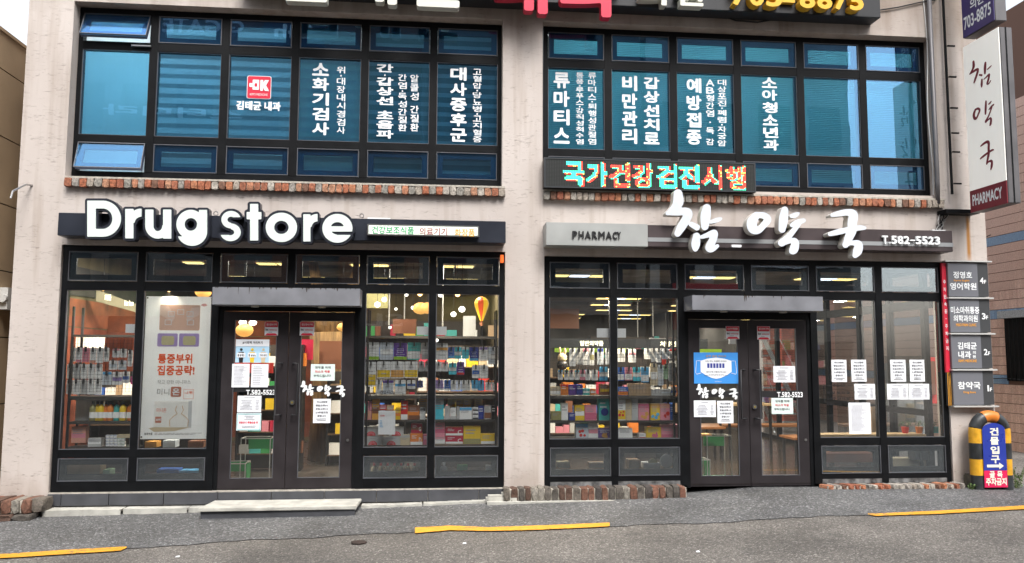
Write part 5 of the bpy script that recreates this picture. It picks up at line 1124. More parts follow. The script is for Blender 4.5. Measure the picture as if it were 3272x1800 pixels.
# hours frame printed on the glass
def hours_frame(F, u0, v0, u1, v1, rows=()):
    x0, x1, z0, z1 = rectpx(u0, v0, u1, v1, YG); mb = MB().ring(x0, x1, z0, z1, .008, YG-.002, YG); obj('hours_frame', mb, M_BLACK, F)
    mb = MB(); put(mb, '영업시간', (x0+(x1-x0)*.3, YG-.002, z1-.02), (x1-x0)*.4, .05, 0, .02)
    for i, s_ in enumerate(rows): put(mb, s_, (x0+.04, YG-.002, z1-.13-i*.085), (x1-x0)*.75, .04, 0, .02)
    obj('lettering', mb, M_BLACK, F)
hours_frame(FLL, 1181, 1255, 1288, 1312); hours_frame(FLR, 2632, 1232, 2731, 1286, ('평일 토요일', '2·4주일요일', '공휴일 10시 - 오후'))
for F_, s_, u0, u1, v0, v1 in ((FLL, 'l', 786, 879, 1246, 1262), (FLR, 'r', 2483, 2565, 1253, 1270)):
    mb = MB(); textpx(mb, 'T.582-5523', u0, v0, u1, v1, -.158, 0, .03); obj('door_lettering', mb, M_WHITE, F_)
def door_brush(F_, u0, v0, u1, v1):
    # the shop's brush logo in white vinyl
    spans = {'cham': (150, 800, .0, .30), 'yak': (1085, 1765, .37, .68), 'guk': (2015, 2470, .78, 1.0)}
    for key, (a, b, f0, f1) in spans.items():
        fn = lambda px, py, a=a, b=b, f0=f0, f1=f1: (lambda q: (q[0], -.153, q[1]))(at(u0+(u1-u0)*(f0+(px-a)/(b-a)*(f1-f0)), v0+(v1-v0)*(py-60)/770, -.153))
        fr, _ = brush_mesh(key, fn, 1.3, None, 60); obj('brush_lettering', fr, M_WHITE, F_)
door_brush(FLL, 959, 1218, 1104, 1268); door_brush(FLR, 2224, 1228, 2359, 1276)
# blue mask poster
t, x0, x1, z0, z1, y = sheet('blue poster of a large white face mask on the right pair of doors', 2217, 1127, 2358, 1226, mat('azure_print', (.05, .28, .72), .45), name='poster', cat='poster'); w_, h_ = x1-x0, z1-z0
P = lambda a, b: (x0+w_*a, y, z1-h_*b)
obj('mask_drawing', MB().quad(*[P(a, b) for a, b in ((.15, .27), (.3, .2), (.5, .16), (.7, .2), (.85, .27), (.85, .62), (.75, .72), (.6, .82), (.5, .85), (.4, .82), (.25, .72), (.15, .62))][::-1]), M_PAPER, t)
mb = MB()
for s_ in (0, 1):
    f = (lambda a: a) if s_ == 0 else (lambda a: 1-a); mb.tube([P(f(a), b) for a, b in ((.15, .27), (.06, .27), (.035, .65), (.06, .7), (.16, .66))], .004, 5)
obj('ear_loops', mb, M_PAPER, t, kind='stuff'); mb = MB()
put(mb, '나는 어느 요일에 사나요?', (*P(.26, .31)[:1], y-.001, P(0, .31)[2]), w_*.48, h_*.06, 0, .02); put(mb, '대리구매 어떻게 하나요?', (P(.27, 0)[0], y-.001, P(0, .66)[2]), w_*.46, h_*.06, 0, .02); lines(mb, P(.2, 0)[0], P(.8, 0)[0], P(0, .75)[2], P(0, .69)[2], 2, y-.001, .35, cent=True)
obj('lettering', mb, M_INKD, t); obj('title_lettering', put(MB(), '공적 공급 마스크', (P(.27, 0)[0], y-.001, P(0, .15)[2]), w_*.46, h_*.07, 0, .03), pc('cardboard'), t)
mb = MB()
for k in range(6): a = .3+k*.068; mb.quad(P(a, .5), P(a+.05, .5), P(a+.05, .35), P(a, .35))
mb.v = [(x, yy-.001, z) for x, yy, z in mb.v]; obj('pictograms', mb, pc('navy'), t, kind='stuff'); obj('logo_lettering', put(MB(), '식품의약품안전처', (P(.46, 0)[0], y-.001, P(0, .95)[2]), w_*.16, h_*.03, 0, .01), M_WHITE, t)

# the tall banner poster
t, x0, x1, z0, z1, y = sheet('tall white pain patch banner poster hung inside the second window bay', 458, 948, 674, 1403, cloth('satin_banner', (.88, .92, .96), .14), y=-.10, name='banner', cat='poster'); w_, h_ = x1-x0, z1-z0
P = lambda a, b, k=0: (x0+w_*a, y-.001*k, z1-h_*b)
def rr(nm, a0, b0, a1, b1, m, k=0, r=.02): return obj(nm, rrect(P(a0, 0)[0], P(a1, 0)[0], P(0, b1)[2], P(0, b0)[2], y-.001*k, r), m, t)
M_SKIN = cloth('printed_skin', (.78, .52, .41), .1); M_SK2 = cloth('printed_skin_light', (.86, .66, .58), .1)
rr('photo_print', .21, .06, .81, .24, M_SKIN)
obj('finger_print', MB().quad(P(.21, .07, 1), P(.34, .07, 1), P(.44, .15, 1), P(.40, .18, 1), P(.33, .16, 1), P(.21, .13, 1)).quad(P(.8, .075, 1), P(.68, .08, 1), P(.60, .165, 1), P(.64, .18, 1), P(.72, .15, 1), P(.8, .13, 1)), M_SK2, t)
ps = MB()
for a, b in ((.29, .165), (.33, .105), (.47, .092), (.61, .105), (.62, .165)): ps.ring(P(a, 0)[0], P(a+.1, 0)[0], P(0, b+.038)[2], P(0, b)[2], .008, y-.003, y-.002)
obj('patch_print', ps, M_PAPER, t, kind='stuff')
M_TH = cloth('thermal_print', (.66, .6, .34), .1); M_VI = cloth('violet_thermal', (.45, .34, .66), .1); rr('thermal_print', .19, .262, .49, .355, M_VI); rr('thermal_print', .51, .262, .81, .355, M_VI); rr('thermal_spot', .25, .28, .44, .345, M_TH, 1, .03); rr('thermal_spot', .57, .28, .76, .345, M_TH, 1, .03)
mo = cloth('tomato_print', (.9, .16, .05), .3); mg = mat('grey_print', (.30, .31, .33), .5)
def bt(s_, a0, b0, a1, b1, m, bold=.02, nm='lettering'): return obj(nm, put(MB(), s_, (P(a0, 0)[0], y-.002, P(0, b1)[2]), w_*(a1-a0), h_*(b1-b0), 0, bold), m, t)
bt('통증부위', .21, .405, .72, .475, mo, .03, 'headline'); bt('집중공략!', .21, .487, .76, .557, mo, .03, 'headline'); bt('작고 강한 미니파스', .22, .59, .71, .618, mg, .0); bt('미니', .22, .65, .40, .695, mg, .01)
rr('logo_square', .42, .637, .575, .707, mat('terracotta_print', (.55, .2, .13), .5)); bt('온', .445, .648, .55, .697, M_WHITE, .03); bt('1위', .67, .665, .74, .69, mo, .02); bt('판매', .625, .675, .665, .688, mo, .01)
obj('badge', MB().ring(P(.61, 0)[0], P(.76, 0)[0], P(0, .722)[2], P(0, .655)[2], .003, y-.002, y-.001), mo, t)
rr('carton_print', .19, .738, .69, .915, cloth('carton_white_print', (.9, .9, .88), .3), 1, .004); obj('carton_side', MB().quad(P(.69, .74, 1), P(.745, .732, 1), P(.745, .925, 1), P(.69, .915, 1)), cloth('pale_grey_print', (.66, .68, .7), .35), t); obj('carton_shadow', MB().quad(P(.12, .925, 1), P(.19, .918, 1), P(.72, .92, 1), P(.5, .945, 1), P(.2, .95, 1)), pc('beige'), t)
bt('미니온', .225, .785, .37, .815, mo, .01); rr('dose_badge', .21, .845, .30, .888, mat('terracotta_print', (.55, .2, .13), .5), 2, .01); bt('60매', .22, .857, .29, .875, M_WHITE, .02).location.y -= .002
bf = MB(); bp = [(.52, .77), (.50, .80), (.53, .825), (.47, .845), (.42, .87), (.43, .915)]
bf.tube([P(a, b, 4) for a, b in bp], .003, 5).tube([P(.60-(a-.52) if False else 1.12-a-.0, b, 4) for a, b in bp if True], .003, 5)
obj('body_outline', bf, pc('amber'), t, kind='stuff')
bt('동화약품', .06, .955, .18, .972, M_INKD, .02); obj('print', lines(MB(), P(.21, 0)[0], P(.93, 0)[0], P(0, .972)[2], P(0, .956)[2], 2, y-.002, .4), M_INK, t, kind='stuff')
fan = MB()
for k in range(7): a = math.radians(30+20*k); c = P(.865, .07); fan.quad(c, (c[0]+.045*math.cos(a-.1), c[1]-.001, c[2]+.04*math.sin(a-.1)), (c[0]+.05*math.cos(a), c[1]-.001, c[2]+.045*math.sin(a)), (c[0]+.045*math.cos(a+.1), c[1]-.001, c[2]+.04*math.sin(a+.1)))
obj('fan_emblem', fan, pc('red'), t, kind='stuff')
for a, b in ((.02, .012), (.98, .012), (.02, .985), (.98, .985)): c = P(a, b); obj('eyelet', MB().disc(c[0], c[1]-.002, c[2], .012, 12), M_BLACK, t)

# ------------------------------------------------------------------ shop goods behind the glass
WN = {'A': 'leftmost shop window', 'C': 'window right of left doors', 'D': 'window left of middle pillar', 'E': 'window right of middle pillar', 'F': 'window left of right doors'}
KS = {'A': (190, 900, 2.577), 'C1': (1150, 900, 4.167), 'C2': (1150, 1200, 3.83), 'E1': (1740, 900, 4.168), 'E2': (1740, 1200, 3.373)}
def unit(label, xa, xb, zs, loc_y=.02, top=2.55, deep=.34):
    """open display shelf: posts, boards and a wire grid above them"""
    t = thing('display_shelf', label, 'shelf', ((xa+xb)/2, loc_y+deep/2, .1)); wd_ = M_BLACK
    for x in (xa, xb-.03):
        for y in (loc_y, loc_y+deep-.03): obj('upright', MB().box(x, x+.03, y, y+.03, .1, top), wd_, t)
    for z, th in zs: obj('shelf_board', MB().box(xa, xb, loc_y+.002, loc_y+deep, z-th, z), mat('black_board', (.03, .028, .027), .6), t)
    return t
def wires(t, xa, xb, z0, z1, y, p=.0485):
    mb = MB(); x = xa
    while x <= xb: mb.box(x-.0011, x+.0011, y-.0022, y+.0022, z0, z1); x += p
    z = z0
    while z <= z1: mb.box(xa, xb, y-.0052, y-.0008, z-.0011, z+.0011); z += p
    obj('wire_grid', mb, mat('black_wire', (.02, .02, .02), .4, .5), t, kind='stuff')
YW_ = .06
def zpx(v, u=1400, y=.02): return at(u, v, y)[1]
xA, xB = LLX[0]+.08, LLX[1]-.04
ta = unit('black shelf unit with wire grid in the leftmost shop window', xA, xB, [(zpx(1267, 300), .05), (zpx(1349, 300), .03), (zpx(1430, 300), .02), (zpx(1070, 300), .03)]); wires(ta, xA+.03, xB-.03, zpx(1260, 300)+.03, zpx(1078, 300), YW_)
xC, xD = LLX[4]+.06, LLX[6]-.08
tc_ = unit('black shelf unit with wire grid behind the two bays left of the middle pillar', xC, xD, [(zpx(1264), .05), (zpx(1342), .03), (zpx(1427), .02), (zpx(1074), .035)]); wires(tc_, xC+.03, xD-.03, zpx(1258)+.03, zpx(1080), YW_)
xE, xF = LRX[0]+.08, LRX[2]-.06
te = unit('black shelf unit with wire grid behind the two bays right of the middle pillar', xE, xF, [(zpx(1266, 1900), .04), (zpx(1345, 1900), .03), (zpx(1401, 1900), .02)]); wires(te, xE+.03, xF-.03, zpx(1262, 1900)+.02, zpx(1112, 1900), YW_)
def pack(k, win, row, idx, a, b, c, d, c1, c2=None, st='n', y=.095, what='pack'):
    ou, ov, sc = KS[k]; x0, x1, z0, z1 = rectpx(ou+a/sc, ov+b/sc, ou+c/sc, ov+d/sc, y)
    nm = c1 if not c2 else c1+' and '+c2
    t = thing('hanging_pack', '%s hanging %s, %s in %s row of %s' % (nm, what, OD[idx], row, WN[win]), 'pack', ((x0+x1)/2, y, z0), 'sachets hanging on the wire grids')
    w_, h_ = x1-x0, z1-z0; r = min(.012, w_*.2); bd = rrect(x0, x1, z0, z1, y-.006, r, y+.006, 3); obj('pouch', bd, pc(c1), t)
    yy = y-.0065
    if c2:
        f = {'b': (.0, .2), 't': (.78, 1), 'm': (.30, .62), 'h': (.05, .5), 'n': (.55, .75)}[st]; obj('colour_band', MB().quad((x0+.004, yy, z0+h_*f[0]+.003), (x1-.004, yy, z0+h_*f[0]+.003), (x1-.004, yy, z0+h_*f[1]-.003), (x0+.004, yy, z0+h_*f[1]-.003)), pc(c2), t)
    ink = pc('grey') if c1 not in ('navy', 'purple', 'blue', 'violet') else M_PAPER; rr_ = random.Random(int(a*7+b)); obj('print', lines(MB(), x0+w_*.16, x1-w_*.16, z0+h_*.15, z0+h_*.7, rr_.randint(2, 5), yy-.0005, .2, rr_, True), ink, t, kind='stuff')
    obj('hook_strip', MB().box((x0+x1)/2-.009, (x0+x1)/2+.009, YW_-.012, y-.006, z1-.055, z1+.015), M_BLACK, t)
    return t
def rowp(k, win, row, items, **kw):
    for i, it in enumerate(items): pack(k, win, row, i, *it, **kw)
rowp('A', 'A', 'top', [(90, 545, 132, 660, 'white'), (136, 545, 187, 665, 'white', 'pink', 'b'), (190, 545, 247, 665, 'pink'), (252, 548, 305, 672, 'white', 'salmon', 'b'), (310, 545, 362, 672, 'white'), (368, 545, 408, 660, 'white', 'silver', 'm'), (437, 555, 497, 627, 'white', 'pink', 't'), (503, 555, 556, 627, 'white'), (563, 565, 602, 700, 'white', 'silver', 'm')])
rowp('A', 'A', 'second', [(63, 680, 119, 800, 'white'), (122, 678, 173, 802, 'silver'), (178, 680, 231, 802, 'white'), (235, 680, 292, 804, 'white'), (296, 680, 352, 804, 'white', 'silver', 't'), (408, 650, 478, 727, 'white', 'pale', 'm'), (484, 650, 552, 727, 'pale', 'white', 'm')])
rowp('A', 'A', 'third', [(58, 808, 108, 928, 'white'), (111, 808, 170, 930, 'white'), (175, 808, 228, 930, 'silver'), (232, 808, 288, 930, 'white'), (291, 808, 348, 932, 'white'), (354, 742, 430, 852, 'pale', 'sky blue', 't'), (436, 745, 517, 852, 'white', 'violet', 'm'), (521, 742, 576, 838, 'white', 'blue', 'm'), (588, 748, 612, 846, 'magenta')])
rowp('C1', 'C', 'top', [(85, 808, 258, 1042, 'white', 'lime', 'b'), (266, 812, 445, 1042, 'pale', 'white', 'm'), (450, 818, 628, 1042, 'purple', 'lime', 'b'), (635, 812, 808, 1042, 'teal', 'white', 'h'), (815, 815, 925, 1042, 'silver', 'white', 'm')])
rowp('C1', 'C', 'second', [(75, 1070, 215, 1400, 'white', 'yellow', 'h'), (230, 1065, 407, 1288, 'white', 'yellow', 'h'), (411, 1065, 586, 1288, 'white', 'amber', 'h'), (592, 1065, 771, 1285, 'white', 'yellow', 'h'), (780, 1065, 857, 1198, 'silver'), (863, 1065, 925, 1198, 'white', 'orange', 't')])
rowp('C2', 'C', 'third', [(195, 58, 272, 230, 'white'), (276, 58, 412, 230, 'pale', 'purple', 't'), (425, 58, 562, 230, 'white', 'sky blue', 'n'), (580, 58, 682, 165, 'white', 'blue', 'm'), (700, 62, 772, 150, 'navy')])
rowp('C1', 'D', 'top', [(1015, 820, 1170, 1045, 'white', 'amber', 'n'), (1175, 875, 1256, 1018, 'blue', 'sky blue', 'b'), (1262, 873, 1352, 1030, 'cyan', 'white', 'm'), (1358, 873, 1452, 1030, 'cyan', 'white', 't'), (1458, 875, 1580, 1058, 'navy', 'sky blue', 'b'), (1588, 870, 1702, 1055, 'white', 'violet', 't'), (1708, 873, 1835, 1102, 'pale', 'white', 'm')])
rowp('C1', 'D', 'second', [(1008, 1070, 1092, 1198, 'white'), (1096, 1070, 1176, 1198, 'white', 'pink', 't'), (1182, 1085, 1286, 1238, 'cyan', 'white', 'm'), (1290, 1072, 1392, 1245, 'purple', 'red', 'b'), (1494, 1115, 1592, 1288, 'white', 'blue', 'm'), (1596, 1115, 1706, 1290, 'white')])
rowp('C2', 'D', 'third', [(918, 55, 1026, 186, 'violet', 'white', 'b'), (1030, 55, 1108, 188, 'blue', 'white', 'b'), (1113, 58, 1186, 186, 'white'), (1190, 58, 1237, 186, 'white'), (1240, 58, 1301, 186, 'white', 'pale', 'b'), (1304, 58, 1356, 186, 'white'), (1364, 58, 1443, 186, 'sky blue', 'white', 'b'), (1447, 58, 1522, 188, 'sky blue'), (1534, 58, 1611, 186, 'white', 'orange', 't'), (1615, 58, 1682, 188, 'white', 'orange', 't')])
rowp('E1', 'E', 'top', [(330, 888, 419, 1128, 'white'), (424, 888, 499, 1105, 'silver'), (505, 888, 594, 1112, 'white', 'pink', 't'), (598, 888, 661, 1115, 'white', 'olive', 'm'), (700, 890, 787, 1108, 'pale', 'navy', 't'), (808, 890, 868, 1105, 'pale')])
rowp('E1', 'F', 'top', [(960, 895, 1072, 1070, 'white', 'silver', 'm'), (1114, 898, 1216, 1078, 'white', 'pink', 'n'), (1328, 892, 1411, 1032, 'white'), (1418, 892, 1476, 1068, 'silver'), (1480, 892, 1552, 1078, 'white'), (1564, 892, 1646, 1035, 'pale'), (1655, 898, 1746, 1036, 'white', 'red', 't')])
rowp('E1', 'E', 'second', [(178, 1178, 242, 1310, 'white', 'sky blue', 't'), (262, 1178, 322, 1310, 'white', 'teal', 't'), (327, 1178, 389, 1310, 'white', 'pink', 't'), (399, 1178, 466, 1310, 'white', 'cyan', 't'), (472, 1178, 541, 1312, 'pink', 'white', 'm'), (545, 1178, 611, 1315, 'white'), (622, 1178, 712, 1318, 'white'), (728, 1135, 842, 1322, 'sky blue', 'white', 'm')])
rowp('E1', 'F', 'second', [(966, 1140, 1062, 1322, 'blue', 'white', 'h'), (1068, 1140, 1168, 1318, 'pink', 'white', 'h'), (1174, 1140, 1277, 1325, 'cyan', 'white', 'm'), (1284, 1140, 1387, 1342, 'sky blue', 'white', 'h'), (1408, 1092, 1502, 1385, 'beige', 'white', 'm'), (1510, 1110, 1582, 1385, 'pale', 'white', 'm'), (1586, 1110, 1640, 1300, 'light green'), (1650, 1090, 1746, 1330, 'silver')])
# the hot water bottle style bunny toy
def lump(mb, c, r, n=12):
    prof = [(r[0]*math.sin(math.pi*k/8)+1e-4, c[2]-r[2]*math.cos(math.pi*k/8)) for k in range(9)]; q = MB().lathe(0, 0, prof, n); q.v = [(c[0]+x, c[1]+y*r[1]/r[0], z) for x, y, z in q.v]; mb.add(q); return mb
x_, z_ = at(1740+235/4.168, 900+1060/4.168, .3)
t = thing('plush_bunny', 'cream plush bunny in a dark shirt standing behind the grid right of the middle pillar', 'toy', (x_, .3, z_-.16)); M_PL = mat('cream_plush', (.62, .50, .30), .95, 0, .1, 30)
mb = MB(); lump(mb, (x_, .3, z_+.05), (.075, .06, .075)); lump(mb, (x_-.035, .3, z_+.16), (.018, .014, .055)); lump(mb, (x_+.045, .3, z_+.15), (.02, .014, .05)); lump(mb, (x_-.04, .3, z_-.15), (.035, .03, .07)); lump(mb, (x_+.04, .3, z_-.15), (.035, .03, .07)); obj('body', mb, M_PL, t, smooth=True)
obj('shirt', lump(MB(), (x_, .3, z_-.06), (.09, .07, .075)), pc('black'), t, smooth=True)

def pbox(k, win, shelf, idx, a, b, c, d, c1, c2=None, st='h', y=.10, deep=.12, what='box', name='product_box', mark=None, zb=None):
    ou, ov, sc = KS[k]; x0, x1, z0, z1 = rectpx(ou+a/sc, ov+b/sc, ou+c/sc, ov+d/sc, y)
    nm = c1 if not c2 else c1+' and '+c2
    t = thing(name, '%s %s, %s on %s shelf of %s' % (nm, what, OD[idx], shelf, WN[win]), 'box', ((x0+x1)/2, y+deep/2, z0), 'products on the window shelves')
    obj('carton', MB().box(x0, x1, y, y+deep, z0, z1), pc(c1), t, bevel=.003); w_, h_ = x1-x0, z1-z0; yy = y-.001
    if c2:
        f = {'b': (.0, .3), 't': (.72, 1), 'm': (.30, .62), 'h': (.05, .5)}[st]; obj('colour_band', MB().quad((x0+.003, yy, z0+h_*f[0]+.003), (x1-.003, yy, z0+h_*f[0]+.003), (x1-.003, yy, z0+h_*f[1]-.003), (x0+.003, yy, z0+h_*f[1]-.003)), pc(c2), t)
    rr_ = random.Random(int(a*3+b)); dark = c1 in ('navy', 'purple', 'blue', 'violet', 'crimson', 'red', 'black', 'orange', 'teal', 'rose')
    if mark == 'citrus':
        cx, r = x0+w_*.5, h_*.5; f_ = MB().quad(*[(cx+r*math.cos(t_), yy-.001, z0+.004+r*.95*math.sin(t_)) for t_ in np.linspace(0, math.pi, 13)]); obj('citrus_print', f_, pc('red'), t)
        g_ = MB()
        for q in range(6): t_ = math.pi*(q+.5)/6; g_.quad((cx+r*.2*math.cos(t_), yy-.002, z0+.008+r*.2*math.sin(t_)), (cx+r*.8*math.cos(t_-.17), yy-.002, z0+.008+r*.8*math.sin(t_-.17)), (cx+r*.8*math.cos(t_+.17), yy-.002, z0+.008+r*.8*math.sin(t_+.17)))
        obj('segment_print', g_, pc('pink'), t, kind='stuff'); obj('print', lines(MB(), x0+w_*.2, x1-w_*.2, z1-h_*.3, z1-h_*.12, 1, yy-.001, .5, rr_, True), M_INK, t, kind='stuff'); return t
    if mark in ('C', 'D', 'G'): obj('lettering', put(MB(), mark, (x0+w_*.70, yy-.002, z0+h_*.2), w_*.2, h_*.45, 0, .02), pc('white'), t)
    if mark == 'round': obj('round_print', MB().disc((x0+x1)/2, yy-.002, z0+h_*.38, min(w_, h_)*.32, 18), pc('navy'), t)
    if mark == 'motif':
        mo_ = MB(); [mo_.disc(x0+w_*rr_.uniform(.2, .8), yy-.002-.0006*q, z0+h_*rr_.uniform(.15, .5), min(w_, h_)*rr_.uniform(.09, .2), 10) for q in range(4)]; obj('blob_print', mo_, pc(rr_.choice(['sky blue', 'red', 'rose', 'amber'])), t, kind='stuff')
    obj('print', lines(MB(), x0+w_*.12, x1-w_*(.45 if mark in ('C', 'D', 'G') else .12), z0+h_*.52, z0+h_*.86, rr_.randint(2, 4), yy-.0015, .4, rr_), M_PAPER if dark else M_INK, t, kind='stuff')
    return t
def rowb(k, win, shelf, items, i0=0, **kw):
    for i, it in enumerate(items):
        it = list(it); mk = it.pop() if len(it) > 5 and isinstance(it[-1], str) and it[-1].startswith('*') else None
        pbox(k, win, shelf, i+i0, *it, mark=mk[1:] if mk else None, **kw)
rowb('C2', 'C', 'upper', [(62, 320, 142, 545, 'pink', 'salmon'), (148, 292, 236, 545, 'amber', 'brown', 'm'), (240, 362, 322, 545, 'red', 'pink', 't'), (328, 366, 412, 545, 'orange', 'beige', 't'), (436, 400, 496, 545, 'yellow', 'orange', 'm'), (500, 310, 586, 545, 'red', 'white', 'b'), (592, 365, 730, 545, 'brown', 'orange', 'm'), (736, 398, 802, 545, 'white', 'black', 't')])
rowb('C2', 'D', 'upper', [(915, 290, 1026, 545, 'cyan', 'pale', 't'), (1035, 372, 1102, 545, 'silver'), (1107, 396, 1176, 540, 'white', 'silver', 'b'), (1182, 380, 1214, 540, 'silver'), (1218, 390, 1370, 540, 'white', 'sky blue', 't'), (1450, 372, 1516, 536, 'navy'), (1522, 368, 1608, 536, 'silver', 'brown', 'h'), (1612, 368, 1682, 536, 'black')])
rowb('C2', 'D', 'upper', [(1378, 390, 1448, 437, 'white', 'black', 'h'), (1380, 440, 1450, 486, 'white', 'black', 'h'), (1378, 489, 1450, 538, 'white', 'black', 'h')], i0=8, what='stacked carton')
for i, (a, b, c) in enumerate(((1078, 1170, 'beige'), (1174, 1268, 'beige'), (1272, 1360, 'beige'))): pbox('C2', 'D', 'upper', i, a, 272, b, 480, c, 'amber', 'm', y=.25, deep=.08, what='rear box')
pbox('C2', 'D', 'upper', 3, 1408, 268, 1502, 480, 'beige', 'black', 'h', y=.25, deep=.08, what='rear box'); pbox('C2', 'C', 'upper', 0, 722, 272, 830, 470, 'beige', 'amber', 't', y=.25, deep=.08, what='rear box')
rowb('C2', 'C', 'bottom', [(48, 746, 268, 856, 'silver', '*citrus'), (274, 746, 491, 856, 'silver', '*citrus'), (494, 728, 610, 856, 'beige', 'silver', 't'), (616, 710, 768, 852, 'orange', 'white', 'b', '*D'), (774, 722, 832, 852, 'rose')])
rowb('C2', 'C', 'bottom', [(50, 630, 222, 742, 'silver', '*citrus'), (360, 630, 534, 742, 'silver', '*citrus'), (628, 588, 762, 706, 'crimson', 'brown', 'm', '*G')], i0=5, what='upper box')
rowb('C2', 'D', 'bottom', [(918, 766, 1041, 836, 'white', 'pink', 't'), (1046, 741, 1262, 838, 'crimson', 'white', 'b', '*C'), (1268, 622, 1476, 838, 'yellow', 'olive', 'b'), (1480, 715, 1656, 840, 'yellow', 'white', 'b')])
rowb('C2', 'D', 'bottom', [(918, 580, 1040, 762, 'pink', 'rose', 'm'), (1048, 634, 1262, 737, 'crimson', 'white', 'b', '*C')], i0=4, what='upper box')
rowb('E2', 'E', 'top', [(60, 120, 172, 212, 'beige', 'white'), (176, 95, 256, 212, 'orange', 'red', 't'), (260, 100, 342, 212, 'purple'), (346, 98, 412, 212, 'navy'), (416, 140, 487, 212, 'teal', 'white', 'm'), (494, 145, 552, 212, 'orange', 'white', 'm'), (600, 95, 708, 212, 'brown', 'yellow', 'm')])
rowb('E2', 'F', 'top', [(790, 125, 902, 218, 'blue', 'orange', 'h'), (906, 88, 1146, 218, 'cardboard'), (1152, 148, 1252, 218, 'silver'), (1256, 148, 1358, 218, 'silver', 'pale', 'm'), (1362, 122, 1426, 218, 'white', 'blue', 'm')])
rowb('E2', 'E', 'middle', [(76, 390, 180, 484, 'olive'), (182, 300, 252, 484, 'white'), (262, 405, 333, 484, 'navy'), (328, 320, 430, 486, 'yellow', 'white', 'm'), (435, 320, 560, 486, 'pink', 'rose', 'h'), (584, 245, 712, 486, 'teal', '*round')])
rowb('E2', 'F', 'middle', [(790, 258, 874, 488, 'white', 'yellow', 'h', '*motif'), (877, 258, 940, 488, 'beige'), (943, 250, 1008, 488, 'silver'), (1012, 305, 1127, 488, 'pink', 'rose', 't', '*motif'), (1143, 305, 1243, 488, 'yellow', 'amber', 't', '*motif'), (1247, 305, 1352, 488, 'pink', 'salmon', 't', '*motif'), (1355, 310, 1392, 488, 'blue')])
rowb('E2', 'E', 'bottom', [(338, 520, 470, 676, 'pale', 'sky blue', 't', '*motif'), (473, 515, 576, 676, 'white', 'pink', 'm'), (580, 570, 738, 676, 'purple', 'violet', 't', '*motif')])
rowb('E2', 'F', 'bottom', [(795, 570, 948, 678, 'white'), (1018, 625, 1090, 678, 'white', 'red', 'b'), (1098, 558, 1256, 678, 'yellow', '*motif'), (1258, 530, 1447, 678, 'pink', 'rose', 'b')])
rowb('A', 'A', 'lower', [(97, 1195, 216, 1330, 'salmon', 'pink', 'm'), (233, 1290, 342, 1362, 'silver', 'white', 'm'), (470, 1262, 578, 1288, 'beige')])
for i in range(3):
    for j in range(4): pbox('A', 'A', 'lower', i*4+j, 380+i*32, 1264+j*24, 409+i*32, 1286+j*24, 'white', 'blue' if i < 3 else 'green', 't', what='tiny carton', y=.1, deep=.05) if i*4+j < 12 else None
for i in range(2):
    for j in range(3): pbox('A', 'A', 'lower', i*3+j, 476+i*32, 1290+j*24, 505+i*32, 1311+j*24, 'white', 'green', 't', what='tiny green topped carton', y=.1, deep=.05)
def bottle(label, u0, v0, u1, v1, c, cap, y=.14, lab=True, name='bottle', hz=.2):
    x0, x1, z0, z1 = rectpx(u0, v0, u1, v1, y); r = (x1-x0)/2; cx = (x0+x1)/2; h_ = z1-z0
    t = thing(name, label, 'bottle', (cx, y, z0), 'bottles in the shop windows'); m = pc(c)
    obj('body', MB().lathe(cx, y, [(r*.9, z0), (r, z0+h_*.03), (r, z0+h_*.62), (r*.85, z0+h_*.72), (r*.35, z0+h_*.8), (r*.35, z0+h_*.84)], 14), m, t, smooth=True); obj('cap', MB().lathe(cx, y, [(r*.42, z0+h_*.83), (r*.42, z1)], 12), pc(cap), t)
    if lab: obj('label', MB().lathe(cx, y, [(r*1.02, z0+h_*.15), (r*1.02, z0+h_*.45)], 14), pc('white'), t)
for i, (u, c) in enumerate(((296, 'olive'), (310, 'yellow'), (322, 'yellow'), (338, 'orange'), (352, 'orange'), (372, 'teal'), (392, 'yellow'), (416, 'orange'))):
    bottle('%s mouthwash bottle, %s from the left in the leftmost shop window' % (c, OD[i]), u-10, 1282, u+12, 1345, c, 'black', y=.12+.03*(i % 2))
for i in range(7): bottle('beige bottle with red cap, %s of seven, low window right of left doors' % OD[i], 1186+i*21.5, 1480, 1205+i*21.5, 1529, 'beige', 'red', y=.12)
bottle('white spray bottle behind the low pane left of the middle pillar', 1407, 1478, 1430, 1528, 'white', 'white', y=.12)
x0, x1, z0, z1 = rectpx(1461, 1487, 1494, 1528, .12); single('product_box', MB().box(x0, x1, .12, .24, z0, z1), pc('green'), 'dark green double box behind the low pane left of the middle pillar', 'box')
x0, x1, z0, z1 = rectpx(1552, 1488, 1570, 1504, .12); single('product_box', MB().box(x0, x1, .12, .2, z0, z1), pc('white'), 'small white cube behind the low pane left of the middle pillar', 'box')
single('low_board', MB().box(xC, xD, .05, .36, .03, z0-.07), M_BLACK, 'low black board under the bottles left of the middle pillar', 'shelf')
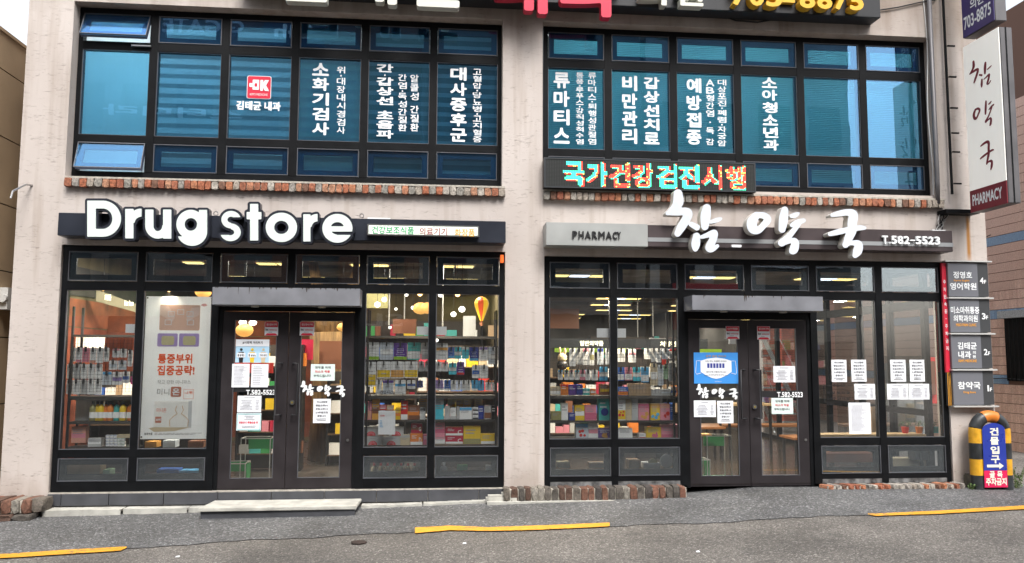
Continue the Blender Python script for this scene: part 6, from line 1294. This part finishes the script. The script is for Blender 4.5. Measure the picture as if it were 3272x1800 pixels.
for lb_, u0, v0, u1, v1, c in (('open cardboard carton with orange contents behind the low pane right of the middle pillar', 1885, 1480, 1934, 1497, 'cardboard'), ('plain cardboard carton in the low pane left of the right doors', 2010, 1470, 2046, 1497, 'cardboard'), ('white square tray in the low pane left of the right doors', 2058, 1480, 2110, 1497, 'white'),
    ('pale low carton in the low pane right of the middle pillar', 1782, 1478, 1822, 1497, 'beige'), ('large brown carton behind the lowest left pane', 212, 1478, 258, 1537, 'cardboard'), ('wide brown carton with a lid behind the lowest left pane', 259, 1478, 320, 1537, 'cardboard'), ('green and white tin behind the lowest left pane', 328, 1502, 350, 1537, 'light green'),
    ('bright blue long carton behind the lower second pane', 500, 1500, 570, 1537, 'blue'), ('second bright blue carton behind the lower second pane', 572, 1504, 637, 1537, 'sky blue'), ('orange lying carton on the shelf below the banner poster', 462, 1412, 500, 1431, 'amber'), ('blue carton on the shelf below the banner poster', 520, 1408, 560, 1431, 'pale'), ('red brown carton on the shelf below the banner poster', 600, 1410, 650, 1431, 'brown')):
    x0, x1, z0, z1 = rectpx(u0, v0, u1, v1, .14); single('carton', MB().box(x0, x1, .14, .34, z0, z1).box(x0+.01, x1-.01, .135, .14, z0+(z1-z0)*.4, z0+(z1-z0)*.55), pc(c), lb_, 'box', bevel=.003)
for lb_, cu, cv, rr2, c in (('round olive box standing on edge in the low pane left of the right doors', 2087, 1481, .07, 'olive'), ('large pale round tray leaning in the low pane left of the right doors', 2131, 1474, .1, 'silver')):
    x, z = at(cu, cv, .16); single('round_box', MB().disc(x, .16, z, rr2, 24, .2), pc(c), lb_, 'box')
for lb_, u0, v0, u1, v1, yy in (('blank white card stuck across the mullion left of the middle pillar', 1332, 1044, 1427, 1071, -.09), ('blank white card stuck across the mullion right of the middle pillar', 1907, 1050, 2000, 1079, -.09), ('blank white card on the glass of the leftmost shop window', 401, 1036, 434, 1064, -.09)):
    x0, x1, z0, z1 = rectpx(u0, v0, u1, v1, yy); single('card', MB().box(x0, x1, yy, yy+.003, z0, z1), M_PAPER, lb_, 'card')
t, x0, x1, z0, z1, y = sheet('white rounded price card with blue lines left of the middle pillar', 1209, 1313, 1263, 1389, y=-.1); w_, h_ = x1-x0, z1-z0
obj('print', lines(MB(), x0+w_*.1, x0+w_*.3, z0+h_*.3, z0+h_*.62, 5, y, .45), pc('sky blue'), t, kind='stuff'); obj('lettering', put(MB(), '치매', (x0+w_*.1, y, z0+h_*.75), w_*.25, h_*.08, 0, .02), M_RED, t)

# balloon lamp
GY, GR_, GB_ = mat('lit_yellow_paper', (.8, .5, .03), .5, emit=.3, ecol=(1, .6, .03)), mat('lit_red_paper', (.7, .08, .03), .5, emit=.25, ecol=(1, .08, .02)), mat('lit_buff_paper', (.6, .42, .2), .5, emit=.2, ecol=(1, .6, .25))
x, z = at(1539, 985, .5); t = thing('balloon_ornament', 'yellow and red striped hot air balloon ornament hanging left of the middle pillar', 'ornament', (x, .5, z-.3))
prof = [(.02, z-.20), (.03, z-.18), (.07, z-.08), (.105, z+.02), (.115, z+.07), (.10, z+.12), (.06, z+.16), (.01, z+.175)]; n = 16
for k in range(8):
    mb = MB()
    for i in range(len(prof)-1):
        for q in range(2):
            a0, a1 = 2*math.pi*(k*2+q)/n+.2, 2*math.pi*(k*2+q+1)/n+.2; (r0, z0_), (r1, z1_) = prof[i], prof[i+1]
            mb.quad((x+r0*math.cos(a0), .5+r0*math.sin(a0), z0_), (x+r0*math.cos(a1), .5+r0*math.sin(a1), z0_), (x+r1*math.cos(a1), .5+r1*math.sin(a1), z1_), (x+r1*math.cos(a0), .5+r1*math.sin(a0), z1_))
    obj('gore', mb, [GY, GR_, GY, GB_][k % 4], t)
obj('basket', MB().lathe(x, .5, [(.025, z-.27), (.03, z-.22)], 10), pc('brown'), t); obj('cord', MB().tube([(x, .5, z+.17), (x, .5, 3.7)], .003, 5), M_BLACK, t)

# ------------------------------------------------------------------ shop interiors
EW = mat('warm_tube', (1, .8, .4), .5, emit=1.1, ecol=(1, .74, .25)); EC = mat('cool_tube', (.9, .95, 1), .5, emit=1.1, ecol=(.8, .88, 1)); EG = mat('globe_glow', (1, 1, 1), .5, emit=1.5, ecol=(1, .97, .88)); EO = mat('spot_glow', (1, .6, .2), .5, emit=4, ecol=(1, .58, .2)); EP = mat('paper_lantern_glow', (.6, .3, .08), .5, emit=.42, ecol=(1, .5, .12))
def ceil(x, y, z, n, w_=.34, d=.26, pal=None, label='', watt=30):
    t = thing('ceiling_light', label, 'light', (x, y, z), 'tube lights on the shop ceilings')
    obj('housing', MB().box(x-w_*n/2-.02, x+w_*n/2+.02, y-d/2-.02, y+d/2+.02, z+.012, z+.07), M_LIP, t)
    for i in range(n): obj('tube_panel', MB().box(x-w_*n/2+i*w_+.02, x-w_*n/2+(i+1)*w_-.02, y-d/2, y+d/2, z, z+.012), (pal or [EW, EC, EW])[i % 3], t)
    k_ = n//2; area_lamp('tube_lamp', x-w_*n/2+(k_+.5)*w_, y, z-.004, w_-.05, d-.04, watt, (1, .9, .74), t)
for j, y in enumerate((1.1, 3.2, 6.1, 8.3, 10.6, 13.0, 15.4)):
    for i, x in enumerate((3.6, 5.7, 7.8)): ceil(x+[0, .6, -.3][j % 3], y, 3.18, 3, watt=30 if j == 0 else 14, label='yellow and white tube light, %s row back, %s from left in right shop' % (OD[j], OD[i]))
for j, y in enumerate((.8, 2.4, 4.6)):
    for i, x in enumerate((-3.1, -1.7, -.1, 1.4)): ceil(x+.2*j, y, 3.45, 1 if i == 0 else 2, pal=[EW, EW, EC], watt=30 if j == 0 else 14, label='square tube light, %s row back, %s from the left in the left shop' % (OD[j], OD[i]))
def globe(lb_, u, v, y, r, m, name='pendant_lamp', sq=1.0):
    x, z = at(u, v, y); t = thing(name, lb_, 'lamp', (x, y, z-r)); mb = MB(); lump(mb, (x, y, z), (r, r, r*sq), 14); obj('shade', mb, m, t, smooth=True); obj('cord', MB().tube([(x, y, z+r*sq), (x, y, 3.72)], .004, 5), M_BLACK, t); return t
for i, (u, v, y, r) in enumerate(((1206, 974, 2.2, .085), (1228, 958, 2.6, .075), (1225, 948, 3.2, .07), (1320, 984, 2.6, .06), (1476, 989, 1.8, .09), (1449, 1005, 2.4, .08), (1292, 1032, 3.6, .055), (1246, 1047, 4.2, .05), (1395, 1088, 1.6, .05), (1265, 988, 3.8, .045), (1299, 943, 3, .05), (1408, 943, 2, .07))): globe('white glowing globe lamp, %s of the cluster left of the middle pillar' % OD[i], u, v, y, r*.62, EG, sq=.9)
for i, (u, v) in enumerate(((776, 1031), (808, 1032))): globe('white glowing lamp, %s of two behind the left door' % OD[i], u, v, 1.6, .065, EG, sq=.7)
for lb_, u, v, y, r in (('orange paper lantern behind the upper left door glass', 781, 1056, 1.2, .14), ('orange banana shaped paper lamp behind the upper right door glass of the left pair', 1094, 1046, 1.5, .09), ('orange paper lantern behind the window right of left doors', 1344, 986, 2.4, .14), ('orange paper lantern beside the mullion left of the middle pillar', 1366, 985, 2.0, .13), ('flat orange paper lantern over the banner poster', 650, 933, 1.3, .13)): globe(lb_, u, v, y, r, EP, 'paper_lantern', .75)
for lb_, u, v, y_, w_ in (('glowing orange spotlight over the banner poster', 540, 925, -.13, 9), ('glowing orange spotlight right of the left doors', 1342, 939, -.045, 120), ('glowing orange spotlight left of the middle pillar', 1462, 941, -.045, 120), ('glowing orange spotlight right of the middle pillar, left one', 1940, 947, -.045, 120), ('glowing orange spotlight right of the middle pillar, right one', 1990, 947, -.045, 120), ('small added spotlight, unseen, lighting the goods in the leftmost shop window', 330, 922, -.045, 140)):  # the leftmost window's spotlight is added to light its goods
    t_ = globe(lb_, u, v, y_, .036, EO, 'spotlight'); l_ = bpy.data.lights.new('spot_lamp', 'SPOT'); l_.energy = w_; l_.spot_size = 2.5; l_.spot_blend = .7; l_.shadow_soft_size = .03; l_.color = (1, .84, .62); o_ = bpy.data.objects.new('spot_lamp', l_); col.objects.link(o_); o_.parent = t_; o_.location = (0, .0, -.01); o_.rotation_euler = (math.radians(9), 0, 0)
# back wall signs and panels
def far(label, u0, v0, u1, v1, y, c, name=None, cat=None, d=.04, m=None):
    name, cat = next(((n_, c_) for k_, n_, c_ in (('freezer', 'freezer', 'freezer'), ('cabinet', 'cabinet', 'cabinet'), ('boxes', 'planter_box', 'box'), ('speaker', 'speaker', 'speaker'), ('bags', 'plastic_bag', 'bag'), ('letter', 'notice', 'notice'), ('poster', 'poster', 'poster'), ('picture', 'picture', 'picture'), ('exit', 'exit_sign', 'sign'), ('strip', 'banner', 'banner'), ('case', 'display_case', 'case')) if k_ in label), ('notice_board', 'board'))
    x0, x1, z0, z1 = rectpx(u0, v0, u1, v1, y); return single(name, MB().box(x0, x1, y, y+d, z0, z1), m or pc(c), label, cat)
far('orange band on the wall behind the leftmost shop window', 216, 1010, 437, 1062, 2.2, 'orange', m=mat('burnt_orange_wall', (.45, .13, .04), .7, 0, .2, 2)); far('rust red display wall behind the leftmost grid', 210, 1078, 437, 1260, 2.2, 'red', m=mat('rust_red_wall', (.19, .045, .02), .7, 0, .4, 4))
t = thing('aisle_sign', 'grey slanted aisle beam with cosmetics lettering in the leftmost shop window', 'sign', (-3.2, 1.5, 2.9)); p0 = at(307, 926, 1.2); p1 = at(440, 975, 1.6); p2 = at(440, 1000, 1.6); p3 = at(307, 963, 1.2)
obj('beam', MB().quad((p3[0], 1.2, p3[1]), (p2[0], 1.6, p2[1]), (p1[0], 1.6, p1[1]), (p0[0], 1.2, p0[1])).quad((p0[0], 1.25, p0[1]), (p1[0], 1.65, p1[1]), (p2[0], 1.65, p2[1]), (p3[0], 1.25, p3[1])), mat('olive_grey_beam', (.22, .20, .13), .6), t)
x0, x1, z0, z1 = rectpx(340, 942, 361, 962, 1.27); obj('lettering', put(MB(), '화장품', (x0, 1.2, z0), x1-x0, z1-z0, 0, .03), mat('glowing_letters', (.9, .85, .6), .5, emit=1), t); x0, x1, z0, z1 = rectpx(399, 960, 428, 978, 1.4); obj('lettering', put(MB(), 'Hot Item', (x0, 1.38, z0), x1-x0, z1-z0, 0, .04), MC['glowing_letters'], t)
t = thing('aisle_sign', 'long black overhead sign beam with medicine lettering in the right shop', 'sign', (4.5, 3.4, 2.0)); x0, x1, z0, z1 = rectpx(1750, 1083, 2165, 1112, 3.4); obj('beam', MB().box(x0-.4, x1+.6, 3.4, 3.6, z0, z1), mat('slate_beam', (.05, .055, .065), .5), t)
mb = MB(); textpx(mb, '일반의약품', 1853, 1089, 1928, 1106, 3.39, 0, .03); textpx(mb, '처방전접수', 2109, 1091, 2196, 1108, 3.39, 0, .03); obj('lettering', mb, MC['glowing_letters'], t)
for lb_, u0, v0, u1, v1, y, c in (('white lit display cabinet with red striped awning in the leftmost shop window', 241, 1274, 331, 1346, .30, 'white'), ('green shelf strip seen behind the right hanging packs', 1772, 1113, 2000, 1126, 2.9, 'lime'), ('green shelf strip behind the blue mask poster', 2208, 1116, 2306, 1128, 3.2, 'lime'), ('white notice board tilted behind the leftmost grid', 242, 1076, 331, 1112, .8, 'white'),
     ('red strip with white lettering behind the left door papers', 720, 1160, 872, 1192, 1.0, 'red'), ('tall cream freezer inside the right shop', 2834, 1225, 2920, 1395, 2.0, 'grey'), ('white cold cabinet inside the right shop', 2925, 1225, 2975, 1395, 1.6, 'silver'), ('wooden door panel beside the cream freezer', 2786, 1300, 2806, 1400, 1.5, 'cardboard'), ('red framed display cabinet in the far right window', 2955, 1142, 2996, 1290, 1.2, 'red'), ('beige letter taped on the cream freezer', 2899, 1290, 2940, 1336, 1.9, 'beige'),
     ('black display case front in the far right window', 2966, 1155, 2990, 1262, 1.15, 'brown'), ('small green exit sign on the rear wall of the right shop', 2092, 1075, 2106, 1081, 10, 'teal')): far(lb_, u0, v0, u1, v1, y, c)
mb = MB(); textpx(mb, '숙변', 722, 1165, 742, 1182, .99, 0, .03); single('lettering_panel', mb, M_WHITE, 'white two syllable lettering on the red strip behind the left door', 'lettering')
# brown tree trunk column inside the left shop
t = thing('trunk_column', 'carved brown tree trunk column behind the left doors', 'column', (at(1050, 1400, 3.2)[0], 3.2, 0)); x = at(1050, 1400, 3.2)[0]; mw = mat('carved_bark', (.20, .12, .05), .8, 0, .6, 3, 1, 6, stretch=(6, 6, .5))
mb = MB().tube([(x, 3.2, 0), (x, 3.2, .8), (x+.02, 3.2, 1.5), (x, 3.2, 2.3)], [.38, .33, .34, .40], 14); obj('trunk', mb, mw, t, smooth=True)
for e in ((-.8, 3.3), (-.35, 3.6), (.5, 3.6), (1.0, 3.2)): obj('limb', MB().tube([(x, 3.2, 2.2), (x+e[0]*.5, 3.15, 2.7), (x+e[0], 3.1, e[1])], [.2, .13, .08], 10), mw, t, smooth=True)
# shelves of small goods deeper in the shops
N20 = ['first', 'second', 'third', 'fourth', 'fifth', 'sixth', 'seventh', 'eighth', 'ninth', 'tenth', 'eleventh', 'twelfth', 'thirteenth', 'fourteenth', 'fifteenth', 'sixteenth', 'seventeenth', 'eighteenth', 'nineteenth', 'twentieth', 'penultimate', 'last', 'endmost', 'outermost', 'farthest']
GC = ['red', 'white', 'yellow', 'blue', 'green', 'orange', 'beige', 'white', 'silver', 'teal', 'brown', 'pink', 'crimson', 'white', 'cardboard']
def aisle(label, xa, xb, y, zs, glabel, grp, dens=.15, hh=(.1, .22)):
    t = thing('aisle_shelf', label, 'shelf', ((xa+xb)/2, y, .02))
    for x in (xa, xb): obj('upright', MB().box(x-.015, x+.015, y, y+.35, .02, zs[-1]+.35), M_BLACK, t)
    obj('back_panel', MB().box(xa, xb, y+.34, y+.36, .02, zs[-1]+.35), mat('dark_back_panel', (.06, .05, .045), .7), t)
    for zi, z in enumerate(zs):
        nth = 0
        obj('shelf_board', MB().box(xa+.016, xb-.016, y+.002, y+.338, z-.02, z), mat('dark_wood_board', (.10, .06, .035), .6), t)
        x = xa+.04
        while x < xb-.1:
            w_ = R.uniform(.085, dens+.06); h_ = R.uniform(*hh)
            if R.random() < .85:
                gc = R.choice(GC); nth += 1
                single('small_goods_box', MB().box(x, x+w_, y+.03, y+.18, z+.001, z+h_).box(x+w_*.15, x+w_*.85, y+.028, y+.03, z+h_*.35, z+h_*.7), pc(gc), '%s carton, %s from left on board %s up, %s' % (gc, N20[nth-1], N20[zi], glabel), 'box', grp)
            x += w_+R.uniform(.004, .02)
aisle('dark aisle shelf of small goods behind the left door', -1.9, -.9, 1.6, [.3, .65, 1.0, 1.35, 1.7], 'behind the left door', 'cartons behind the left door')
aisle('dark aisle shelf of small goods behind the right door of the left pair', -.55, .75, 2.2, [.2, .55, .9, 1.25], 'behind the second door', 'cartons behind the second door')
aisle('dark aisle shelf deep in the right shop behind the grids', 3.0, 5.4, 2.7, [.5, .85, 1.2, 1.5], 'deep in right shop', 'cartons deep in the right shop', .14)
aisle('dark aisle shelf behind the grid goods in the leftmost window', -4.05, -2.0, 1.3, [.8, 1.25], 'behind leftmost window', 'cartons deep in the left shop')
aisle('dark aisle shelf behind the bays left of the middle pillar', .95, 2.45, 1.5, [.9, 1.3, 1.7], 'left of middle pillar', 'cartons behind the middle bays')
aisle('low aisle shelf behind the left door of the right pair', 5.0, 6.0, 3.0, [.85, 1.15], 'behind the third door', 'cartons behind the right doors')
aisle('tall rear wall shelf full of cartons at the back of the left shop', -1.1, 2.3, 5.9, [.5, .95, 1.4, 1.85, 2.3], 'rear of left shop', 'cartons at the rear of the left shop', .22, (.14, .3))
aisle('tall rear shelf of cartons halfway down the right shop', 5.6, 8.6, 10.5, [.6, 1.1, 1.6, 2.1], 'halfway down right shop', 'cartons halfway down the right shop', .25, (.15, .34))
for k, (x0, x1, y_, z_, r_, lb_) in enumerate([(-4, 2.4, 1.8, 3.55, .09, 'round grey duct along the ceiling front of the left shop'), (-4, 2.4, 3.9, 3.5, .12, 'wide grey duct across the ceiling rear of the left shop'), (2.7, 9, 5.0, 3.28, .07, 'thin grey duct across the right shop ceiling'), (2.7, 9, 9.4, 3.25, .1, 'wide grey duct deep in the right shop ceiling')]):
    single('ceiling_duct', MB().tube([(x0, y_, z_), (x1, y_, z_)], r_, 12), mat('zinc_duct', (.22, .22, .21), .45, .5, .2, 2), lb_, 'duct')
for k, (u, y_, v1) in enumerate(((2038, 5, 1078), (2087, 7, 1074), (1243, 1.9, 1040), (1414, 1.2, 1060), (1292, 3.4, 1030))):
    x_, z_ = at(u, v1, y_); single('hanging_rod', MB().tube([(x_, y_, z_), (x_, y_, 3.35)], .012, 6), M_LIP, 'thin pale rod, %s of five hanging from the shop ceilings' % OD[k], 'rod')
for k, (u0, v0, u1, v1, y_, c, lb_) in enumerate([(1165, 930, 1240, 985, 3.0, 'olive', 'olive banner board hung high right of the left doors'), (1255, 1020, 1330, 1066, 2.6, 'brown', 'brown board hung behind the globe lamps'), (1480, 1010, 1520, 1078, 1.6, 'silver', 'grey chart board under the balloon ornament'), (1560, 1040, 1600, 1080, 1.4, 'cardboard', 'wooden castle shaped board right of the balloon ornament'), (1750, 980, 1850, 1050, 9.5, 'brown', 'dark red brown board deep in the right shop'), (2330, 1040, 2366, 1100, 6, 'pale', 'pale blue board behind the third door'), (1020, 1090, 1100, 1180, 2.0, 'brown', 'brown framed picture behind the second door'), (955, 1085, 1000, 1150, 1.8, 'crimson', 'dark red poster behind the second door')]): far(lb_, u0, v0, u1, v1, y_, c)
# green framed display cubes
M_GRN = mat('leaf_green_board', (.03, .26, .08), .5)
def cubes(u0, v0, u1, v1, su, sv, y, side):
    x0, x1, z0, z1 = rectpx(u0, v0, u1, v1, y); z0 = .03; t = thing('display_cube', 'white framed glass display cube with green boards behind the %s door' % side, 'display stand', ((x0+x1)/2, y, .012)); fm = M_LIP; r = .006
    def cage(a, b, lo, hi, ya, yb):
        for x in (a, b):
            for yy in (ya, yb): obj('frame_bar', MB().box(x-r, x+r, yy-r, yy+r, lo, hi), fm, t)
            for z in (lo, hi): obj('frame_bar', MB().box(x-r, x+r, ya, yb, z-r, z+r), fm, t)
        for z in (lo, hi):
            for yy in (ya, yb): obj('frame_bar', MB().box(a, b, yy-r, yy+r, z-r, z+r), fm, t)
    xs1 = at(su, v1, y)[0]; zs1 = at(u0, sv, y)[1]
    cage(x0+(x1-x0)*.33, x1, z0, z1, y, y+.3); cage(x0-(x1-x0)*.12, xs1, z0, zs1, y-.02, y+.3)
    obj('green_board', MB().box(x0+(x1-x0)*.4, x1-.01, y+.29, y+.30, z1-.18, z1-.02), M_GRN, t); obj('green_board', MB().box(x0-(x1-x0)*.1, xs1-.01, y+.285, y+.295, zs1-.15, zs1-.01), M_GRN, t); obj('green_board', MB().box(x0-(x1-x0)*.1, x1-.01, y+.01, y+.29, z0+.003, z0+.012), M_GRN, t); obj('green_board', MB().box(xs1+.008, xs1+.014, y+.02, y+.28, z0+.02, zs1-.02), M_GRN, t)
cubes(722, 1402, 862, 1535, 783, 1482, .25, 'left'); cubes(2222, 1394, 2338, 1530, 2268, 1470, .25, 'right pair left')
single('orange_tag', MB().box(*(lambda a: (a[0], a[1]))(rectpx(2241, 1388, 2273, 1394, .3)[:2]), .28, .5, at(2250, 1394, .3)[1], at(2250, 1388, .3)[1]), pc('amber'), 'small orange box on top of the display cube behind the right doors', 'box')
# wooden tables, benches, pots inside the right shop
M_WOOD = mat('oiled_orange_wood', (.36, .15, .05), .4, 0, .3, 3, stretch=(1, 6, 6)); M_LW = mat('light_wood', (.50, .36, .20), .5, 0, .2, 4)
def table(lb_, x0, x1, y0, y1, z, m, name='table', cat='table'):
    t = thing(name, lb_, cat, ((x0+x1)/2, (y0+y1)/2, .012)); obj('top' if cat == 'table' else 'seat', MB().box(x0, x1, y0, y1, z-.04, z), m, t, bevel=.004)
    for x in (x0+.06, x1-.06):
        for y in (y0+.06, y1-.06): obj('leg', MB().box(x-.02, x+.02, y-.02, y+.02, .012, z-.04), M_BLACK, t)
table('light wood high table behind the right door', 6.6, 7.5, 2.6, 3.2, 1.02, M_LW); table('long orange wood bench behind the right doors', 6.5, 8.8, 3.6, 4.1, .55, M_WOOD, 'bench', 'bench'); table('long orange wood counter along the side glazing', 7.4, 8.9, 1.6, 2.2, .50, M_WOOD); table('dark wood window table in the window beside the right doors', 7.1, 8.95, .25, .6, .68, M_LW)
table('small orange stool behind the left door of the right pair', 5.9, 6.5, 2.4, 2.9, .62, M_WOOD, 'bench', 'bench')
def potplant(u, v, lb_, c):
    x, z = at(u, v, .42); t = thing('potted_plant', lb_, 'plant', (x, .42, .68)); r = .06; obj('pot', MB().lathe(x, .42, [(r*.7, .681), (r, .78), (r*.9, .782)], 14), pc(c), t); mb = MB()
    for k in range(46):
        a = R.uniform(0, 6.28); e = R.uniform(.2, 1.2); p = Vector((x, .42, .78)); q = p+Vector((math.cos(a)*.09*e, math.sin(a)*.07*e, R.uniform(.01, .09))); s_ = Vector((R.uniform(-1, 1), R.uniform(-1, 1), R.uniform(-.3, .8))).normalized()*.035; f_ = Vector((-s_.y, s_.x, .01))*.4
        mb.quad(q, q+s_*.5+f_, q+s_, q+s_*.5-f_)
    obj('leaves', mb, mat('pot_leaf', (.06, .13, .05), .6, 0, .4, 30), t, kind='stuff')
potplant(2893, 1388, 'leafy plant in a red pot, left one on the sill beside the far right window', 'red'); potplant(2938, 1388, 'leafy plant in an orange pot, middle one on the far right sill', 'orange'); potplant(2990, 1386, 'plant in a teal pot at the right end of the far right sill', 'teal')
far('dark brown boxes row behind the low pane beside the right doors', 2640, 1450, 2800, 1478, .3, 'brown', d=.3, m=mat('terracotta_planter', (.30, .12, .07), .8)); far('dark speaker box behind the rightmost low pane', 2925, 1440, 2972, 1472, .35, 'black', d=.2); far('pale plastic bags behind the rightmost low pane', 2850, 1465, 2960, 1495, .5, 'beige', d=.2)
